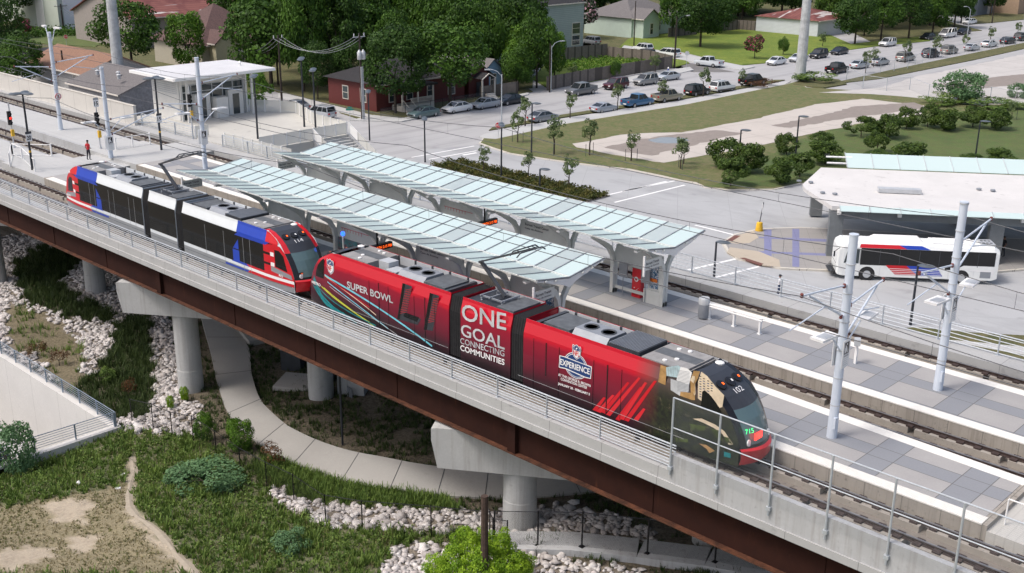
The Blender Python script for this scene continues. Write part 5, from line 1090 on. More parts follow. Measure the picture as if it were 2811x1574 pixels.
T = thing('no_entry_sign', 'round white no pedestrians sign on the left line pole', 'sign', (-107.68, 12.4, 3.6)); b = MB(); b.tube((-107.66, 12.4, 3.6), (-107.62, 12.4, 3.6), .33, n=24); b.build('disc', M['white'], T); b = MB()
for k in range(24): a0, a1 = R(15*k), R(15*k+15); b.bar((-107.6, 12.4+.29*math.cos(a0), 3.6+.29*math.sin(a0)), (-107.6, 12.4+.29*math.cos(a1), 3.6+.29*math.sin(a1)), .06, .02)
b.bar((-107.6, 12.2, 3.8), (-107.6, 12.6, 3.4), .05, .02); b.build('red_ring', M['red'], T); b = MB(); b.bar((-107.61, 12.36, 3.42), (-107.61, 12.44, 3.75), .07, .02); b.build('figure', M['black'], T)
# white gates at the crossing
def gate(lab, pts, z0, h=1.05):
    T = thing('crossing_gate', lab, 'gate', (pts[0][0], pts[0][1], z0), group='white crossing gates')
    for q in pts: b = MB(); b.box(q[0]-.05, q[0]+.05, q[1]-.05, q[1]+.05, z0, z0+h+.1); b.build('post', M['white'], T)
    for a, c in zip(pts, pts[1:]):
        b = MB(); b.tube((a[0], a[1], z0+h), (c[0], c[1], z0+h), .035); b.tube((a[0], a[1], z0+.1), (c[0], c[1], z0+.1), .025); b.build('bar', M['white'], T)
for lab, P in (('white tube gate at the near left crossing end beside the 20 sign', ((78, 1255), (95, 1170), (170, 1200), (265, 1295))), ('white tube gate between the yellow box and the middle track', ((95, 1170), (390, 1180))), ('white tube gate before the far track near the 15 lamp post', ((875, 1130), (1000, 1110), (1130, 1090)))):
    gate(lab, [tuple(at(*Z1(*q), .3)[:2]) for q in P], .3)
# ================================================================== PAVILION AND PLAZA
M['pavwhite'] = mat('pavilion_white_panel', (.68, .68, .66), .5, var=.06, scale=1); M['alu'] = mat('window_frame_alu', (.45, .48, .50), .4, .4, var=.05)
def m_roofseam():
    m, t, b = newmat('standing_seam_roof'); f = noise(t, .5, 4, .6); c = mixc(t, f, (.60, .60, .61), (.68, .68, .69)); c = mixc(t, gridlines(t, .42, 0, .05), c, (.40, .40, .42)); t.links.new(c, b.inputs['Base Color']); b.inputs['Roughness'].default_value = .5; return m
X0, X1, Y0, Y1 = -109.2, -103.9, 23.3, 31.2; zt = 4.9
b = MB(); PL = [(-109.6, 19.75), (-80.3, 19.75), (-80.3, 20.3), (-86.2, 20.9), (-86.4, 31.4), (-92, 31.7), (-99.6, 34.9), (-105.2, 34.9), (-109.6, 33)]
T = thing('station_plaza', 'raised pale concrete plaza between the far track and the street', 'plaza', (-95, 26, -6)); b.prism(PL, -6.05, .3); b.build('plaza_block', concrete('plaza_concrete', (.52, .51, .47), (3, 3), .03, 0, .3, .3, jcol=.75), T)
T = thing('entrance_pavilion', 'white boxy entrance pavilion with glass front and flat overhanging roof', 'pavilion', (X0, Y0, .3)); b = MB(); b.box(X0, X1, Y0, Y0+.2, .3, zt); b.box(X0, X0+.2, Y0+.2, Y1, .3, zt); b.box(X0+.2, X1, Y1-.2, Y1, .3, zt); b.box(X1-.2, X1, Y0+.2, Y1-.2, 3.9, zt+.1); b.build('wall', M['pavwhite'], T)
b = MB()
for k in range(9): b.box(X0+.02, X1-.3, Y0-.03, Y0, 3.0+k*.2, 3.06+k*.2)
b.build('louvre', M['lgrey'], T)
b = MB(); b.box(X1-.12, X1-.08, Y0+.2, Y1-.2, .3, 3.9); g = b.build('glass_front', M['window'], T)
b = MB()
for y in [Y0+.2+k*1.24 for k in range(7)]: b.box(X1-.14, X1-.02, y-.05, y+.05, .3, 3.9)
for z in (3.1, 2.3, 3.82): b.box(X1-.13, X1-.03, Y0+.2, Y1-.2, z-.05, z+.05)
b.build('glazing_bars', M['alu'], g)
for y in (Y0+1.5, Y1-2.4): b = MB(); b.box(X1-.1, X1+.5, y, y+1.8, .3, 2.9); b.build('door_portal', M['pavwhite'], T); b = MB(); b.box(X1+.5, X1+.52, y+.5, y+1.3, .35, 2.5); b.build('lift_door', M['window'], T)
b = MB(); b.box(X1, X1+1.2, Y0+3.6, Y0+5.0, .3, 2.4); b.build('lobby_box', M['pavwhite'], T)
for y in (Y0+.1, Y1-.1): b = MB(); b.box(X1+1.35, X1+1.55, y-.1, y+.1, .3, 5.0); b.box(X1+.2, X1+.4, y-.1, y+.1, .3, 5.0); b.build('roof_post', M['pavwhite'], T)
b = MB(); rf = [at(*Z1(1045, 548), 5.0), at(*Z1(1420, 590), 5.0), at(*Z1(2025, 512), 5.0), at(*Z1(1640, 462), 5.0)]; b.prism([(-109.9, 21.4), (-101.1, 21.4), (-101.1, 33.2), (-109.9, 33.2)], 4.95, 5.12); b.build('roof', m_roofseam(), T)
b = MB(); b.box(-101.15, -101.0, 21.35, 33.25, 4.82, 5.1); b.box(-109.9, -101.1, 21.25, 21.4, 4.82, 5.1); b.build('gutter', M['white'], T)
for y in (24.0, 27.5, 31.0): b = MB(); b.obox((-102.2, y, 4.5), .18, .18, .42, 0); b.build('soffit_lamp', M['white'], T)
b = MB(); b.lathe((-105, 31.5, 5.1), [(.1, 0), (.1, .2), (.2, .3), (.05, .5)], 10); b.build('roof_camera', M['white'], T)
M['meshpanel'] = m_glass('perforated_panel', (.62, .62, .58), .6, .8)
def panelfence(lab, pts, z0, h, post='white', closed=False, dz=0):
    T = thing('panel_fence', lab, 'fence', (pts[0][0], pts[0][1], z0), group='white mesh panel fences'); n_ = 0
    for i, (a, c) in enumerate(zip(pts, pts[1:])):
        za = z0+dz*i; zb_ = z0+dz*(i+1); L_ = math.hypot(c[0]-a[0], c[1]-a[1]); k_ = max(1, round(L_/1.5))
        for k in range(k_):
            t0, t1 = k/k_, (k+1)/k_; A = (a[0]+(c[0]-a[0])*t0, a[1]+(c[1]-a[1])*t0, za+(zb_-za)*t0); C_ = (a[0]+(c[0]-a[0])*t1, a[1]+(c[1]-a[1])*t1, za+(zb_-za)*t1)
            b = MB(); b.box(A[0]-.05, A[0]+.05, A[1]-.05, A[1]+.05, A[2]-.05, A[2]+h+.08); b.build('post', M[post], T)
            b = MB(); b.bar((A[0], A[1], A[2]+h), (C_[0], C_[1], C_[2]+h), .05); b.bar((A[0], A[1], A[2]+.08), (C_[0], C_[1], C_[2]+.08), .04)
            b.add([(A[0], A[1], A[2]+.1), (C_[0], C_[1], C_[2]+.1), (C_[0], C_[1], C_[2]+h-.03), (A[0], A[1], A[2]+h-.03)], [(0, 1, 2, 3)]); b.build('panel', M['meshpanel'], T)
    return T
panelfence('white mesh fence round the back of the plaza', [(-103.9, 31.6), (-99.6, 34.6), (-92, 31.5), (-86.6, 31.2)], .3, 1.25)
panelfence('white mesh fence along the stair opening edge of the plaza', [(-86.6, 31.2), (-86.4, 27), (-86.3, 20.9)], .3, 1.15)
panelfence('white mesh fence behind the short grey railing', [(-90.4, 19.9), (-80.2, 20.1)], .3, 1.1)
panelfence('short white mesh fence beside the pavilion railing', [(-95.2, 19.7), (-95.2, 21.2)], .3, 1.1)
# stairs down to the street
T = thing('street_stairs', 'long concrete stair with white mesh sides running down to the crosswalk', 'stairs', (-86, 33, -6)); b = MB(); ns = 30
for k in range(ns): x = -86.4+k*.36; b.box(x, x+.36, 27.2, 31.2, -6.05, .3-(k+1)*.205)
b.build('steps', M['sidewalk'], T); b = MB()
for y in (26.95, 31.2): b.add([(-86.4, y, -6.05), (-75.4, y, -6.05), (-75.4, y, -5.5), (-86.4, y, .4), (-86.4, y+.2, -6.05), (-75.4, y+.2, -6.05), (-75.4, y+.2, -5.5), (-86.4, y+.2, .4)], [(0, 1, 2, 3), (7, 6, 5, 4), (3, 2, 6, 7), (0, 4, 5, 1), (1, 5, 6, 2), (0, 3, 7, 4)])
b.build('stair_wall', M['wallc'], T)
for k in range(9):
    for y in (27.0, 31.3): x = -86.3+k*1.3; z = .35-k*.72; b = MB(); b.bar((x, y, z), (x, y, z+1.15), .07); b.bar((x, y, z+1.1), (x+1.3, y, z+.38), .05); b.add([(x, y, z+.15), (x+1.3, y, z-.57), (x+1.3, y, z+.36), (x, y, z+1.08)], [(0, 1, 2, 3)]); b.build('rail_panel', M['meshpanel'] if k % 9 else M['white'], T)
# ================================================================== BUS CANOPY
bu = R(35.5); BU = Vector((math.cos(bu), math.sin(bu), 0)); BV = Vector((-BU.y, BU.x, 0)); BO = Vector((-42.3, 46.6, 0))
def bp(u, v, z): q = BO+BU*u+BV*v; return (q.x, q.y, z)
T = thing('bus_canopy', 'huge white flat roofed bus shelter on grey concrete columns at right', 'bus shelter', bp(0, 0, -5.83))
M['membrane'] = concrete('white_roof_membrane', (.62, .61, .60), None, stain=.22, scale=.35); M['greyconc'] = mat('grey_painted_concrete', (.17, .185, .195), .7, var=.15, scale=1)
zr = -1.6; A = [at(*Z3(1050, 1272), zr), at(*Z3(905, 1385), zr), at(*Z6(1085, 182), zr)]
def tobp(P): d = Vector((P[0], P[1], 0))-BO; return (d.dot(BU), d.dot(BV))
q = [tobp(a) for a in A]; prof_ = []
# roof in three folds: front plane, gutter, back plane
vb = q[0][1]; nseg = 12; rg = []
for u_ in (None,): pass
def roofrow(v): # left end u for a given v
    if v <= q[1][1]: t_ = (v-q[2][1])/(q[1][1]-q[2][1]); return q[2][0]+(q[1][0]-q[2][0])*t_
    t_ = (v-q[1][1])/(q[0][1]-q[1][1]); return q[1][0]+(q[0][0]-q[1][0])*t_
vs_ = [q[2][1]+(q[0][1]-q[2][1])*k/14 for k in range(15)]; UR = 46
b = MB(); top = []; low = []
for v in vs_:
    s_ = (v-vs_[0])/(vs_[-1]-vs_[0]); z = zr+.10+.28*abs(s_-.45)*2-.25; top.append([bp(roofrow(v)+(UR-roofrow(v))*k/10, v, z) for k in range(11)])
b.loft([r_ for r_ in top], closed=False); b.f = [f_[::-1] for f_ in b.f]; low = [[(x, y, z-.35) for x, y, z in r_] for r_ in (top[0], top[-1])]
b.add(low[0]+top[0], [(k, k+1, 12+k, 11+k) for k in range(10)]); b.add(low[1]+top[-1], [(k+1, k, 11+k, 12+k) for k in range(10)])
le = [r_[0] for r_ in top]; n_ = len(le); b.add(le+[(x, y, z-.35) for x, y, z in le], [(k+1, k, n_+k, n_+k+1) for k in range(n_-1)]); b.add([(r_[0][0], r_[0][1], r_[0][2]-.35) for r_ in top]+[(r_[-1][0], r_[-1][1], r_[-1][2]-.35) for r_ in top], [(k, k+1, n_+k+1, n_+k) for k in range(n_-1)]); b.build('roof', M['membrane'], T)
b = MB(); b.loft([[bp(q[2][0]-.1, q[2][1]+.05, -2.55), bp(q[2][0]-.1, q[2][1]+.8, -2.55), bp(q[2][0]-.1, q[2][1]+.8, -1.9), bp(q[2][0]-.1, q[2][1]+.05, -1.9)], [bp(UR, q[2][1]+.05, -2.55), bp(UR, q[2][1]+.8, -2.55), bp(UR, q[2][1]+.8, -1.9), bp(UR, q[2][1]+.05, -1.9)]], cap=True); b.build('front_beam', M['greyconc'], T)
b = MB(); b.loft([[bp(q[2][0]+1.2, vb-1.3, -2.55), bp(q[2][0]+1.2, vb-.6, -2.55), bp(q[2][0]+1.2, vb-.6, -1.9), bp(q[2][0]+1.2, vb-1.3, -1.9)], [bp(UR, vb-1.3, -2.55), bp(UR, vb-.6, -2.55), bp(UR, vb-.6, -1.9), bp(UR, vb-1.3, -1.9)]], cap=True); b.build('back_beam', M['greyconc'], T)
for u in (q[2][0]+.5, q[2][0]+13.2, q[2][0]+26, q[2][0]+39):
    for v in (q[2][1]+.42, vb-.95): p_ = bp(u, v, -5.83); b = MB(); b.obox(p_, 1.1, .75, 3.3, bu); b.build('column', M['greyconc'], T)
    b = MB(); b.bar(bp(u, q[2][1]+.6, -2.2), bp(u, vb-.6, -2.2), .6, .6); b.build('cross_beam', M['greyconc'], T)
for k in range(17):                                            # small glass eave along the front and the tall glass strip at the back
    u = q[2][0]+.6+k*2.4
    b = MB(); b.poly([bp(u, q[2][1]-.75, zr-.1), bp(u+2.35, q[2][1]-.75, zr-.1), bp(u+2.35, q[2][1]+.05, zr+.16), bp(u, q[2][1]+.05, zr+.16)]); b.add([bp(u, q[2][1]-.75, zr-.13), bp(u+2.35, q[2][1]-.75, zr-.13), bp(u+2.35, q[2][1]+.05, zr+.13), bp(u, q[2][1]+.05, zr+.13)], [(3, 2, 1, 0)]); b.build('glass_eave', M['frost'], T)
    b = MB(); b.bar(bp(u-.02, q[2][1]-.78, zr-.09), bp(u-.02, q[2][1]+.1, zr+.2), .05); b.build('glass_rib', M['lgrey'], T)
    if k % 2 == 0: p_ = bp(u, q[2][1]-.1, zr-.55); b = MB(); b.obox(p_, .3, .3, .4, bu); b.build('beam_bracket', M['white'], T)
    ub = q[0][0]+2.4+k*2.4
    b = MB(); b.poly([bp(ub, vb+.0, zr+.25), bp(ub+2.35, vb+.0, zr+.25), bp(ub+2.35, vb+2.3, zr+1.15), bp(ub, vb+2.3, zr+1.15)]); b.add([bp(ub, vb, zr+.22), bp(ub+2.35, vb, zr+.22), bp(ub+2.35, vb+2.3, zr+1.12), bp(ub, vb+2.3, zr+1.12)], [(3, 2, 1, 0)]); b.build('glass_panel', M['frost'], T)
    b = MB(); b.bar(bp(ub-.02, vb, zr+.27), bp(ub-.02, vb+2.35, zr+1.18), .06); b.build('glass_rib', M['lgrey'], T)
b = MB()
for v, z in ((vb+.8, zr+.45), (vb+1.7, zr+.85)): b.tube(bp(q[0][0]+.6, v, z), bp(q[0][0]+3, v, z), .09)
b.build('tube_beam', M['white'], T)
for u, v in ((6.5, .46), (21, .46), (35, .46)): p_ = bp(q[2][0]+u, q[2][1]+(vb-q[2][1])*v, zr-.08); b = MB(); b.obox(p_, 3.6, .8, .35, bu); b.build('skylight', M['lgrey'], T)
for u, v in ((-1.8, .62), (-.8, .6), (-.2, .34), (.8, .32), (13.6, .6), (14.7, .58), (17, .3), (18.1, .28), (24, .6), (33, .3)): p_ = bp(q[2][0]+u, q[2][1]+(vb-q[2][1])*v, zr+.0); b = MB(); b.lathe(p_, [(.22, 0), (.22, .1), (.15, .12)], 12); b.build('roof_drain', M['grey'], T)
# ================================================================== BUS
def arc_wheel(T, x, y, r, m=None):
    W = thing_part = None; s = 1 if y > 0 else -1; b = MB(); b.tube((x, y-s*.28, r), (x, y, r), r, n=20); t = b.build('wheel', M['rubber'], T)
    b = MB(); b.tube((x, y, r), (x, y+s*.015, r), r*.6, n=16); b.build('rim', M['lgrey'], t); return t
BF, BR = at(2293, 766, -5.98), at(2736, 784, -5.98); bd = Vector((BR[0]-BF[0], BR[1]-BF[1], 0)); ba = math.atan2(bd.y, bd.x)
T = thing('transit_bus', 'white city bus with black windows and red and blue slanted stripes', 'bus', (BF[0], BF[1], -5.98), ba, local=True); Lb = 12.2; Wb = 2.55
M['busblue'] = M['trainblue']; b = MB(); rings = []
for x, w_, zt_, z0 in ((0.0, 1.05, 2.55, .5), (.12, 1.2, 2.8, .38), (.45, 1.275, 2.98, .32), (11.8, 1.275, 2.98, .35), (12.2, 1.24, 2.75, .5)):
    yc = 1.275; rings.append([(x, yc-w_, z0), (x, yc-w_, zt_-.35), (x, yc-w_+.12, zt_-.08), (x, yc-w_+.35, zt_), (x, yc+w_-.35, zt_), (x, yc+w_-.12, zt_-.08), (x, yc+w_, zt_-.35), (x, yc+w_, z0)])
b.loft(rings, cap=True); b.f = [f_[::-1] for f_ in b.f]; b.build('body', mat('bus_white_paint', (.78, .80, .79), .3, var=.04), T)
def bq(nm, pts, m, y=-.006): b = MB(); b.poly([(x, y, z) for x, z in pts]); return b.build(nm, M[m], T)
bq('side_windows', [(1.75, 1.25), (1.75, 2.62), (11.9, 2.62), (11.9, 1.5), (9.6, 1.5), (8.9, 1.1), (8.2, 1.1), (8.2, 1.25)], 'bandblack'); bq('driver_window', [(.5, 1.35), (.75, 2.5), (1.65, 2.55), (1.65, 1.35)], 'window'); bq('red_flash', [(3.7, 1.3), (4.5, .55), (6.2, .55), (5.3, 1.3)], 'decred', -.008); bq('blue_flash', [(5.3, 1.3), (6.2, .55), (8.1, .55), (7.6, 1.3)], 'trainblue', -.008)
for k in range(4): bq('flash_line', [(4.0+k*.15, 1.05-k*.14), (4.0+k*.15, 1.01-k*.14), (8, 1.01-k*.14), (8, 1.05-k*.14)], 'decwhite', -.010)

for x in (1.7, 3.2, 4.7, 6.2, 7.7, 9.2, 10.6): bq('window_mullion', [(x, 1.37), (x+.035, 1.37), (x+.035, 2.54), (x, 2.54)], 'darkgrey', -.009)
for x in (1.72, 3.3, 6.5, 8.5, 10.4): bq('panel_seam', [(x, .4), (x+.015, .4), (x+.015, 1.2), (x, 1.2)], 'lgrey', -.004)
bq('rear_window', [(9.2, 1.2), (11.9, 1.2), (11.9, .9)], 'decwhite', -.009); bq('engine_grille', [(10.9, .55), (11.7, .55), (11.7, 1.05), (10.9, 1.05)], 'grey', -.012)
for pts, m in (([(1.6, .0, 2.64), (2.8, .0, 2.64), (2.5, .1, 2.92), (1.7, .1, 2.92)], 'decred'), ([(2.8, .0, 2.64), (5.2, 0, 2.64), (4.6, .1, 2.92), (2.5, .1, 2.92)], 'decred'), ([(5.2, 0, 2.64), (7, 0, 2.64), (6.3, .1, 2.92), (4.6, .1, 2.92)], 'trainblue')):
    b = MB(); b.poly([(x, y-.008, z) for x, y, z in pts]); b.build('roof_flash', M[m], T)
b = MB(); b.poly([(-.004, 2.15, 1.15), (-.004, .4, 1.15), (.1, .35, 2.45), (.1, 2.2, 2.45)]); b.build('windscreen', M['cabglass'], T)
b = MB(); b.loft([[(2.6, .5, 2.98), (6.6, .5, 2.98), (6.6, 2.1, 2.98), (2.6, 2.1, 2.98)], [(3.0, .6, 3.22), (6.3, .6, 3.22), (6.3, 2.0, 3.22), (3.0, 2.0, 3.22)]], cap=True); b.build('roof_pod', M['white'], T)
b = MB(); b.box(7.2, 10.4, .5, 2.1, 2.98, 3.08); b.build('roof_hatch', M['white'], T); b = MB(); b.box(10.9, 11.9, .5, 1.9, 2.98, 3.14); rv = b.build('radiator', M['lgrey'], T)
for k in range(6): b = MB(); b.lathe((11.1+(k % 3)*.28, .85+(k//3)*.6, 3.14), [(.12, 0), (.12, .02)], 10); b.build('fan', M['darkgrey'], rv)
b = MB(); b.box(-.18, .02, .25, 2.3, .32, .55); b.build('front_bumper', M['rubber'], T); b = MB(); b.box(-.5, -.15, .5, 2.0, .45, .5)
for k in range(5): b.bar((-.45, .6+k*.3, .5), (-.15, .6+k*.3, .95), .03)
b.build('bike_rack', M['darkgrey'], T); b = MB(); b.bar((.1, -.05, 2.6), (-.3, -.25, 2.35), .04); b.box(-.38, -.28, -.36, -.18, 1.95, 2.35); b.build('mirror', M['black'], T)
for x in (2.35, 9.5):
    for y in (-.0, 2.55):
        b = MB(); s = -1 if y == 0 else 1; yy = y+.012*s; b.tube((x, yy-s*.02, .5), (x, yy, .5), .62, n=24); b.build('wheel_arch', M['black'], T); b = MB(); b.tube((x, yy-s*.3, .5), (x, yy+s*.02, .5), .5, n=24); w_ = b.build('wheel', M['rubber'], T); b = MB(); b.tube((x, yy+s*.02, .5), (x, yy+s*.035, .5), .3, n=16); b.build('rim', M['lgrey'], w_)
# ================================================================== PEOPLE
def person(lab, loc, rz, shirt, trouser, hat, skin=(.25, .13, .08), s=1.0):
    T = thing('person', lab, 'person', loc, rz, local=True); me = D.meshes.new('body')
    J = {'pel': (0, 0, .92), 'wst': (0, .0, 1.08), 'chest': (0, .01, 1.32), 'neck': (0, 0, 1.5), 'head': (0, .02, 1.6), 'crown': (0, .02, 1.72), 'lsh': (.18, 0, 1.42), 'lel': (.23, -.04, 1.14), 'lwr': (.15, .16, 1.0), 'lhd': (.11, .22, 1.0), 'rsh': (-.18, 0, 1.42), 'rel': (-.24, -.05, 1.14), 'rwr': (-.2, .08, .93), 'rhd': (-.18, .12, .86), 'lhp': (.09, 0, .88), 'lkn': (.11, .04, .5), 'lan': (.11, -.02, .09), 'lto': (.12, .16, .04), 'rhp': (-.09, 0, .88), 'rkn': (-.1, -.02, .5), 'ran': (-.12, -.1, .09), 'rto': (-.13, .08, .04)}
    rad = dict(pel=.15, wst=.14, chest=.16, neck=.06, head=.09, crown=.075, lsh=.065, lel=.045, lwr=.032, lhd=.035, rsh=.065, rel=.045, rwr=.032, rhd=.035, lhp=.1, lkn=.065, lan=.042, lto=.035, rhp=.1, rkn=.065, ran=.042, rto=.035)
    E = [('pel', 'wst'), ('wst', 'chest'), ('chest', 'neck'), ('neck', 'head'), ('head', 'crown'), ('chest', 'lsh'), ('lsh', 'lel'), ('lel', 'lwr'), ('lwr', 'lhd'), ('chest', 'rsh'), ('rsh', 'rel'), ('rel', 'rwr'), ('rwr', 'rhd'), ('pel', 'lhp'), ('lhp', 'lkn'), ('lkn', 'lan'), ('lan', 'lto'), ('pel', 'rhp'), ('rhp', 'rkn'), ('rkn', 'ran'), ('ran', 'rto')]
    K = list(J); me.from_pydata([J[k] for k in K], [(K.index(a), K.index(c)) for a, c in E], []); o = D.objects.new('body', me); COL.objects.link(o); md = o.modifiers.new('skin', 'SKIN'); o.modifiers.new('sub', 'SUBSURF').render_levels = 1; o.modifiers['sub'].levels = 1
    for i, k in enumerate(K): me.skin_vertices[0].data[i].radius = (rad[k], rad[k]*(.72 if k in ('pel', 'wst', 'chest') else 1)); me.skin_vertices[0].data[i].use_root = (k == 'pel')
    dg = bpy.context.evaluated_depsgraph_get(); me2 = D.meshes.new_from_object(o.evaluated_get(dg)); D.objects.remove(o); me2.name = 'body'
    ms = [mat('skin_tone', skin, .6, var=0), mat('shirt_cloth', shirt, .8, var=.08, scale=8), mat('trouser_cloth', trouser, .8, var=.1, scale=8), M['rubber']]
    for m in ms: me2.materials.append(m)
    for p_ in me2.polygons:
        c = p_.center; p_.use_smooth = True
        p_.material_index = 3 if c.z < .1 else 2 if (c.z < .98 and abs(c.x) < .2 and not (c.y > .09 and c.z > .9)) else 0 if (c.z > 1.47 or (c.z < 1.2 and abs(c.x) > .165) or (c.y > .12 and c.z < 1.1)) else 1
    o = D.objects.new('body', me2); COL.objects.link(o); o.parent = T
    b = MB(); b.lathe((0, .02, 1.66), [(.105, 0), (.11, .04), (.08, .1), (.02, .125)], 14)
    if hat == 'cap': b.add([(-.08, .1, 1.68), (.08, .1, 1.68), (.06, .22, 1.665), (-.06, .22, 1.665)], [(0, 1, 2, 3), (3, 2, 1, 0)])
    b.build('cap' if hat == 'cap' else 'hair', M['darkgrey'] if hat == 'cap' else M['black'], T, smooth=True); b = MB(); b.lathe((0, .115, 1.575), [(.012, -.02), (.02, 0), (.008, .03)], 6); b.build('nose', ms[0], T)
    for x in (-.035, .035): b = MB(); b.lathe((x, .103, 1.61), [(.006, -.006), (.012, 0), (.006, .006)], 6); b.build('eye', M['black'], T)
    for sd, y in ((1, .22), (-1, .12)):                        # five fingers on each hand
        hx, hy, hz = (J['lhd'] if sd > 0 else J['rhd'])
        for k in range(5):
            b = MB(); a = (hx-.026+.013*k, hy+.02, hz) if k else (hx-sd*.03, hy, hz+.015); c = (a[0], a[1]+.045-.006*abs(k-2), a[2]-.03) if k else (a[0]-sd*.015, a[1]+.035, a[2]); b.tube(a, c, .008, .006, 6); b.build('thumb' if not k else 'finger', ms[0], T)
    T.scale = (s, s, s); return T
q = at(2000+665/4.593, 600+925/4.593, -4.8)
q = at(2136, 814, -5.95); person('man in white T-shirt, navy shorts and dark cap walking on the bus drive', (q[0], q[1], -5.98), R(-60), (.78, .78, .80), (.02, .035, .09), 'cap')
q = at(2250+2300/4.592, 420+1305/4.592, -5.82); person('person in dark clothes standing behind the bus under the shelter', (q[0], q[1], -5.82), R(150), (.02, .02, .025), (.03, .03, .04), 'hair')
q = at(245, 440, .3); person('person in a red top on the crossing just behind the white train roof', (q[0], q[1], .3), R(20), (.5, .02, .03), (.02, .02, .03), 'hair')
# yellow cone sign on the bus island
q = at(*Z6(560, 350), -5.82); T = thing('cone_sign', 'sign post standing in a yellow weighted bucket on the bus island', 'sign', (q[0], q[1], -5.82)); b = MB(); b.lathe((q[0], q[1], -5.82), [(.34, 0), (.34, .1), (.26, .75), (.22, .78)], 16); b.build('base', M['yellow'], T, smooth=True); b = MB(); b.bar((q[0], q[1], -5.05), (q[0]+.15, q[1]+.15, -3.2), .06); b.build('post', M['darkgrey'], T); b = MB(); b.obox((q[0]+.1, q[1]+.1, -4.1), .04, .4, .75, .6); b.build('sign_plate', M['white'], T)
# ================================================================== CARS
CARS = {  # L, W, lower stations (x, z0, z1), cabin base x0..x1, roof x0..x1, belt z, roof z
 'sedan': (4.75, 1.82, [(-2.37, .42, .82), (-2.2, .28, .98), (-1.6, .22, 1.0), (1.15, .22, .96), (1.9, .24, .84), (2.28, .3, .68), (2.37, .4, .58)], -1.95, 1.25, -.95, .35, .95, 1.45),
 'coupe': (4.5, 1.78, [(-2.25, .42, .84), (-2.1, .28, .95), (-1.5, .22, .97), (1.05, .22, .92), (1.8, .24, .80), (2.18, .3, .64), (2.25, .4, .55)], -1.85, 1.05, -.75, .2, .92, 1.36),
 'suv': (4.65, 1.88, [(-2.32, .48, .95), (-2.25, .34, 1.06), (-1.6, .28, 1.08), (1.1, .28, 1.06), (1.95, .3, .98), (2.25, .34, .80), (2.32, .45, .66)], -2.2, 1.2, -1.95, .45, 1.06, 1.75),
 'van': (5.3, 2.0, [(-2.65, .48, 1.1), (-2.6, .34, 1.2), (-1.6, .28, 1.2), (1.5, .28, 1.16), (2.3, .3, 1.02), (2.6, .34, .82), (2.65, .45, .66)], -2.58, 1.75, -2.5, .95, 1.18, 2.05),
 'minivan': (4.95, 1.92, [(-2.47, .46, .98), (-2.4, .32, 1.05), (-1.6, .26, 1.06), (1.3, .26, 1.02), (2.1, .28, .88), (2.4, .32, .70), (2.47, .42, .60)], -2.38, 1.75, -2.2, .7, 1.03, 1.72),
 'pickup': (5.6, 1.95, [(-2.8, .5, 1.12), (-2.75, .42, 1.14), (-.7, .34, 1.14), (1.3, .34, 1.12), (2.35, .36, 1.06), (2.72, .4, .9), (2.8, .5, .72)], -.75, 1.45, -.6, .75, 1.12, 1.85),
 'crew': (5.6, 1.95, [(-2.8, .5, 1.12), (-2.75, .42, 1.14), (-1.2, .34, 1.14), (1.3, .34, 1.12), (2.35, .36, 1.06), (2.72, .4, .9), (2.8, .5, .72)], -1.2, 1.5, -1.0, .75, 1.12, 1.86)}
_paint = {}
def paint(c):
    if c not in _paint:
        m, t, b = newmat('car_paint'); b.inputs['Base Color'].default_value = (*srgb(c), 1); b.inputs['Roughness'].default_value = .28; b.inputs['Metallic'].default_value = .25; b.inputs['Coat Weight'].default_value = .5; _paint[c] = m
    return _paint[c]
M['headlamp'] = mat('headlamp_glass', (.7, .72, .74), .15, var=0); M['taillamp'] = mat('taillamp_red', (.4, .01, .01), .25, var=0); M['hubcap'] = mat('alloy_wheel', (.38, .39, .40), .35, .6, var=.05)
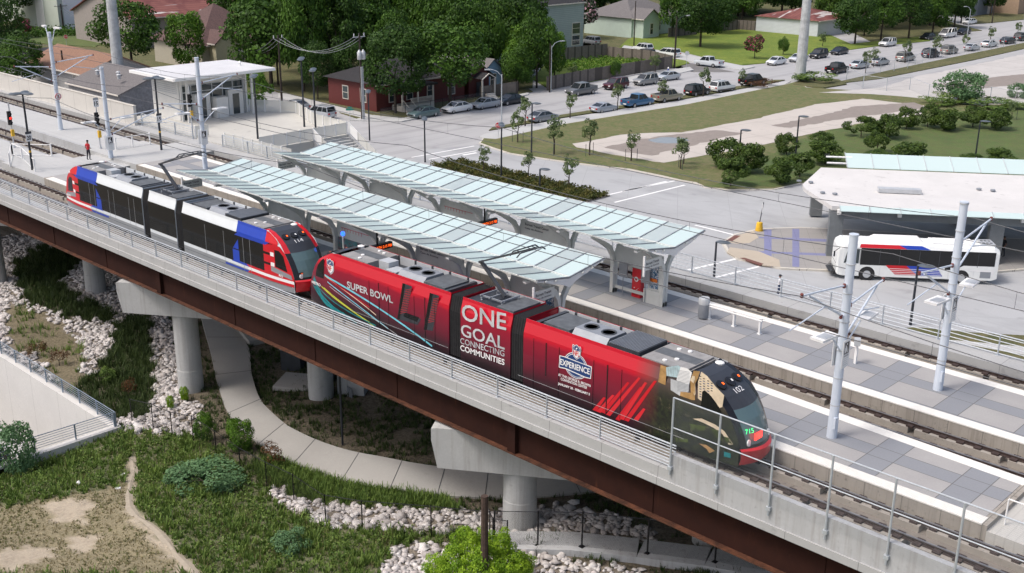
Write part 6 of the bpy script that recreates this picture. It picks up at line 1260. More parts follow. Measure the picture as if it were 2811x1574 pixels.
def car(kind, col, lab, P, ang, cat='car', group='cars parked along the street', roofc=None, trim=None, z=-5.98, sc=1.0):
    L_, W_c, st, cb0, cb1, cr0, cr1, zb, zr_ = CARS[kind]; T = thing('parked_car' if cat == 'car' else cat, lab, cat, (P[0], P[1], z), ang, group, local=True); T.scale = (sc,)*3
    h = W_c/2; b = MB(); pts = []
    nst = len(st)
    def wid(i): return h*(.80 if i in (0, nst-1) else .93 if i in (1, nst-2) else 1)
    rg = [[(x, -wid(i)*.94, z0), (x, -wid(i), z0+.2), (x, -wid(i), z0+(z1-z0)*.62), (x, -wid(i)*.93, z1-.03), (x, -wid(i)*.8, z1), (x, wid(i)*.8, z1), (x, wid(i)*.93, z1-.03), (x, wid(i), z0+(z1-z0)*.62), (x, wid(i), z0+.2), (x, wid(i)*.94, z0)] for i, (x, z0, z1) in enumerate(st)]
    if kind in ('pickup', 'crew'):
        b.loft(rg[::-1], cap=True)
        body = b.build('body', paint(col), T, smooth=True)
        b = MB(); b.box(-2.62, cb0-.08, -h*.78, h*.78, zb-.02, zb+.035); b.build('truck_bed', M['darkgrey'] if kind == 'pickup' else M['black'], T)
        b = MB()
        for y in (-h*.93, h*.81): b.box(-2.74, cb0, y, y+h*.12, zb-.02, zb+.16)
        b.box(-2.8, -2.7, -h*.9, h*.9, zb-.4, zb+.14); b.build('bed_side', paint(col), T)
    else: b.loft(rg[::-1], cap=True); body = b.build('body', paint(col), T, smooth=True)
    b = MB(); hb_, ht_ = h*.9, h*.74; k = .025
    b.loft([[(cb0, -hb_, zb-.02), (cb1, -hb_*.97, zb-.02), (cb1, hb_*.97, zb-.02), (cb0, hb_, zb-.02)], [(cr0, -ht_, zr_-.04), (cr1, -ht_, zr_-.04), (cr1, ht_, zr_-.04), (cr0, ht_, zr_-.04)]]); b.build('windows', M['carglass'], T)
    b = MB(); b.loft([[(cr0-.06, -ht_-.02, zr_-.06), (cr1+.08, -ht_-.02, zr_-.06), (cr1+.08, ht_+.02, zr_-.06), (cr0-.06, ht_+.02, zr_-.06)], [(cr0+.02, -ht_+.04, zr_), (cr1-.05, -ht_+.04, zr_), (cr1-.05, ht_-.04, zr_), (cr0+.02, ht_-.04, zr_)]], cap=True); rf = b.build('roof', paint(roofc or col), T)
    b = MB()
    for s in (-1, 1):
        b.bar((cb0, s*hb_, zb-.02), (cr0, s*ht_, zr_-.05), .1, .07); b.bar((cb1, s*hb_*.97, zb-.02), (cr1, s*ht_, zr_-.05), .07, .06)
        if kind == 'pickup': mids = [.45]
        elif kind in ('suv', 'van', 'minivan'): mids = [.3, .62]
        else: mids = [.48]
        for t_ in mids:
            xb_, xt_ = cb0+(cb1-cb0)*t_, cr0+(cr1-cr0)*(t_*.98); b.bar((xb_, s*hb_*.995, zb-.02), (xt_, s*(ht_+.01), zr_-.05), .1, .05)
    b.build('pillars', paint(roofc or col), T)
    r_ = .33 if kind in ('sedan', 'coupe', 'minivan') else .37; wb = L_*.3
    for x in (-wb, wb):
        for s in (-1, 1):
            b = MB(); y = s*(h-.02); b.tube((x, y-s*.2, r_), (x, y+s*.015, r_), r_, n=14); w_ = b.build('wheel', M['rubber'], T); b = MB(); b.tube((x, y+s*.015, r_), (x, y+s*.03, r_), r_*.62, n=10); b.build('rim', M['hubcap'], w_)
    xf, zf = st[-2][0]+.03, st[-2][2]-.12; xr, zr2 = st[0][0]-.01, st[0][2]-.12
    for s in (-1, 1):
        b = MB(); b.box(xf-.08, xf+.05, s*h*.72-.16, s*h*.72+.16, zf-.08, zf+.08); b.build('headlight', M['headlamp'], T); b = MB(); b.box(xr-.03, xr+.06, s*h*.68-.14, s*h*.68+.12, zr2-.12, zr2+.1); b.build('taillight', M['taillamp'], T)
    b = MB(); b.box(st[-1][0]-.02, st[-1][0]+.03, -h*.5, h*.5, .42, .58); b.build('grille', M['black'], T); b = MB(); b.box(st[0][0]-.03, st[0][0]+.02, -.28, .28, .55, .7); b.build('number_plate', M['white'], T)
    if trim:
        b = MB()
        for s in (-1, 1): b.box(-L_*.47, L_*.47, s*h-.03, s*h+.012, .3, .56)
        b.build('lower_trim', paint(trim), T)
    if kind in ('suv', 'minivan'):
        b = MB()
        for s in (-1, 1): b.bar((cr0+.1, s*ht_*.8, zr_+.04), (cr1-.2, s*ht_*.8, zr_+.04), .04)
        b.build('roof_rail', M['darkgrey'], T)
    return T
def tang(Y, side):
    xs = [(40, 0), (85, 2), (118, 5), (150, 0), (200, 3), (264, 6)]; return R(90)-R(float(np.interp(Y, [a for a, _ in xs], [c for _, c in xs])))
def street_car(kind, col, lab, q, f, face, **kw):
    P = at(*f(*q), -5.98); car(kind, col, lab, (P[0], P[1]), tang(P[1], 0)+(R(180) if face < 0 else 0), **kw)
FARS = [('sedan', '#5d7274', 'teal grey sedan parked first on the far kerb, below the big oak', (612, 880), Z2), ('sedan', '#e8e8e8', 'white sedan on the far kerb before the red house, second in its row', (862, 842), Z2), ('sedan', '#a9adb3', 'silver sedan on the far kerb by the small red porch, third in its row', (1075, 812), Z2), ('sedan', '#1b222e', 'dark navy sedan half behind the street lamp, fourth in the far row', (1262, 782), Z2),
 ('suv', '#4c1a24', 'maroon SUV parked before the long wooden fence', (2055, 668), Z2), ('suv', '#8f9090', 'silver grey boxy SUV next to the maroon one', (2278, 636), Z2), ('sedan', '#b9bfc4', 'pale silver sedan at the fence corner, last before the side street', (2448, 602), Z2),
 ('sedan', '#e6e8ea', 'white sedan first past the side street on the far kerb', (712, 486), Z3), ('sedan', '#c9cdd2', 'silver sedan cut by the tall steel pole', (878, 462), Z3), ('suv', '#14161d', 'black SUV between the tall pole and a dark blue sedan', (1030, 436), Z3), ('sedan', '#161c2c', 'dark blue sedan at the driveway right of the black SUV', (1187, 408), Z3), ('suv', '#d9dbdc', 'white SUV alone on the far side under the dense trees', (1548, 348), Z3), ('sedan', '#101219', 'black hatchback in front of the white passenger van', (1852, 298), Z3), ('sedan', '#171a1e', 'dark sedan right behind the white passenger van', (2118, 258), Z3), ('sedan', '#e4e6e8', 'white sedan at the far street mouth under the arm lamp', (2165, 182), Z3)]
for k, c_, lab, q_, f_ in FARS: street_car(k, c_, lab, q_, f_, -1)
street_car('crew', '#6f7173', 'grey crew cab pickup parked at the left end of the wooden fence', (1795, 712), Z2, -1, cat='pickup truck', group='pickup trucks on the street'); street_car('van', '#e6e6e4', 'white passenger van with dark windows under the trees', (1998, 282), Z3, -1, cat='van', group='vans')
NEAR = [('sedan', '#868a91', 'grey sedan nearest the stop sign on the near kerb', (1507, 912), Z2), ('coupe', '#a3a9b3', 'silver two door car behind a thin staked tree, left of the blue pickup', (1965, 842), Z2), ('suv', '#15171c', 'black SUV on the near kerb between beige pickup and white SUV', (118, 716), Z3),
 ('sedan', '#b6bcc1', 'pale silver sedan directly ahead of the black pickup near the gate', (1338, 512), Z3), ('sedan', '#a8abae', 'silver sedan half hidden by the fence sign and small trees', (1492, 488), Z3), ('minivan', '#9b9b96', 'silver minivan under a small round tree by the fence', (1682, 458), Z3), ('suv', '#1d2230', 'dark blue SUV ahead of the silver minivan', (1872, 430), Z3), ('suv', '#8e8c86', 'long tan grey SUV touching the dark blue one', (2012, 404), Z3), ('coupe', '#d5d8db', 'white low coupe on the near kerb at far right', (2182, 378), Z3), ('sedan', '#e2e4e5', 'white sedan ahead of the low white coupe', (2312, 352), Z3), ('sedan', '#181e2c', 'dark blue sedan at far right beside the last small tree', (2452, 328), Z3), ('suv', '#12141a', 'black SUV cut off by the right photo edge', (2555, 305), Z3)]
for k, c_, lab, q_, f_ in NEAR: street_car(k, c_, lab, q_, f_, 1)
street_car('suv', '#e4e6e6', 'white SUV with dark lower trim on the near kerb', (305, 688), Z3, 1, trim='#22262c')
for k, c_, lab, q_, f_ in (('pickup', '#3c6a94', 'blue pickup truck with extended cab on the near kerb', (2218, 800), Z2), ('pickup', '#97907f', 'beige pickup truck behind the blue one', (2440, 762), Z2), ('crew', '#0f1116', 'black pickup on the near kerb left of the tall pole', (535, 640), Z3), ('crew', '#101318', 'black pickup parked right of the tall pole at the lot entrance', (1168, 548), Z3)):
    street_car(k, c_, lab, q_, f_, 1, cat='pickup truck', group='pickup trucks on the street')
def two(kind, col, lab, qf, qr, f, **kw):
    a, c = at(*f(*qf), -5.98), at(*f(*qr), -5.98); car(kind, col, lab, ((a[0]+c[0])/2, (a[1]+c[1])/2), math.atan2(a[1]-c[1], a[0]-c[0]), **kw)
two('pickup', '#dfe6ec', 'white pickup with a dark bed turning into the side street', (110, 488), (300, 512), Z3, cat='pickup truck', group='pickup trucks on the street')
two('suv', '#93989c', 'silver hatchback in the driveway beside the grey block', (1805, 325), (1935, 345), Z2, group='cars on the side street'); two('suv', '#e9ebed', 'white crossover parked on the side street lawn edge', (2175, 378), (2345, 405), Z2, group='cars on the side street')
two('suv', '#5a1f18', 'dark roofed red car just behind the wooden fence', (2210, 430), (2330, 445), Z2, roofc='#1c1e22', group='cars on the side street'); two('minivan', '#eceeee', 'white minivan at the mouth of the side street', (2368, 418), (2535, 440), Z2, group='cars on the side street')
two('sedan', '#8a8f94', 'silver sedan on the cross street behind the plaza', (2155, 812), (2300, 840), Z1, group='cars by the plaza'); two('suv', '#b4b9bf', 'silver SUV right of the tall plaza lamp', (2318, 872), (2505, 902), Z1, group='cars by the plaza')
two('crew', '#14181f', 'dark pickup partly under the tree behind the pavilion', (690, 465), (815, 490), Z1, cat='pickup truck', group='pickup trucks on the street')
q = at(*Z1(760, 235), -6); T = thing('blue_dumpster', 'blue steel container with sloped lid by the pale warehouse', 'container', (q[0], q[1], -6)); b = MB(); b.obox((q[0], q[1], -6), 3, 5, 3.2, 0); b.build('bin', M['trainblue'], T); b = MB(); b.obox((q[0], q[1], -2.8), 3.1, 5.1, .15, 0); b.build('lid', M['trainblue'], T); b = MB(); b.obox((q[0]+1.53, q[1], -4.2), .03, 4.2, .5, 0); b.build('yellow_stripe', M['yellow'], T)
# ================================================================== HOUSES
def siding(nm, col, st=.18, horiz=True, var=.08):
    m, t, b = newmat(nm); f = noise(t, .8, 4, .6); c = mixc(t, f, tuple(x*(1-var) for x in col), col); g = t.nodes['GEO']; sp = N(t, 'ShaderNodeSeparateXYZ'); t.links.new(g.outputs['Position'], sp.inputs[0])
    ad = N(t, 'ShaderNodeMath', operation='ADD'); t.links.new(sp.outputs[2], ad.inputs[0]); ad.inputs[1].default_value = 100*st; mo = N(t, 'ShaderNodeMath', operation='MODULO'); t.links.new(ad.outputs[0], mo.inputs[0]); mo.inputs[1].default_value = st; l = N(t, 'ShaderNodeMath', operation='LESS_THAN'); t.links.new(mo.outputs[0], l.inputs[0]); l.inputs[1].default_value = st*.22
    c = mixc(t, l.outputs[0], c, tuple(x*.72 for x in col)); t.links.new(c, b.inputs['Base Color']); b.inputs['Roughness'].default_value = .7; return m
M['roofdarkgrey'] = mat('shingle_dark_grey', (.024, .023, .026), .9, var=.4, scale=4); M['roofpurple'] = mat('shingle_purple_brown', (.11, .065, .06), .9, var=.35, scale=4); M['roofbrown'] = mat('shingle_tan_brown', (.24, .135, .09), .9, var=.25, scale=4); M['rooflg'] = mat('shingle_grey', (.15, .14, .14), .9, var=.3, scale=5)
def m_rustroof():
    m, t, b = newmat('rusty_metal_roof'); f = noise(t, .35, 5, .6, lo=.42, hi=.58, dist=.4); g = t.nodes['GEO']; mp = N(t, 'ShaderNodeVectorMath', operation='MULTIPLY'); t.links.new(g.outputs['Position'], mp.inputs[0]); mp.inputs[1].default_value = (.35, .05, .05)
    f1 = noise(t, 1.8, 3, .5, mp.outputs[0], .58, .62); c = mixc(t, f, (.13, .035, .03), (.20, .07, .055)); c = mixc(t, f1, c, (.50, .47, .45)); c = mixc(t, gridlines(t, .9, 0, .12), c, (.10, .02, .02)); t.links.new(c, b.inputs['Base Color']); b.inputs['Roughness'].default_value = .7; return m
M['rustroof'] = m_rustroof(); M['trim'] = mat('house_trim', (.62, .58, .52), .6, var=.05)
def house(lab, x0, x1, y0, y1, hw_, hr, rt, wall, roof, ov=.5, wins=(), doors=(), cat='house', ridge='y', z=-6.0):
    T = thing('house' if cat == 'house' else cat.replace(' ', '_'), lab, cat, ((x0+x1)/2, (y0+y1)/2, z)); b = MB(); b.box(x0, x1, y0, y1, z, z+hw_)
    if rt == 'gable':
        if ridge == 'y':
            xm = (x0+x1)/2
            for y in (y0, y1): b.add([(x0, y, z+hw_), (x1, y, z+hw_), (xm, y, z+hw_+hr-.1)], [(0, 1, 2) if y == y0 else (2, 1, 0)])
        else:
            ym = (y0+y1)/2
            for x in (x0, x1): b.add([(x, y0, z+hw_), (x, y1, z+hw_), (x, ym, z+hw_+hr-.1)], [(0, 1, 2) if x == x1 else (2, 1, 0)])
    b.build('wall', wall, T); b = MB(); e = ov; zb_ = z+hw_-.08; zt_ = z+hw_+hr; X0, X1, Y0, Y1 = x0-e, x1+e, y0-e, y1+e
    if rt == 'hip':
        s = min(X1-X0, Y1-Y0)/2; 
        if (X1-X0) >= (Y1-Y0): R0, R1 = (X0+s, (Y0+Y1)/2), (X1-s+.01, (Y0+Y1)/2); fs = [(0, 1, 5, 4), (1, 2, 5), (2, 3, 4, 5), (3, 0, 4)]
        else: R0, R1 = ((X0+X1)/2, Y0+s), ((X0+X1)/2, Y1-s+.01); fs = [(0, 1, 4), (1, 2, 5, 4), (2, 3, 5), (3, 0, 4, 5)]
        b.add([(X0, Y0, zb_), (X1, Y0, zb_), (X1, Y1, zb_), (X0, Y1, zb_), (*R0, zt_), (*R1, zt_)], fs+[(3, 2, 1, 0)])
    elif rt == 'gable':
        if ridge == 'y': b.add([(X0, Y0, zb_), (X0, Y1, zb_), ((X0+X1)/2, Y1, zt_), ((X0+X1)/2, Y0, zt_), (X1, Y0, zb_), (X1, Y1, zb_)]+[(q[0], q[1], q[2]-.14) for q in ((X0, Y0, zb_), (X0, Y1, zb_), ((X0+X1)/2, Y1, zt_), ((X0+X1)/2, Y0, zt_), (X1, Y0, zb_), (X1, Y1, zb_))], [(3, 2, 1, 0), (4, 5, 2, 3), (6, 7, 8, 9), (9, 8, 11, 10), (0, 6, 9, 3), (3, 9, 10, 4), (1, 2, 8, 7), (2, 5, 11, 8), (0, 1, 7, 6), (5, 4, 10, 11)])
        else: b.add([(X0, Y0, zb_), (X1, Y0, zb_), (X1, (Y0+Y1)/2, zt_), (X0, (Y0+Y1)/2, zt_), (X0, Y1, zb_), (X1, Y1, zb_)]+[(q[0], q[1], q[2]-.14) for q in ((X0, Y0, zb_), (X1, Y0, zb_), (X1, (Y0+Y1)/2, zt_), (X0, (Y0+Y1)/2, zt_), (X0, Y1, zb_), (X1, Y1, zb_))], [(0, 1, 2, 3), (3, 2, 5, 4), (9, 8, 7, 6), (10, 11, 8, 9), (0, 3, 9, 6), (3, 4, 10, 9), (1, 7, 8, 2), (2, 8, 11, 5), (0, 6, 7, 1), (4, 5, 11, 10)])
    else: b.box(X0, X1, Y0, Y1, z+hw_, z+hw_+.3)
    b.build('roof', roof, T)
    if rt != 'flat': b = MB(); b.box(X1-.02, X1+.08, Y0, Y1, zb_-.18, zb_+.02) if ridge == 'y' or rt == 'hip' else b.box(X0, X1, Y0-.08, Y0+.02, zb_-.18, zb_+.02); b.build('fascia', M['trim'], T)
    for face, u, zc, w_, h_ in wins:
        b = MB(); g = MB()
        if face == 'x': b.box(x1, x1+.07, u-w_/2-.12, u+w_/2+.12, z+zc-h_/2-.12, z+zc+h_/2+.12); g.box(x1+.07, x1+.09, u-w_/2, u+w_/2, z+zc-h_/2, z+zc+h_/2); g2 = (x1+.09, x1+.12, u-w_/2, u+w_/2, z+zc-.03, z+zc+.03)
        else: b.box(u-w_/2-.12, u+w_/2+.12, y0-.07, y0, z+zc-h_/2-.12, z+zc+h_/2+.12); g.box(u-w_/2, u+w_/2, y0-.09, y0-.07, z+zc-h_/2, z+zc+h_/2); g2 = (u-w_/2, u+w_/2, y0-.12, y0-.09, z+zc-.03, z+zc+.03)
        f_ = b.build('window', M['trim'], T); g.build('pane', M['window'], f_); b = MB(); b.box(*g2); b.build('sash_bar', M['trim'], f_)
    for face, u, w_, h_, m in doors:
        b = MB(); b.box(x1, x1+.08, u-w_/2, u+w_/2, z, z+h_) if face == 'x' else b.box(u-w_/2, u+w_/2, y0-.08, y0, z, z+h_); b.build('door', M[m], T)
    return T
S_ = lambda nm, c, st=.2: siding(nm, c, st)
T = house('dark red wooden house with white porch rails under the big oak', -132, -121.2, 63.5, 80.5, 4.0, 2.3, 'hip', S_('red_siding', (.11, .018, .016)), M['roofdarkgrey'], .6, wins=[('x', 66.4, 2.1, 1.1, 1.7), ('x', 73.6, 2.1, 1.1, 1.9), ('x', 77.8, 2.1, 1.2, 2.0), ('x', 69.6, 2.1, 1.0, 1.7), ('y', -124, 2.1, 1.1, 1.7), ('y', -128, 2.1, 1.1, 1.7)])
b = MB(); b.box(-120.8, -118.6, 66.0, 72.0, -6, -5.1); b.build('porch_floor', M['trim'], T); b = MB(); b.box(-120.8, -118.2, 65.6, 72.4, -2.6, -2.35); b.build('porch_roof', M['roofdarkgrey'], T)
for y in (66.1, 69, 71.9): b = MB(); b.box(-118.8, -118.62, y-.1, y+.1, -5.1, -2.6); b.build('porch_post', M['trim'], T)
b = MB(); b.box(-118.75, -118.68, 67.6, 71.9, -4.25, -4.17); b.box(-118.75, -118.68, 67.6, 71.9, -5.0, -4.94)
for k in range(24): b.box(-118.74, -118.69, 67.7+k*.18, 67.76+k*.18, -5.0, -4.2)
b.build('porch_rail', M['trim'], T); b = MB()
for k in range(4): b.box(-118.6+k*.3, -118.3+k*.3, 66.1, 67.5, -6, -5.2-k*.2)
b.build('porch_steps', M['trim'], T); b = MB(); b.bar((-118.6, 66.1, -4.2), (-117.4, 66.1, -5.1), .08); b.bar((-118.6, 67.5, -4.2), (-117.4, 67.5, -5.1), .08); b.build('stair_rail', M['trim'], T)
T = house('small red annex with a white gabled porch beside the dark red house', -128, -121.0, 81.2, 85.5, 3.3, 1.8, 'gable', S_('red_siding_dark', (.10, .022, .02)), M['roofdarkgrey'], .5, ridge='x', doors=[('x', 83.3, 1.0, 2.3, 'darkgrey')])
b = MB(); b.add([(-121, 81.9, -3.0), (-118.9, 81.9, -3.0), (-118.9, 83.4, -2.2), (-121, 83.4, -2.2), (-121, 84.9, -3.0), (-118.9, 84.9, -3.0)], [(0, 1, 2, 3), (3, 2, 5, 4)]); b.build('porch_roof', M['roofdarkgrey'], T)
b = MB(); b.bar((-118.88, 81.9, -3.05), (-118.88, 83.4, -2.25), .12); b.bar((-118.88, 83.4, -2.25), (-118.88, 84.9, -3.05), .12); b.build('gable_trim', M['trim'], T)
for y in (82.1, 84.7): b = MB(); b.box(-119.1, -118.92, y-.1, y+.1, -6, -3.05); b.build('porch_post', M['trim'], T)
b = MB()
for k in range(3): b.box(-118.9+k*.35, -118.55+k*.35, 82.6, 84.2, -6, -5.2-k*.25)
b.build('porch_steps', M['trim'], T)
house('small light blue gabled house between red annex and wooden fence', -130, -123.2, 86.6, 90.6, 3.4, 1.7, 'gable', S_('blue_siding', (.26, .42, .58)), M['rooflg'], .35, wins=[('x', 88.6, 1.9, 1.1, 1.6)], ridge='x')
house('tall grey blue three storey block with corner windows behind the trees', -162, -147, 112, 138.3, 9.6, 3.2, 'hip', S_('grey_blue_siding', (.33, .385, .38), .35), M['roofdarkgrey'], .3, wins=[('x', 136.0, 2.3, 2.2, 1.8), ('x', 136.0, 4.6, 2.2, 2.0), ('y', -150, 5, 1.4, 1.6)])
T = house('pale mint green cottage with gabled bay and brown grey roof', -168, -154.5, 163.5, 182, 4.3, 3.4, 'hip', S_('mint_siding', (.50, .60, .53)), M['rooflg'], .6, wins=[('x', 173.6, 2.2, .8, 2.2), ('x', 178.8, 2.2, 1.2, 2.4)])
house('mint green gabled bay projecting from the cottage front', -156, -151.6, 164, 169.8, 4.3, 2.0, 'gable', S_('mint_siding', (.50, .60, .53)), M['rooflg'], .5, wins=[('x', 166.9, 2.0, .9, 2.2)], ridge='x', cat='house')
T = house('white corrugated shed with rusty striped metal roof', -143.5, -127.5, 196.5, 212, 3.6, 2.0, 'hip', S_('corrugated_white', (.60, .64, .68), .3), M['rustroof'], .5, cat='shed')
house('huge pale green warehouse with tall white doors at upper left', -300, -249, 78.5, 112, 13, .3, 'flat', mat('warehouse_green_grey', (.47, .52, .46), .7, var=.06, scale=.3), M['lgrey'], .1, doors=[('x', 82, 4.5, 9.5, 'white'), ('y', -258, 4, 7, 'white'), ('x', 90.5, 3, 5, 'lgrey')], cat='warehouse')
house('white warehouse wing with a wide pale door behind the trees', -262, -240, 126, 150, 11, .3, 'flat', mat('warehouse_mint', (.55, .62, .57), .7, var=.06, scale=.3), M['lgrey'], .1, doors=[('x', 137, 10, 5, 'white')], cat='warehouse')
house('house with a steep purple brown pyramid roof behind the pavilion', -190, -174, 68.5, 84.5, 4.2, 6.2, 'hip', mat('cream_grey_siding', (.40, .37, .30), .7, var=.06), M['roofpurple'], .7, wins=[('x', 75.5, 2.4, 1.0, 2.2), ('x', 77.2, 2.4, 1.0, 2.2)])
house('low gabled dormer wing in cream at the foot of the pyramid roof', -176, -171.8, 70, 74.2, 4.6, 2.0, 'gable', mat('cream_gable', (.52, .48, .33), .7, var=.06), M['roofpurple'], .4, ridge='x')
house('building with rusty red metal roof and white patches behind the pyramid roof', -232, -208, 74, 112, 6, 4.5, 'gable', mat('grey_stucco', (.30, .27, .25), .8, var=.1), M['rustroof'], .6, cat='building')
house('long pink walled building with dark red roof at the top edge', -290, -262, 118, 190, 7, 5, 'gable', mat('pink_stucco', (.62, .42, .36), .8, var=.1), M['rustroof'], .5, wins=[('x', 133, 4.5, 2, 2.5), ('x', 150, 4.5, 2, 2.5)], cat='building')
house('low house with tan brown roof and grey walls beyond the panel wall', -181, -162, 41.5, 52, 3.2, 2.4, 'gable', mat('grey_wall', (.33, .33, .33), .8, var=.1), M['roofbrown'], .6, wins=[('y', -165.5, 1.8, 1.0, 1.4), ('y', -172.5, 1.6, 1.6, 1.0)], ridge='x')
house('low shed with dark asphalt roof behind the tan roofed house', -196, -184, 42, 52, 3, .3, 'flat', mat('grey_wall', (.33, .33, .33), .8, var=.1), M['roofdarkgrey'], .3, cat='shed')
T = house('grey shingled building hidden between the white wall and the pavilion', -154, -139.5, 35, 47, 3.6, 2.2, 'gable', mat('grey_brick', (.22, .22, .23), .9, var=.25, scale=3), M['rooflg'], .3, ridge='x', cat='building')
for i, (x, y) in enumerate(((-150, 37.5), (-146, 38.5), (-143, 37))): b = MB(); b.lathe((x, y, -1.2+i*.1), [(.25, 0), (.25, .5), (.35, .55), (.1, .7)], 8); b.build('roof_vent', M['lgrey'], T)
house('tan walled building corner at the upper right edge', -140, -118, 289, 320, 7.5, 3, 'hip', mat('tan_wall', (.36, .26, .18), .8, var=.1), M['rooflg'], .4, cat='building')
house('blue grey shed beside the tan building at upper right', -150, -124, 276, 286.5, 6.5, .3, 'flat', mat('blue_grey_wall', (.16, .19, .23), .8, var=.1), M['darkgrey'], .1, doors=[('x', 284, 2.5, 4, 'lgrey')], cat='shed')
house('grey roofed blue house glimpsed between the oak crowns', -196, -180, 118, 132, 6, 4, 'hip', S_('pale_blue_siding', (.35, .42, .48)), M['rooflg'], .5, wins=[('x', 122, 3, 1.2, 2), ('x', 127, 3, 1.2, 2)])
house('house with dull grey hip roof left of the pink flowering tree', -190, -176, 146, 162, 4.5, 4, 'hip', mat('beige_wall', (.42, .39, .34), .8, var=.08), M['rooflg'], .5, wins=[('x', 152, 2.2, 1, 1.8)])
house('dark shed under the pink flowering tree', -166, -158, 141, 148, 3.2, .3, 'flat', M['darkgrey'], M['lgrey'], .2, cat='shed')
# ================================================================== WOODEN AND WIRE FENCES
def m_wood(nm, col):
    m, t, b = newmat(nm); f = noise(t, 2.5, 4, .6, lo=.3, hi=.7); c = mixc(t, f, tuple(x*.7 for x in col), col); c = mixc(t, gridlines(t, .22, .22, .05), c, tuple(x*.35 for x in col)); t.links.new(c, b.inputs['Base Color']); b.inputs['Roughness'].default_value = .9; return m
M['wood'] = m_wood('weathered_fence_boards', (.22, .19, .165))
def woodfence(lab, pts, h=2.1):
    T = thing('wooden_fence', lab, 'fence', (pts[0][0], pts[0][1], -5.9), group='weathered board fences')
    for a, c in zip(pts, pts[1:]):
        b = MB(); b.bar((a[0], a[1], -5.9+h/2), (c[0], c[1], -5.9+h/2), .05, h); b.build('boards', M['wood'], T); n_ = max(1, int(math.hypot(c[0]-a[0], c[1]-a[1])/2.6))
        for k in range(n_+1): t_ = k/n_; b = MB(); b.obox((a[0]+(c[0]-a[0])*t_-.06, a[1]+(c[1]-a[1])*t_, -5.95), .12, .12, h+.12, 0); b.build('post', M['wood'], T)
W6 = lambda *q: [tuple(at(*Z2(*p_), -5.95)[:2]) for p_ in q]
woodfence('long weathered board fence facing the street behind maroon and silver SUVs', W6((1540, 682), (1900, 610), (2200, 560), (2480, 512)))
woodfence('board fence on the side street edge of the green yard', W6((2480, 512), (2320, 470), (1990, 436)))
woodfence('taller board fence at the back of the green yard', W6((1990, 436), (1660, 470)), 2.6)
woodfence('dark board fence right of the light blue house', W6((1040, 745), (1320, 705)), 1.8)
woodfence('board fence in front of the mint cottage', [(-149.5, 170.5), (-148.5, 180)], 2.0)
woodfence('board fence behind the bright vacant lawn', [(-150, 182), (-148, 196), (-143.8, 197)], 2.2)
def wirefence(lab, pts, h, post, mesh, sp_=3, z=None, r=.04, base=False, posts=None, grp=None, rail=.025):
    T = thing('chain_fence', lab, 'fence', (pts[0][0], pts[0][1], pts[0][2] if len(pts[0]) > 2 else z), group=grp); g_ = lambda q: q[2] if len(q) > 2 else z
    for i, (a, c) in enumerate(zip(pts, pts[1:])):
        n_ = max(1, round(math.hypot(c[0]-a[0], c[1]-a[1])/sp_)) if not posts else 1
        for k in range(n_+(i == len(pts)-2)):
            t_ = k/n_; P = [a[0]+(c[0]-a[0])*t_, a[1]+(c[1]-a[1])*t_, g_(a)+(g_(c)-g_(a))*t_]; b = MB(); b.tube((P[0], P[1], P[2]-.1), (P[0], P[1], P[2]+h+.05), r, n=6)
            if base: b.box(P[0]-.12, P[0]+.12, P[1]-.12, P[1]+.12, P[2]-.3, P[2]+.05)
            b.build('post', M[post], T)
        b = MB(); b.tube((a[0], a[1], g_(a)+h), (c[0], c[1], g_(c)+h), rail, n=6); b.build('top_rail', M[post], T); b = MB(); b.add([(a[0], a[1], g_(a)), (c[0], c[1], g_(c)), (c[0], c[1], g_(c)+h), (a[0], a[1], g_(a)+h)], [(0, 1, 2, 3)]); b.build('mesh_panel', M[mesh], T)
    return T
M['chainfar'] = m_glass('fine_wire_mesh', (.35, .37, .38), .6, .12); M['chainfar'].node_tree.nodes['Principled BSDF'].inputs['Alpha'].default_value = .10
W3 = lambda *q: [tuple(at(*Z3(*p_), -5.86)[:2]) for p_ in q]
wirefence('galvanised wire gate fence across the old lot entrance', W3((1240, 600), (1365, 660), (1540, 685), (1715, 675), (1855, 735), (2320, 755), (2600, 800)), 2.0, 'galv', 'chainfar', 9, -5.86, .05)
wirefence('wire fence along the verge between street and old lot', W3((1385, 570), (1700, 515), (1865, 440), (2130, 400), (2600, 330)), 1.9, 'galv', 'chainfar', 5, -5.86, .045)
wirefence('dark wire yard fence before the red house', [(-117.9, 61.5), (-118.0, 66), (-118.2, 78), (-118.3, 82)], 1.1, 'black', 'chainfar', 2.5, -5.87, .03)
# black fence on the low ground: left run with gate, then over the concrete footing wall
gf = lambda *q: [tuple(atg(*F(*p_))) for p_ in q]
def gz(P, dz=0): return [(x, y, float(G(x, y))+dz) for x, y, *_ in P]
wirefence('black chain link fence running down from the trench corner past the weeds', gz(gf((333, 1066), (386, 1078), (434, 1100), (487, 1110), (545, 1150), (606, 1195), (672, 1232), (740, 1265), (820, 1322))), 1.75, 'black', 'chainblack', 50, None, .035, rail=.02)
wirefence('black chain link fence across the riprap beside the round pier', gz(gf((820, 1322), (912, 1338), (1085, 1352), (1232, 1368), (1240, 1385), (1276, 1392))), 1.8, 'black', 'chainblack', 50, None, .035, rail=.02)
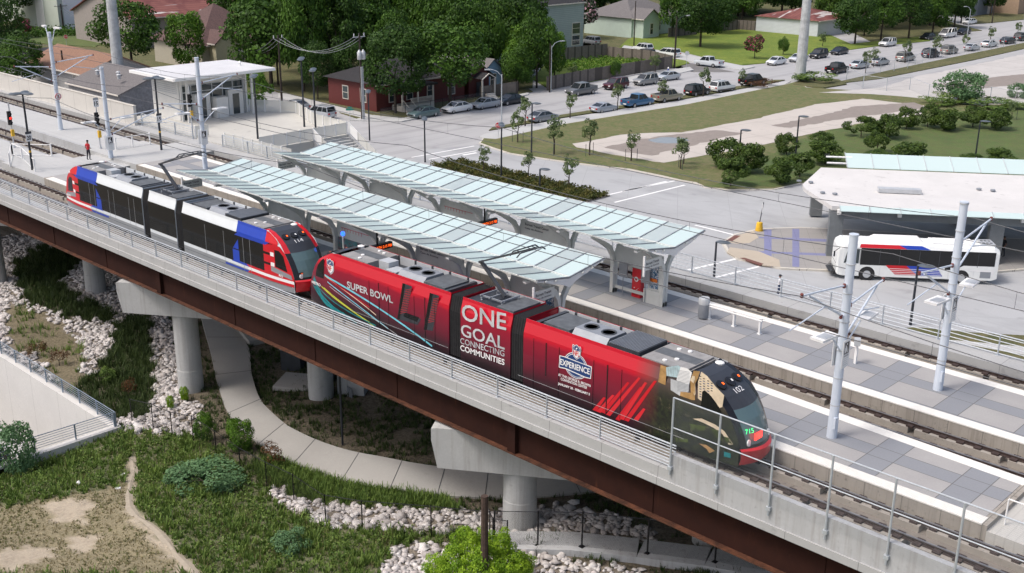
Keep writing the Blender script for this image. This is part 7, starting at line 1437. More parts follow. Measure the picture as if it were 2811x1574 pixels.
# concrete footing wall at lower right with the fence on it
cw = gz(gf((1215, 1395), (1435, 1400), (1600, 1418), (1770, 1440), (1990, 1480))); b = MB(); cz = [p_[2]+.35 for p_ in cw]
for (a, za), (c, zc_) in zip(zip(cw, cz), zip(cw[1:], cz[1:])):
    d = Vector((c[0]-a[0], c[1]-a[1], 0)).normalized(); n = Vector((-d.y, d.x, 0)); A = [Vector((a[0], a[1], 0)), Vector((c[0], c[1], 0)), Vector((c[0], c[1], 0))+n*1.7, Vector((a[0], a[1], 0))+n*1.7]
    zz = [za, zc_, zc_, za]; b.add([(p_.x, p_.y, z_) for p_, z_ in zip(A, zz)]+[(p_.x, p_.y, z_-2.2) for p_, z_ in zip(A, zz)], [(0, 1, 2, 3), (7, 6, 5, 4), (0, 4, 5, 1), (1, 5, 6, 2), (2, 6, 7, 3), (3, 7, 4, 0)])
o = b.build('footing_wall', M['wallc']); tag(o, 'low grey concrete footing wall under the girder at the bottom, right of the pier', 'retaining wall'); recenter(o, cw[0])
wirefence('black chain link fence standing on the concrete footing wall', [(p_[0]+.2, p_[1]+.6, z_) for p_, z_ in zip(cw, cz)], 1.9, 'black', 'chainblack', 2.9, None, .045, base=True, rail=.02)
# trench railings
def slopedrail(lab, a, c, n_, h=1.0):
    T = thing('trench_railing', lab, 'railing', a, group='railings round the sunken road')
    for k in range(n_+1): t_ = k/n_; P = [a[i]+(c[i]-a[i])*t_ for i in range(3)]; b = MB(); b.box(P[0]-.04, P[0]+.04, P[1]-.04, P[1]+.04, P[2], P[2]+h); b.build('post', M['galvblue'], T)
    for z_ in (h, .84, .68, .52, .36, .2): b = MB(); b.tube((a[0], a[1], a[2]+z_), (c[0], c[1], c[2]+z_), .03 if z_ == h else .018, n=6); b.build('bar', M['galvblue'], T)
M['galvblue'] = mat('railing_blue_grey', (.25, .31, .38), .45, .3, var=.08)
slopedrail('blue grey tube railing on the far wall of the sunken road at left', (-86, -6.3, -10.35), (-63.6, -6.3, -10.35), 9); slopedrail('blue grey tube railing on the near side of the sunken road, half hidden by weeds', (-63.6, -6.4, -10.35), (-63.6, -22, -10.1), 6)
# ================================================================== UTILITY POLES, STREET LAMPS AND SIGNS
M['polewood'] = mat('utility_pole_wood', (.035, .025, .02), .9, var=.3, scale=5)
def upole(lab, base, topy, r=.16, arm=1.2, cans=0, conduit=False, f=Z2, m='polewood', hz=None):
    P = at(*f(*base), -6.0); h = hz or hgt(f(*base), f(0, topy)[1] if topy is not None else 0, -6.0); T = thing('utility_pole', lab, 'utility pole', (P[0], P[1], -6.0), group='wooden utility poles'); b = MB(); b.lathe((P[0], P[1], -6.0), [(r, 0), (r*.7, h)], 10); b.build('pole', M[m], T)
    if arm: b = MB(); b.bar((P[0]-.1, P[1]-arm, -6+h-.5), (P[0]-.1, P[1]+arm, -6+h-.5), .1); b.build('crossarm', M['lgrey'] if cans else M[m], T)
    for s in (-1, 0, 1):
        if arm: b = MB(); b.lathe((P[0]-.1, P[1]+s*arm*.85, -6+h-.42), [(.05, 0), (.09, .1), (.05, .2), (.08, .3), (.03, .42)], 8); b.build('insulator', M['lgrey'], T)
    for k in range(cans): b = MB(); b.lathe((P[0]+.42*math.cos(k*1.6-.9), P[1]+.42*math.sin(k*1.6-.9), -6+h-3.4), [(.26, 0), (.3, .05), (.3, .95), (.22, 1.05), (.05, 1.3)], 14); b.build('transformer', M['lgrey'], T, smooth=True)
    if conduit:
        b = MB()
        for k in range(3): b.tube((P[0]+.22, P[1]-.1+k*.16, -6), (P[0]+.2, P[1]-.1+k*.16, -6+h*.62), .06, n=6)
        b.build('conduit', M['lgrey'], T)
    return (P[0], P[1], -6+h)
pA = upole('wooden utility pole with two grey transformers and silver conduits by the stairs', (150, 905), 250, .17, 1.0, 2, True)
pB = upole('wooden utility pole with pale insulators and a street lamp, above the plaza', (2125, 840), 265, .17, .8, 0, False, Z1)
pC = upole('dark wooden pole at the left end of the long board fence', (1557, 695), 330, .13, 0, 0, False); pD = upole('dark wooden pole with lamp arm beside the side street sign', (2495, 515), 125, .15, 0); pE = upole('thin brown pole before the mint cottage', (2192, 350), 10, .13, 0)
pF = upole('dark pole under the trees at the far right street corner', (2335, 175), 0, .16, 0, f=Z3); pG = upole('dark pole with two transformers in front of the tan roofed house', (493, 650), 380, .17, 0, 2, False, Z1); pH = upole('thin brown pole before the pale green warehouse, left one', (480, 235), 30, .2, 1.5, 0, False, Z1); pI = upole('thin brown pole before the pale green warehouse, right one', (725, 240), 60, .2, 1.5, 0, False, Z1); pJ = upole('dark pole with crossarm in front of the pyramid roofed house', (1755, 480), 300, .14, 1.0, 0, False, Z1)
pK = upole('very dark utility pole rising at the upper left corner', (15, 200), 0, .2, 1, 0, False, Z1)
for nm, P in (('sagging power line bundle from plaza pole to transformer pole', [(pB, pA)]), ('power line from the plaza pole towards the pyramid roofed house', [(pB, pJ)]), ('power line between the two warehouse poles', [(pH, pI)])):
    T = thing('power_line', nm, 'power line', P[0][0], group='power lines')
    for a, c in P:
        for k in (-1, 0, 1):
            b = MB(); n_ = 12; b.path([(a[0]+(c[0]-a[0])*i/n_, a[1]+(c[1]-a[1])*i/n_+k*.8, a[2]-.4+(c[2]-a[2])*i/n_-(2.0+.2*k)*4*(i/n_)*(1-i/n_)) for i in range(n_+1)], .02, 5); b.build('wire', M['grey'], T)
def steelpole(lab, base, f, topz, r0, r1, cat='transmission pole'):
    P = at(*f(*base), -6); o = MB().lathe((P[0], P[1], -6), [(r0, 0), (r1, topz)], 16).build('steel_pole', M['galvpole']); tag(o, lab, cat, 'tall steel transmission poles'); recenter(o, (P[0], P[1], -6)); return P
M['galvpole'] = mat('galvanised_pole', (.50, .52, .53), .5, .2, var=.22, scale=1.2)
steelpole('very tall tapered steel pole rising from the grassy mound by the street', (890, 612), Z3, 34, .9, .45); steelpole('very tall tapered steel pole rising behind the grey shingled building', (915, 770), Z1, 38, .85, .45)
def streetlamp(lab, base, topy, f, dirv, r=.09, m='galv', armL=1.6):
    P = at(*f(*base), -6); h = hgt(f(*base), f(0, topy)[1], -6); T = thing('street_lamp', lab, 'street lamp', (P[0], P[1], -6), group='arm street lamps'); b = MB(); b.lathe((P[0], P[1], -6), [(r, 0), (r*.6, h)], 10); b.build('pole', M[m], T)
    d = Vector((dirv[0], dirv[1], 0)).normalized(); q = Vector((P[0], P[1], -6+h)); b = MB(); b.path([q+Vector((0, 0, -.3)), q+d*armL*.35+Vector((0, 0, .35)), q+d*armL*.75+Vector((0, 0, .6)), q+d*armL+Vector((0, 0, .66))], .045); a = b.build('arm', M[m], T); hd = q+d*(armL+.3)+Vector((0, 0, .55)); b = MB(); b.obox((hd.x, hd.y, hd.z), .75, .3, .14, math.atan2(d.y, d.x)); b.build('lamp_head', M['lgrey'], a)
streetlamp('galvanised arm street lamp at the crossroads beside the planting verge', (1197, 930), 560, Z2, (-.8, -.9), .1); streetlamp('galvanised arm street lamp at the far right near the white sedan', (2145, 300), 70, Z3, (-.3, -1), .1); streetlamp('arm street lamp by the side street sign with a dark pole', (2500, 512), 150, Z2, (.2, 1), .09, 'darkpole', 2.2); streetlamp('thin street lamp beside the wooden fence and big tree', (1568, 690), 345, Z2, (.3, 1), .08, 'galv')
def signpost(lab, base, topy, f, kind, z=-5.9):
    P = at(*f(*base), z); h = hgt(f(*base), f(0, topy)[1], z); T = thing('road_sign', lab, 'sign', (P[0], P[1], z), group='road signs'); b = MB(); b.tube((P[0], P[1], z), (P[0], P[1], z+h-.1), .035, n=6); b.build('post', M['galv'], T)
    c = Vector((P[0], P[1], z+h)); n = Vector((CP[0]-c.x, CP[1]-c.y, 0)).normalized(); u = Vector((-n.y, n.x, 0)); up = Vector((0, 0, 1)); c = c-up*.4+n*.05
    if kind in ('stop', 'back'):
        ring = lambda k, o_: [c+n*o_+u*.42*k*math.cos(R(22.5+45*i))+up*.42*k*math.sin(R(22.5+45*i)) for i in range(8)]
        b = MB(); b.poly(ring(1, 0)); b.poly(ring(1, -.01)[::-1]); b.build('plate_edge', M['white'] if kind == 'stop' else M['lgrey'], T)
        if kind == 'stop': b = MB(); b.poly(ring(.9, .006)); b.build('plate', M['red'], T); lettering('sign_text', 'STOP', M['white'], T, c-u*.3-up*.13, u, up, w=.6, h=.26, bold=.02, off=.012)
    elif kind == 'green':
        b = MB(); b.poly([c-u*.5+up*.1, c+u*.5+up*.1, c+u*.5+up*.36, c-u*.5+up*.36]); b.poly([c-u*.3+up*.4, c+u*.3+up*.4, c+u*.3+up*.6, c-u*.3+up*.6]); b.build('plate', M['signgreen'], T)
    else: b = MB(); b.poly([c-u*.28-up*.35, c+u*.28-up*.35, c+u*.28+up*.35, c-u*.28+up*.35]); b.build('plate', M['white'], T)
M['signgreen'] = mat('street_name_green', (.01, .22, .16), .5, var=0)
signpost('red stop sign on the kerb at the crossroads', (1172, 1040), 920, Z2, 'stop'); signpost('red stop sign near the pale warehouse at upper left', (505, 370), 262, Z1, 'stop', -6); signpost('back of an octagonal sign with green street names at the side street', (38, 515), 385, Z3, 'back'); signpost('green street name sign beside the transformer pole', (58, 905), 815, Z2, 'green')
signpost('small white sign among the round shrubs', (1090, 1225), 1150, Z3, 'white', -5.85); signpost('small white sign behind the glass roof strip', (1375, 1215), 1165, Z3, 'white', -5.85)
P = at(*Z2(2450, 545), -5.87); T = thing('fire_hydrant', 'white topped blue fire hydrant at the fence corner', 'fire hydrant', (P[0], P[1], -5.87)); b = MB(); b.lathe((P[0], P[1], -5.87), [(.16, 0), (.16, .08), (.12, .1), (.12, .65)], 10); b.build('barrel', M['trainblue'], T); b = MB(); b.lathe((P[0], P[1], -5.22), [(.15, 0), (.13, .15), (.03, .28)], 10); b.build('bonnet', M['white'], T)
# ================================================================== CABINETS UNDER THE DECK
for i, (px_, w_, lab) in enumerate((((705+35, 925), 1.5, 'dark grey metal cabinet under the viaduct, left one of the pair'), ((815, 955), 1.7, 'dark grey metal cabinet under the viaduct, right one of the pair'), ((890, 985), 1.9, 'tan utility cabinet with grey pipes under the viaduct'))):
    P = atg(*F(*px_)); T = thing('utility_cabinet', lab, 'cabinet', (P[0], P[1], P[2]), group='utility cabinets under the deck'); b = MB(); b.obox((P[0], P[1], P[2]), w_, 1.3, 1.6, ua); b.build('housing', M['darkgrey'] if i < 2 else M['deckc'], T); b = MB(); b.obox((P[0], P[1], P[2]+1.6), w_+.1, 1.4, .08, ua); b.build('lid', M['grey'], T)
    if i == 2:
        for k in range(3): b = MB(); b.tube((P[0]+.3+k*.2, P[1]-.75, P[2]-.1), (P[0]+.3+k*.2, P[1]-.75, P[2]+.7), .06); b.build('pipe', M['grey'], T)
P = atg(*F(790, 965)); b = MB(); b.obox((P[0], P[1], P[2]-.2), 5.2, 2.6, .32, ua); o = b.build('cabinet_pad', M['path']); tag(o, 'pale concrete pad carrying the two dark cabinets', 'concrete pad'); recenter(o, P)
for i, (q_, h) in enumerate((((492, 900), 5.2), ((862, 1120), 6.2), ((496, 960), 3.5))):
    if i == 2: continue
    P = atg(*F(*q_)); o = MB().tube((P[0], P[1], P[2]), (P[0], P[1], P[2]+h), .07, n=8).build('under_pole', M['darkpole']); tag(o, ('thin dark pole under the girder left of the curved path', 'thin dark pole standing in the dark bed under the viaduct')[i], 'pole'); recenter(o, P)
P = atg(*F(1219, 1490)); o = MB().lathe((P[0], P[1], P[2]), [(.18, 0), (.16, 5.0)], 10).build('wooden_post', M['polewood2'] if 'polewood2' in M else mat('old_post_wood', (.07, .045, .035), .9, var=.4, scale=6)); 
_top = hgt_ = None
tag(o, 'rough brown wooden post in front of the bright green bush', 'post'); recenter(o, P)
# ================================================================== FOLIAGE
def m_leaf(nm, a, c, d=None, dfac=.12):
    m, t, b = newmat(nm); v = N(t, 'ShaderNodeVertexColor', layer_name='tint'); s = N(t, 'ShaderNodeSeparateColor'); t.links.new(v.outputs[0], s.inputs[0])
    col = mixc(t, s.outputs[0], a, c)
    if d: l = N(t, 'ShaderNodeMath', operation='LESS_THAN'); t.links.new(s.outputs[1], l.inputs[0]); l.inputs[1].default_value = dfac; col = mixc(t, l.outputs[0], col, d)
    t.links.new(col, b.inputs['Base Color']); b.inputs['Roughness'].default_value = .6; b.inputs['Specular IOR Level'].default_value = .25
    tr = N(t, 'ShaderNodeBsdfTranslucent'); t.links.new(col, tr.inputs[0]); mx = N(t, 'ShaderNodeMixShader'); mx.inputs[0].default_value = .22; t.links.new(b.outputs[0], mx.inputs[1]); t.links.new(tr.outputs[0], mx.inputs[2]); t.links.new(mx.outputs[0], t.nodes['Material Output'].inputs[0]); return m
LF = {'oak': m_leaf('oak_leaves', (.018, .050, .008), (.085, .18, .018)), 'dark': m_leaf('dark_evergreen_leaves', (.012, .036, .008), (.055, .12, .015)), 'light': m_leaf('fresh_green_leaves', (.035, .095, .012), (.13, .25, .02)), 'shrub': m_leaf('shrub_leaves', (.022, .050, .010), (.10, .16, .025)),
 'young': m_leaf('young_tree_leaves', (.06, .10, .04), (.20, .26, .10)), 'pink': m_leaf('flowering_crape_leaves', (.012, .028, .012), (.035, .06, .025), (.50, .30, .36), .22), 'magenta': m_leaf('magenta_crape_leaves', (.03, .06, .015), (.06, .10, .02), (.40, .05, .14), .3), 'lime': m_leaf('bright_bush_leaves', (.12, .24, .015), (.32, .48, .03)),
 'fern': m_leaf('feathery_leaves', (.07, .15, .06), (.15, .26, .12)), 'grassd': m_leaf('dark_tuft_grass', (.022, .042, .012), (.075, .11, .03)), 'weed': m_leaf('weed_leaves', (.06, .115, .022), (.18, .26, .055)), 'olive': m_leaf('olive_short_grass', (.10, .12, .04), (.24, .24, .10)), 'dry': m_leaf('dry_grass', (.12, .10, .045), (.26, .22, .11)), 'bed': m_leaf('low_bed_leaves', (.04, .06, .012), (.13, .12, .03)), 'brown': m_leaf('dead_brown_leaves', (.07, .035, .015), (.16, .075, .03))}
M['bark'] = mat('tree_bark', (.055, .042, .032), .9, var=.3, scale=3)
def leafmesh(name, C, Nn, size, m, tint, aspect=.62, droop=0, rs=None):
    """quads centred on C facing Nn"""
    rs = rs or rng; n = len(C); up = rs.normal(size=(n, 3)); a = np.cross(Nn, up); a /= np.linalg.norm(a, axis=1)[:, None]+1e-9; b_ = np.cross(Nn, a); b_ /= np.linalg.norm(b_, axis=1)[:, None]+1e-9
    s = (size*rs.uniform(.6, 1.35, n))[:, None]; V = np.stack([C-a*s*.5, C-b_*s*aspect*.5+a*s*.08, C+a*s*.5, C+b_*s*aspect*.5], 1).reshape(-1, 3)
    me = npmesh(name, V, np.arange(4*n).reshape(-1, 4), m); t = np.repeat(tint, 4, 0); pcol(me, t); return me
def crown(name, m, nb, nl, size, seed, flat=.85, inner=.55, br=(.26, .42), low=-.8):
    """unit crown: leaf clumps on the outside of many small lobes spread through an ellipsoid"""
    rs = np.random.default_rng(seed); C = []; Nn = []; T_ = []
    for i in range(nb):
        for _ in range(60):
            d = rs.normal(size=3); d /= np.linalg.norm(d)
            if d[2] > low: break
        rr = rs.uniform(inner, .82)*(1-.22*max(0, -d[2])); c = d*rr*np.array([1, 1, flat]); r_ = rs.uniform(*br); k = int(nl/nb*(r_/.33)**2); p = rs.normal(size=(k, 3)); p /= np.linalg.norm(p, axis=1)[:, None]; out = p@d
        p = p[out > -.35]; k = len(p); q = c+p*r_*rs.uniform(.72, 1.06, (k, 1))*np.array([1, 1, .8]); C.append(q); nn = p+rs.normal(size=(k, 3))*.55+np.array([0, 0, .35]); Nn.append(nn/np.linalg.norm(nn, axis=1)[:, None]); tv = np.clip(rs.uniform(.15, .7)+.35*p[:, 2:3]*0+rs.normal(size=(k, 1))*.2, 0, 1); T_.append(np.hstack([tv, rs.uniform(0, 1, (k, 1)), tv]))
    return leafmesh(name, np.concatenate(C), np.concatenate(Nn), size, m, np.concatenate(T_), rs=rs)
def trunkmesh(name, h, r, limbs, seed, spread=.5):
    rnd = random.Random(seed); b = MB(); b.tube((0, 0, -.3), (0, 0, h*.55), r*1.15, r*.8, 9); b.tube((0, 0, h*.55), (rnd.uniform(-.1, .1), rnd.uniform(-.1, .1), h), r*.8, r*.5, 8)
    for k in range(limbs): a = k*2.4+rnd.random(); z = h*rnd.uniform(.6, .95); L_ = rnd.uniform(.7, 1.1)*spread; q = (math.cos(a)*L_*.5, math.sin(a)*L_*.5, z+L_*.45); b.tube((0, 0, z), q, r*.5, r*.32, 7); b.tube(q, (math.cos(a+.3)*L_, math.sin(a+.3)*L_, z+L_), r*.32, r*.12, 6)
    me = D.meshes.new(name); me.from_pydata(b.v, [], b.f); me.materials.append(M['bark']); me.update(); return me
PR = {}
for k, (m, nb, nl, sz, fl, inn, br) in {'oak1': ('oak', 44, 15000, .075, .8, .5, (.2, .36)), 'oak2': ('oak', 38, 13500, .075, .95, .5, (.2, .36)), 'dark1': ('dark', 40, 14000, .072, .9, .5, (.2, .36)), 'dark2': ('dark', 34, 12500, .075, 1.05, .5, (.22, .38)), 'light1': ('light', 34, 11000, .08, .9, .5, (.2, .34)),
  'shrub1': ('shrub', 26, 5000, .12, .92, .45, (.24, .4)), 'shrub2': ('shrub', 22, 4600, .125, 1.0, .42, (.26, .42)), 'shrub3': ('shrub', 15, 4200, .12, .95, .55, (.22, .5)), 'young1': ('young', 20, 1500, .17, 1.25, .25, (.22, .36)), 'young2': ('young', 17, 1300, .18, 1.15, .25, (.22, .36)), 'pink1': ('pink', 34, 9000, .09, .85, .5, (.2, .36)), 'mag1': ('magenta', 20, 2400, .15, .9, .4, (.25, .4)), 'lime1': ('lime', 30, 9000, .085, 1.0, .3, (.2, .36)), 'fern1': ('fern', 26, 7000, .085, .62, .45, (.22, .36)), 'brown1': ('brown', 14, 900, .13, 1.1, .3, (.25, .4)), 'weedb': ('weed', 18, 2200, .12, .8, .4, (.25, .42))}.items(): PR[k] = crown('crown_'+k, LF[m], nb, nl, sz, hash(k) % 1000 if False else sum(map(ord, k)), fl, inn, br)
TRK = {k: trunkmesh('trunk_%d' % k, 1, .055, 6, k) for k in (1, 2)}
FL = {'oak1': .8, 'dark1': .9, 'light1': .9, 'fern1': .62, 'pink1': .85, 'young1': 1.25, 'young2': 1.15, 'weedb': .8, 'brown1': 1.1}
TRKY = trunkmesh('trunk_thin', 1, .03, 3, 5, .25)
def tree(lab, x, y, h, r, proto, cat='tree', group=None, z=-6.0, rz=None, crz=None, name=None, tk=None, stakes=False, lobes=True):
    T = thing(name or cat.replace(' ', '_'), lab, cat, (x, y, z), random.uniform(0, 6.28) if rz is None else rz, group, local=True); ch = min(h*1.04 if cat in ('shrub', 'bush') else h*.85, 2*(crz or r)); th = h-ch*.5
    c = D.objects.new('crown', PR[proto]); COL.objects.link(c); c.parent = T; c.location = (0, 0, h-ch/2); c.scale = (r, r, ch/2*1.15/FL.get(proto, 1))
    t = D.objects.new('trunk', tk or TRK[1+(int(abs(x)) % 2)]); COL.objects.link(t); t.parent = T; s_ = max(.2, h-ch*.62); k_ = r*.75 if not tk else h*.8; t.scale = (k_, k_, s_)
    if stakes:
        for s in (-.7, .7): b = MB(); b.tube((s, 0, 0), (s, 0, 1.4), .035, n=5); b.build('stake', M['darkgrey'], T)
    return T
OK = [  # x, y, h, r, proto, label
 (-118.7, 64.8, 11.5, 5.0, 'dark2', 'oak at the left front corner of the red house, shading its roof'), (-215, 44, 10, 5.5, 'dark2', 'dark tree at the left edge beyond the road'),
 (-129, 48.5, 6.8, 3.0, 'light1', 'small leafy tree just behind the pavilion'), (-150, 66, 14.5, 8.0, 'oak1', 'broad oak left of the transformer pole'), (-160, 80, 17, 8.5, 'dark1', 'tall dark oak behind the red house, left one'), (-143, 79, 14.5, 7.5, 'oak2', 'spreading oak behind the red house roof'), (-117.2, 73.8, 12.5, 6.6, 'oak2', 'oak standing right before the red house, hiding its middle'), (-152, 93, 17, 8.5, 'oak1', 'tall bright topped oak behind the red house, right one'),
 (-133, 92, 14, 6.8, 'oak2', 'oak over the small annex and light blue house'), (-136, 106, 15, 7.5, 'oak1', 'big oak left of the green fenced yard'), (-128, 101, 9, 5.0, 'light1', 'bright lower tree at the left end of the fenced yard'), (-148, 104, 17, 8, 'dark2', 'dark tall tree hiding the left part of the grey blue block'), (-120.5, 91.5, 7, 3.0, 'oak1', 'small tree beside the light blue house'),
 (-175, 95, 18, 9, 'dark1', 'dark tree mass behind, left of the blue house glimpse'), (-170, 112, 15, 6, 'dark2', 'tree before the grey roofed blue house'), (-196, 92, 16, 8, 'oak1', 'back row tree above the rusty roof end'), (-200, 104, 18, 9, 'oak2', 'back row tree at the top edge, centre left'), (-215, 135, 18, 9, 'dark1', 'back row tree at the top edge, centre'), (-205, 142, 17, 8, 'oak2', 'back row tree left of the dull hip roof'), (-180, 178, 15, 7.5, 'dark1', 'dark tree behind the mint cottage'), (-178, 192, 15, 7.5, 'oak2', 'green tree right behind the mint cottage'),
 (-134.5, 161, 12.5, 6.2, 'dark1', 'dark round tree with a visible trunk on the vacant lawn'), (-160, 190, 14, 7, 'oak2', 'tree behind the vacant lawn fence, left'), (-154, 201, 14, 7, 'light1', 'bright tree behind the vacant lawn fence, right'), (-166, 210, 17, 9, 'dark2', 'dark back tree above the rusty shed, left'), (-152, 222, 16, 8, 'dark1', 'dark back tree above the rusty shed, right'), (-128.5, 215, 13, 7.5, 'oak2', 'large bluish tree right of the rusty shed'), (-121, 206, 7.5, 4.2, 'light1', 'bright bushy tree at the shed corner'),
 (-125, 228, 14, 7.5, 'dark1', 'dark tree mass behind the alone white SUV'), (-121, 240, 11, 6, 'oak1', 'tree mass behind the black hatchback'), (-130, 250, 15, 8, 'dark2', 'tall tree behind the white passenger van'), (-119, 254, 8.5, 4.5, 'light1', 'bright light green tree left of the far white sedan'), (-136, 235, 18, 9, 'oak2', 'back tree at the top edge, right of the shed'), (-145, 262, 17, 9, 'oak1', 'back tree at the top edge near the tan building'), (-160, 245, 18, 9, 'dark1', 'back tree at the top edge, further right'), (-130, 272, 14, 7, 'oak2', 'tree beside the blue grey shed'), (-104, 300, 12, 6, 'dark1', 'tree in front of the tan building corner'), (-150, 285, 16, 8, 'dark2', 'tree behind the blue grey shed')]
for i, (x, y, h, r, p_, lab) in enumerate(OK): tree(lab, x, y, h, r, p_, group='big trees of the neighbourhood', crz=h*.44 if h > 9 else h*.42)
for i, (cx, yb, yt_, r_, p_) in enumerate(((700, 215, -60, 62, 'dark1'), (765, 232, -50, 72, 'oak1'), (850, 225, -40, 78, 'dark2'), (935, 205, -60, 78, 'oak2'), (1010, 190, -60, 80, 'oak1'), (1160, 212, -30, 80, 'oak2'), (1100, 205, -20, 75, 'oak1'), (1000, 232, 20, 60, 'oak2'), (1215, 215, 20, 58, 'oak1'), (1285, 190, -40, 82, 'dark1'), (1350, 222, 30, 62, 'oak1'), (1395, 205, 80, 40, 'light1'), (880, 245, 90, 55, 'dark1'), (800, 252, 110, 45, 'dark2'), (1300, 225, 100, 48, 'light1'))):
    P = at(*F(cx, yb), -6); h = hgt(F(cx, yb), yt_*1.0912, -6); d_ = np.linalg.norm(P-CP); tree('oak of the dense dark grove behind and beside the red house', P[0], P[1], h, r_*1.0912/CF*d_, p_, group='oak grove behind the red house', crz=h*.47)
for cx, yb, yt_, r_, p_, lab in ((335, 192, -12, 86, 'oak2', 'large dark green tree right of the pale warehouse, behind the tall steel pole'), (478, 188, 28, 60, 'light1', 'lighter open crowned tree before the rusty metal roof'), (48, 222, 92, 72, 'oak1', 'bright green tree spilling over the left end of the panel wall'), (10, 150, -30, 60, 'dark1', 'dark tree in the upper left corner'), (1700, 96, -40, 52, 'oak1', 'tree behind the vacant lawn nearest the mint cottage'), (1800, 84, -30, 55, 'dark1', 'dark tree behind the middle of the vacant lawn'), (1865, 72, -50, 50, 'oak2', 'tree over the left end of the rusty shed'), (1990, 40, -60, 55, 'dark2', 'dark tree rising behind the rusty shed roof'), (2150, 112, -25, 60, 'dark1', 'dense dark tree right of the rusty shed'), (2215, 104, -30, 56, 'oak2', 'dense tree above the alone white SUV'), (2285, 98, -40, 56, 'dark2', 'dense dark tree above the black hatchback'), (2345, 88, -30, 50, 'oak1', 'dense tree above the white passenger van'), (2400, 70, -50, 46, 'dark1', 'dark tree left of the far white sedan'), (2090, 72, -45, 45, 'oak1', 'green tree touching the right end of the rusty roof'), (2490, 40, -50, 40, 'dark2', 'dark tree before the blue grey shed')):
    P = at(*F(cx, yb), -6); h = hgt(F(cx, yb), yt_*1.0912, -6); d_ = np.linalg.norm(P-CP); tree(lab, P[0], P[1], h, r_*1.0912/CF*d_, p_, group='big trees of the neighbourhood', crz=h*.47)
k_ = 0
for x0, x1, y0, y1, n_ in ((-235, -175, 118, 175, 12), (-235, -190, 176, 240, 14), (-215, -165, 215, 300, 14), (-175, -130, 290, 350, 9), (-320, -262, 70, 82, 3), (-330, -300, 20, 75, 6), (-300, -250, 30, 58, 5), (-120, -60, 300, 360, 7), (-260, -236, 156, 200, 5)):
    for _ in range(n_):
        x, y = random.uniform(x0, x1), random.uniform(y0, y1)
        if -197 < x < -174 and (116 < y < 164): continue
        k_ += 1; tree('dark leafy tree of the distant tree belt along the top of the photo', x, y, random.uniform(13, 17), random.uniform(7, 9.5), random.choice(('oak1', 'oak2', 'dark1', 'dark2')), group='distant tree belt')
P = at(*Z2(1990, 215), -6); tree('large round tree covered with pale pink flowers left of the mint cottage', -162.5, 153.5, 9.5, 5.4, 'pink1', crz=4.3)
P = at(*Z3(550, 440), -5.87); tree('small tree with magenta blossoms on the vacant lawn', P[0], P[1], 4.6, 2.1, 'mag1', z=-5.87); P = at(*Z1(175, 290), -6); tree('small magenta flowering tree near the warehouse', P[0], P[1], 4.5, 2.2, 'mag1')
# young staked street and lawn trees
YT = [('beside the grey sedan near the stop sign', (1375, 948), 735, Z2), ('left of the silver two door car', (1712, 888), 700, Z2), ('between the two door car and the blue pickup', (2068, 830), 635, Z2), ('before the beige pickup bed', (2405, 768), 590, Z2), ('with stakes at the lawn corner behind the red sign lamp', (1318, 1072), 845, Z2), ('on the lawn right of the single headed lamp', (1592, 1162), 870, Z2), ('on the lawn before the tan concrete tip', (1858, 1168), 905, Z2), ('on the lawn left of the puddle', (2172, 1212), 985, Z2), ('on the lawn right of the puddle', (2542, 1270), 1040, Z2),
 ('in the planting bed, left one', (1062, 1300), 1095, Z2), ('in the planting bed, middle one', (1398, 1350), 1150, Z2), ('in the planting bed, right one', (1702, 1425), 1165, Z2), ('before the black SUV on the near kerb', (165, 722), 515, Z3), ('covering the rear of the black pickup left of the pole', (455, 655), 518, Z3), ('right of the gate pickup, left of a pair', (1385, 545), 385, Z3), ('right of the gate pickup, right of a pair', (1445, 500), 360, Z3), ('standing before the silver minivan', (1682, 470), 305, Z3), ('left of the dark blue SUV', (1908, 430), 262, Z3), ('before the white low coupe', (2132, 385), 260, Z3), ('above the white sedan at far right', (2320, 330), 200, Z3), ('at the right photo edge of the street', (2525, 280), 170, Z3),
 ('against the long board fence, left one', (1738, 625), 480, Z2), ('against the long board fence, dark middle one', (2050, 590), 465, Z2), ('against the long board fence, right one', (2352, 545), 400, Z2), ('on the vacant lawn left of the steel pole', (765, 412), 290, Z3), ('at the kerb corner below the rusty shed', (1062, 350), 245, Z3), ('at the right edge of the green lawn', (2480, 900), 768, Z3), ('right of the black gate sign by the wire fence', (18, 1235), 1040, Z3)]
for i, (lab, q_, ty, f) in enumerate(YT):
    P = at(*f(*q_), -5.87); h = hgt(f(*q_), f(0, ty)[1], -5.87); bu_ = lab.startswith('against') or 'vacant lawn' in lab or 'kerb corner' in lab
    tree('young slender street tree '+lab, P[0], P[1], h, h*(.3 if not bu_ else .38), 'young1' if i % 2 else 'young2' if not bu_ else 'oak1', 'young tree', 'young street trees', -5.87, crz=h*(.36 if not bu_ else .45), tk=TRKY, stakes=('lawn' in lab and not bu_))
SH = [(350, 1262, 1025, 150), (500, 1300, 1080, 120), (370, 1402, 1190, 125), (790, 1165, 990, 85), (740, 1378, 1185, 110), (890, 1335, 1150, 92), (1050, 1095, 985, 80), (1080, 1232, 1062, 130), (1350, 1028, 872, 100), (1560, 1038, 850, 110), (1690, 972, 812, 75), (1470, 1148, 988, 80), (1850, 955, 775, 85), (1975, 978, 825, 105), (2190, 955, 802, 92), (2360, 972, 812, 108), (1700, 1205, 1072, 120), (1500, 1210, 1130, 100), (2180, 1235, 1150, 85), (2390, 1242, 1118, 100)]
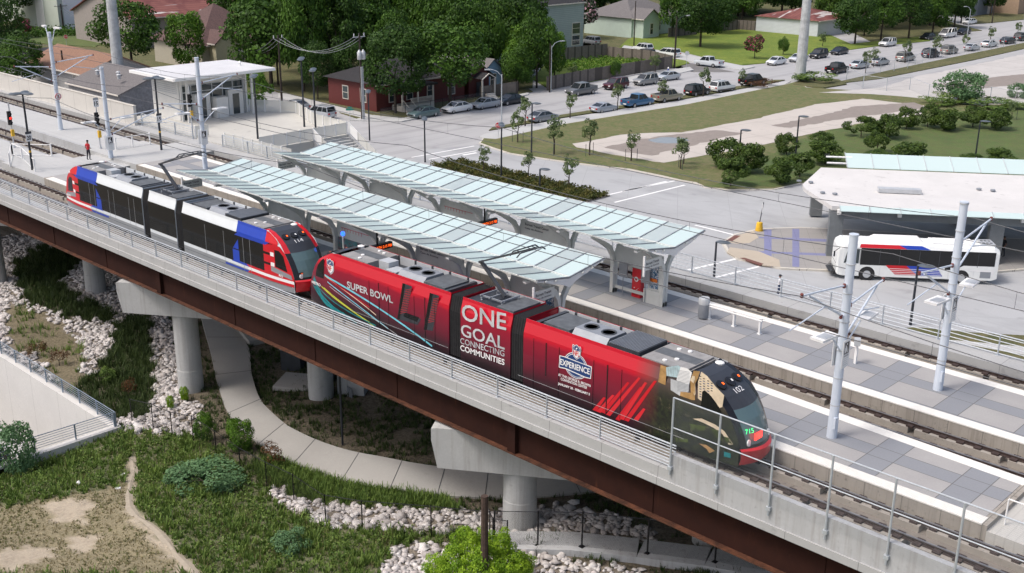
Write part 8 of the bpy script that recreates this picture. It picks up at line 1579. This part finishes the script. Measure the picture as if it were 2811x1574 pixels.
W_ORD = ('lower left clump, rear left', 'lower left clump, rear right', 'lower left clump, front', 'beside the mid lawn lamp', 'second clump, front left', 'second clump, front right', 'behind the second clump, upper', 'behind the second clump, wide lower', 'first of the upper row', 'second of the upper row', 'third of the upper row', 'single one below the upper row', 'fourth of the upper row', 'fifth of the upper row', 'sixth of the upper row', 'last of the upper row', 'wide one by the glass roof strip', 'low one touching the glass roof strip', 'paler one by the right garden lamp', 'one right of the right garden lamp')
for i, (x_, yb, yt_, hw_) in enumerate(SH):
    P = at(*Z3(x_, yb), -5.86); h = hgt(Z3(x_, yb), Z3(0, yt_)[1], -5.86); d_ = np.linalg.norm(P-CP); r = 1.12*hw_/2.7375/CF*d_; tree('round dense dark green shrub on the lawn, '+W_ORD[i], P[0], P[1], h, r, ('shrub1', 'shrub2', 'shrub3')[i % 3], 'shrub', 'round lawn shrubs', -5.86, crz=h*.55)
P = at(*Z3(2080, 765), -5.86); tree('wide feathery grey green shrub tree at the wire fence', P[0], P[1], 4.6, 4.6, 'fern1', 'shrub', None, -5.86, crz=2.1)
for i, (q_, h, r, p_, lab) in enumerate((((1000, 610), 1.6, 4.0, 'weedb', 'weedy green growth at the foot of the tall steel pole'), ((2010, 770), 1.5, 3.4, 'weedb', 'low pale weeds under the feathery shrub tree'), ((2520, 740), 2.4, 1.8, 'fern1', 'pale feathery bush at the right photo edge'), ((2300, 800), 1.3, 5, 'weedb', 'long patch of tall weeds along the wire fence, right part'), ((1900, 790), 1.2, 3, 'weedb', 'tall weeds along the wire fence, left part'), ((620, 650), 1.2, 3.2, 'brown1', 'dry brown brush before the black pickups'))):
    P = at(*Z3(*q_), -5.86); tree(lab, P[0], P[1], h, r, p_, 'bush', None, -5.9, crz=h*.6)
# near bushes
NB = [((25, 1190), 3.2, 2.0, 'fern1', 'feathery green bush at the left photo edge before the sunken road railing'), ((515, 1225), 1.3, 2.5, 'fern1', 'spreading blue green feathery bush in the weeds, centre left'), ((470, 1215), 1.0, 1.5, 'fern1', 'smaller feathery bush left of the spreading one'), ((605, 1135), 2.2, 1.05, 'light1', 'dark green leafy bush at the edge of the curved path'), ((515, 1110), 2.0, .8, 'light1', 'upright dark bush right of the tall pier'), ((692, 1170), 1.7, .8, 'brown1', 'reddish brown dying bush beside the curved path'), ((325, 1005), 1.9, .6, 'brown1', 'dead brown upright shrub on the dry grass by the trench'), ((150, 920), 1.5, .75, 'brown1', 'dead brown shrub in the left planting bed, right one'), ((95, 900), 1.4, .8, 'brown1', 'dead brown shrub in the left planting bed, left one'), ((270, 960), 1.2, .7, 'weedb', 'green weedy plant beside the riprap'), ((465, 1010), 1.3, .35, 'lime1', 'bright sapling at the foot of the tall pier'), ((430, 1030), 1.2, .3, 'lime1', 'thin bright weed left of the tall pier'), ((735, 1385), 1.0, 1.2, 'fern1', 'low feathery bush near the riprap end')]
for q_, h, r, p_, lab in NB: P = atg(*F(*q_)); tree(lab, P[0], P[1], h, r, p_, 'bush', None, P[2]-.05, crz=h*.55)
LX = [(-1.6, 0, 1.3, .6), (-1.05, -.2, 2.0, .75), (-.45, .3, 2.7, .65), (.25, -.1, 2.25, .75), (.75, .2, 2.6, .6), (1.15, -.2, 1.8, .7), (-.1, -.5, 1.6, .85), (1.55, 0, 1.5, .5)]
P = atg(*F(1210, 1475)); b0 = Vector((P[0], P[1], P[2])); T = thing('bright_bush', 'bright yellow green leafy bush at the bottom centre behind the wooden post', 'bush', b0, 0, local=True); u_ = Vector(RT); u_.z = 0; u_.normalize(); w_ = Vector((-u_.y, u_.x, 0))
for i, (a, c_, hh, r) in enumerate(LX):
    q_ = u_*a*1.25+w_*c_*1.6; o = D.objects.new('crown', PR['lime1']); COL.objects.link(o); o.parent = T; o.location = (q_.x, q_.y, hh*.9-r*.5); o.scale = (r*1.35, r*1.35, r*1.6); o.rotation_euler = (0, 0, i*1.3)
    b = MB(); b.tube((q_.x*.3, q_.y*.3, -.4), (q_.x, q_.y, hh*.7), .03, .015, 5); b.build('stem', M['bark'], T)
# ================================================================== STUFF: weeds, tufts, riprap, bed plants
def scatter(n, x0, x1, y0, y1, zs, rs):
    X = rs.uniform(x0, x1, n); Y = rs.uniform(y0, y1, n); Z = G(X, Y); z_ = zone(X, Y, Z); k = np.isin(z_, zs) & ~inpoly(X, Y, PIT); X, Y, Z, z_ = X[k], Y[k], Z[k], z_[k]; x, y = pxv(X, Y, Z)
    k = (x > -120) & (x < 2900) & (y < 1680); return X[k], Y[k], Z[k], z_[k]
PTS = [np.array([(a[0], a[1]) for a in Ls]), np.array([(a[0], a[1]) for a in Rs])]; PPOLY = [tuple(a) for a in PTS[0]]+[tuple(a) for a in PTS[1][::-1]]
def offpath(X, Y): return ~inpoly(X, Y, PPOLY) & ~inpoly(X, Y, DTP)
def addstuff(name, me, lab=None):
    o = D.objects.new(name, me); COL.objects.link(o); o['kind'] = 'stuff'
    if lab: o['label'] = lab
    return o
def tufts(name, n, zs, m, hgt_, wid_, blades, seed, lab, rngx=(-72, 0), rngy=(-29, 19), dens=None):
    rs = np.random.default_rng(seed); X, Y, Z, z_ = scatter(n, *rngx, *rngy, zs, rs); k = offpath(X, Y)
    if dens is not None: f = np.sin(X*1.3+np.sin(Y*.9)*2)+np.sin(Y*1.7+X*.6)+.8*np.sin(X*3.1-Y*2.3); k &= f > dens
    X, Y, Z = X[k], Y[k], Z[k]; n_ = len(X); X = np.repeat(X, blades); Y = np.repeat(Y, blades); Z = np.repeat(Z, blades); cl = np.repeat(rs.uniform(.1, .9, n_), blades); hs = np.repeat(rs.uniform(.55, 1.3, n_), blades)*hgt_
    N_ = len(X); a = rs.uniform(0, 6.283, N_); lean = rs.uniform(.1, .8, N_); wd = wid_*rs.uniform(.6, 1.3, N_); h = hs*rs.uniform(.6, 1.1, N_); dx, dy = np.cos(a), np.sin(a); ox, oy = rs.normal(0, hgt_*.16, N_), rs.normal(0, hgt_*.16, N_)
    B = np.stack([X+ox, Y+oy, Z-.04], -1); side = np.stack([-dy, dx, 0*dx], -1)*wd[:, None]; mid = B+np.stack([dx*lean*h*.3, dy*lean*h*.3, h*.6], -1); tip = B+np.stack([dx*lean*h, dy*lean*h, h], -1)
    V = np.stack([B-side*.5, B+side*.5, mid+side*.6, tip, mid-side*.6], 1).reshape(-1, 3); i = np.arange(N_)[:, None]*5; Q = np.concatenate([i+np.array([0, 1, 2, 4]), i+np.array([4, 2, 3, 3])]); 
    me = npmesh(name, V, Q[:N_], m) if False else None
    V2 = np.stack([B-side*.5, B+side*.5, tip+side*.15, tip-side*.15, mid], 1)[:, :4].reshape(-1, 3); me = npmesh(name, V2, np.arange(4*N_).reshape(-1, 4), m); tv = np.clip(cl+rs.normal(0, .18, N_), 0, 1); pcol(me, np.repeat(np.stack([tv, tv, tv], -1), 4, 0)); return addstuff(name, me, lab)
tufts('weeds', 46000, [2], LF['weed'], .30, .07, 9, 11, 'green weeds covering the near bank', rngy=(-29, 6)); tufts('tall_weeds', 11000, [2], LF['weed'], .55, .09, 10, 12, 'taller leafy weeds in clumps on the near bank', rngy=(-29, 6), dens=.5); tufts('dry_weeds', 9000, [2], LF['dry'], .45, .03, 6, 13, 'dry stalks among the weeds', rngy=(-29, 6), dens=.2)
tufts('dry_grass', 60000, [3], LF['dry'], .12, .035, 5, 14, 'thin dry grass on the bare ground', rngy=(-29, -4)); tufts('short_grass', 50000, [3], LF['olive'], .13, .04, 5, 15, 'short olive grass on the bare ground', rngy=(-29, -4), dens=-.6)
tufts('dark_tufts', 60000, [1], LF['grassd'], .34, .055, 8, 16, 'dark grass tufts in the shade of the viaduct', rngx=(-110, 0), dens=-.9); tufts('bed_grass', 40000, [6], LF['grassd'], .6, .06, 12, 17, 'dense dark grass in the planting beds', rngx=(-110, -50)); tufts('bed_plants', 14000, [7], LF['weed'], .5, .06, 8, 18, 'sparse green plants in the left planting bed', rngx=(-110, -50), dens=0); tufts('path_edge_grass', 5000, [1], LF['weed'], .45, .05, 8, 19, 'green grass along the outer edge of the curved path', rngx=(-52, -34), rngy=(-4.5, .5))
def rocks(name, n, seed, size, lab):
    rs = np.random.default_rng(seed); X, Y, Z, z_ = scatter(n, -112, 0, -10, 16, [5], rs); k = offpath(X, Y); X, Y, Z = X[k], Y[k], Z[k]; n_ = len(X)
    base = np.array([(1, 0, 0), (-1, 0, 0), (0, 1, 0), (0, -1, 0), (0, 0, 1), (0, 0, -1), (.65, .65, .5), (-.65, .6, .5), (-.6, -.65, .55), (.6, -.6, .5)]); fc = np.array([(0, 6, 9), (6, 4, 9), (6, 2, 7), (6, 7, 4), (7, 1, 8), (7, 8, 4), (8, 3, 9), (8, 9, 4), (0, 2, 6), (2, 1, 7), (1, 3, 8), (3, 0, 9)])
    V = base[None]*rs.uniform(.75, 1.3, (n_, 10, 1)); V = V*rs.uniform(.6, 1.25, (n_, 1, 3))*size*rs.uniform(.55, 1.3, (n_, 1, 1)); a = rs.uniform(0, 6.28, n_); c, s = np.cos(a)[:, None], np.sin(a)[:, None]; x, y, z = V[..., 0], V[..., 1], V[..., 2]; t = rs.uniform(-.5, .5, (n_, 1)); y, z = y*np.cos(t)-z*np.sin(t), y*np.sin(t)+z*np.cos(t); V = np.stack([x*c-y*s+X[:, None], x*s+y*c+Y[:, None], z*.75+Z[:, None]+size*.25*rs.uniform(0, 1.8, (n_, 1))], -1)
    me = npmesh(name, V.reshape(-1, 3), (fc[None]+np.arange(n_)[:, None, None]*10).reshape(-1, 3), M['riprap']); tv = np.repeat(rs.uniform(0, 1, n_), 10); pcol(me, np.stack([tv]*3, -1)); return addstuff(name, me, lab)
m, t, b = newmat('riprap_stone'); v = N(t, 'ShaderNodeVertexColor', layer_name='tint'); f = noise(t, 7, 4, .6, lo=.3, hi=.7); c = mixc(t, v.outputs[0], (.34, .32, .31), (.68, .66, .65)); c = mixc(t, f, c, mixc(t, .3, c, (.30, .22, .17))); t.links.new(c, b.inputs['Base Color']); b.inputs['Roughness'].default_value = .9; M['riprap'] = m
rocks('riprap', 52000, 21, .16, 'loose pale broken stones laid round the piers and beds')
def growth(name, n, seed, size, m, h, lab, thr=0):
    rs = np.random.default_rng(seed); X, Y, Z, z_ = scatter(n, -64, 0, -29, 6, [2], rs); k = offpath(X, Y); f = np.sin(X*1.9+np.sin(Y*1.3+seed)*2)+np.sin(Y*2.3+X*.9+seed)+.7*np.sin(X*4.3-Y*3.1); k &= f > thr; X, Y, Z, f = X[k], Y[k], Z[k], f[k]; n_ = len(X); Z = Z+rs.uniform(0, 1, n_)**.8*h*np.clip(.25+.35*(f-thr), 0, 1); nn = rs.normal(size=(n_, 3))+np.array([0, 0, .9]); nn /= np.linalg.norm(nn, axis=1)[:, None]; tv = np.clip(.45+.2*np.sin(X*2.2-Y)+rs.normal(0, .22, n_), 0, 1); return addstuff(name, leafmesh(name, np.stack([X, Y, Z], -1), nn, size, m, np.stack([tv]*3, -1), rs=rs), lab)
growth('leafy_weeds', 150000, 41, .13, LF['weed'], .75, 'broad leaved green weeds in mounds on the near bank', -.3); growth('pale_weeds', 110000, 42, .10, LF['olive'], .6, 'olive and straw coloured weeds among the green ones', .4)
rocks('riprap', 9000, 22, .26, 'bigger pale broken stones among the riprap')
def boxscatter(name, n, poly, z, m, h, seed, size, lab):
    rs = np.random.default_rng(seed); A = np.array(poly); X = rs.uniform(A[:, 0].min(), A[:, 0].max(), n); Y = rs.uniform(A[:, 1].min(), A[:, 1].max(), n); k = inpoly(X, Y, poly); X, Y = X[k], Y[k]; n_ = len(X); f = .6+.4*np.sin(X*2.1)*np.sin(Y*2.7); Z = z+rs.uniform(0, 1, n_)*h*f; C = np.stack([X, Y, Z], -1); nn = rs.normal(size=(n_, 3))+np.array([0, 0, .8]); nn /= np.linalg.norm(nn, axis=1)[:, None]; tv = np.clip(.5+.3*np.sin(X*3+Y)+rs.normal(0, .25, n_), 0, 1); me = leafmesh(name, C, nn, size, m, np.stack([tv]*3, -1), rs=rs); return addstuff(name, me, lab)
BED = [(-91, 46), (-68.5, 46), (-68.5, 50), (-90.5, 50.3)]; slab('planting_soil', BED, M['gravel'], -6.05, -5.9); boxscatter('bed_shrubs', 16000, BED, -5.9, LF['bed'], .75, 31, .22, 'low yellowish green ground cover in the planting bed')
for (x, y, r_) in ((-180, 58, 3), ): pass
hedge = [(-243, 86), (-238, 86), (-240, 74), (-246, 70)]; boxscatter('hedge_growth', 5000, [(-247, 86), (-240, 92), (-236, 78), (-240, 66), (-250, 68)], -6, LF['oak'], 2.0, 32, .5, 'rough hedge growth along the warehouse')
boxscatter('yard_growth', 9000, [(-141, 121), (-122, 110), (-121, 128), (-124.5, 136), (-138, 133)], -5.87, LF['light'], .9, 33, .3, 'weedy green growth inside the fenced yard')
# litter scraps
for i, (q_, lab) in enumerate((((199, 1222), 'white litter bag lying at the edge of the dry ground'), ((297, 1230), 'small white paper scrap on the dry ground'), ((310, 1195), 'pale green plastic scrap beside the dirt track'))):
    P = atg(*F(*q_)); b = MB(); b.lathe((P[0], P[1], P[2]), [(.1, 0), (.17, .08), (.13, .22), (.04, .3)], 7) if i == 0 else b.obox((P[0], P[1], P[2]+.02), .3, .2, .05, i); o = b.build('litter', M['white']); tag(o, lab, 'litter'); recenter(o, P)
# ------------------------------------------------------------------ tidy helper properties
for o in D.objects:
    if '_o' in o: del o['_o']
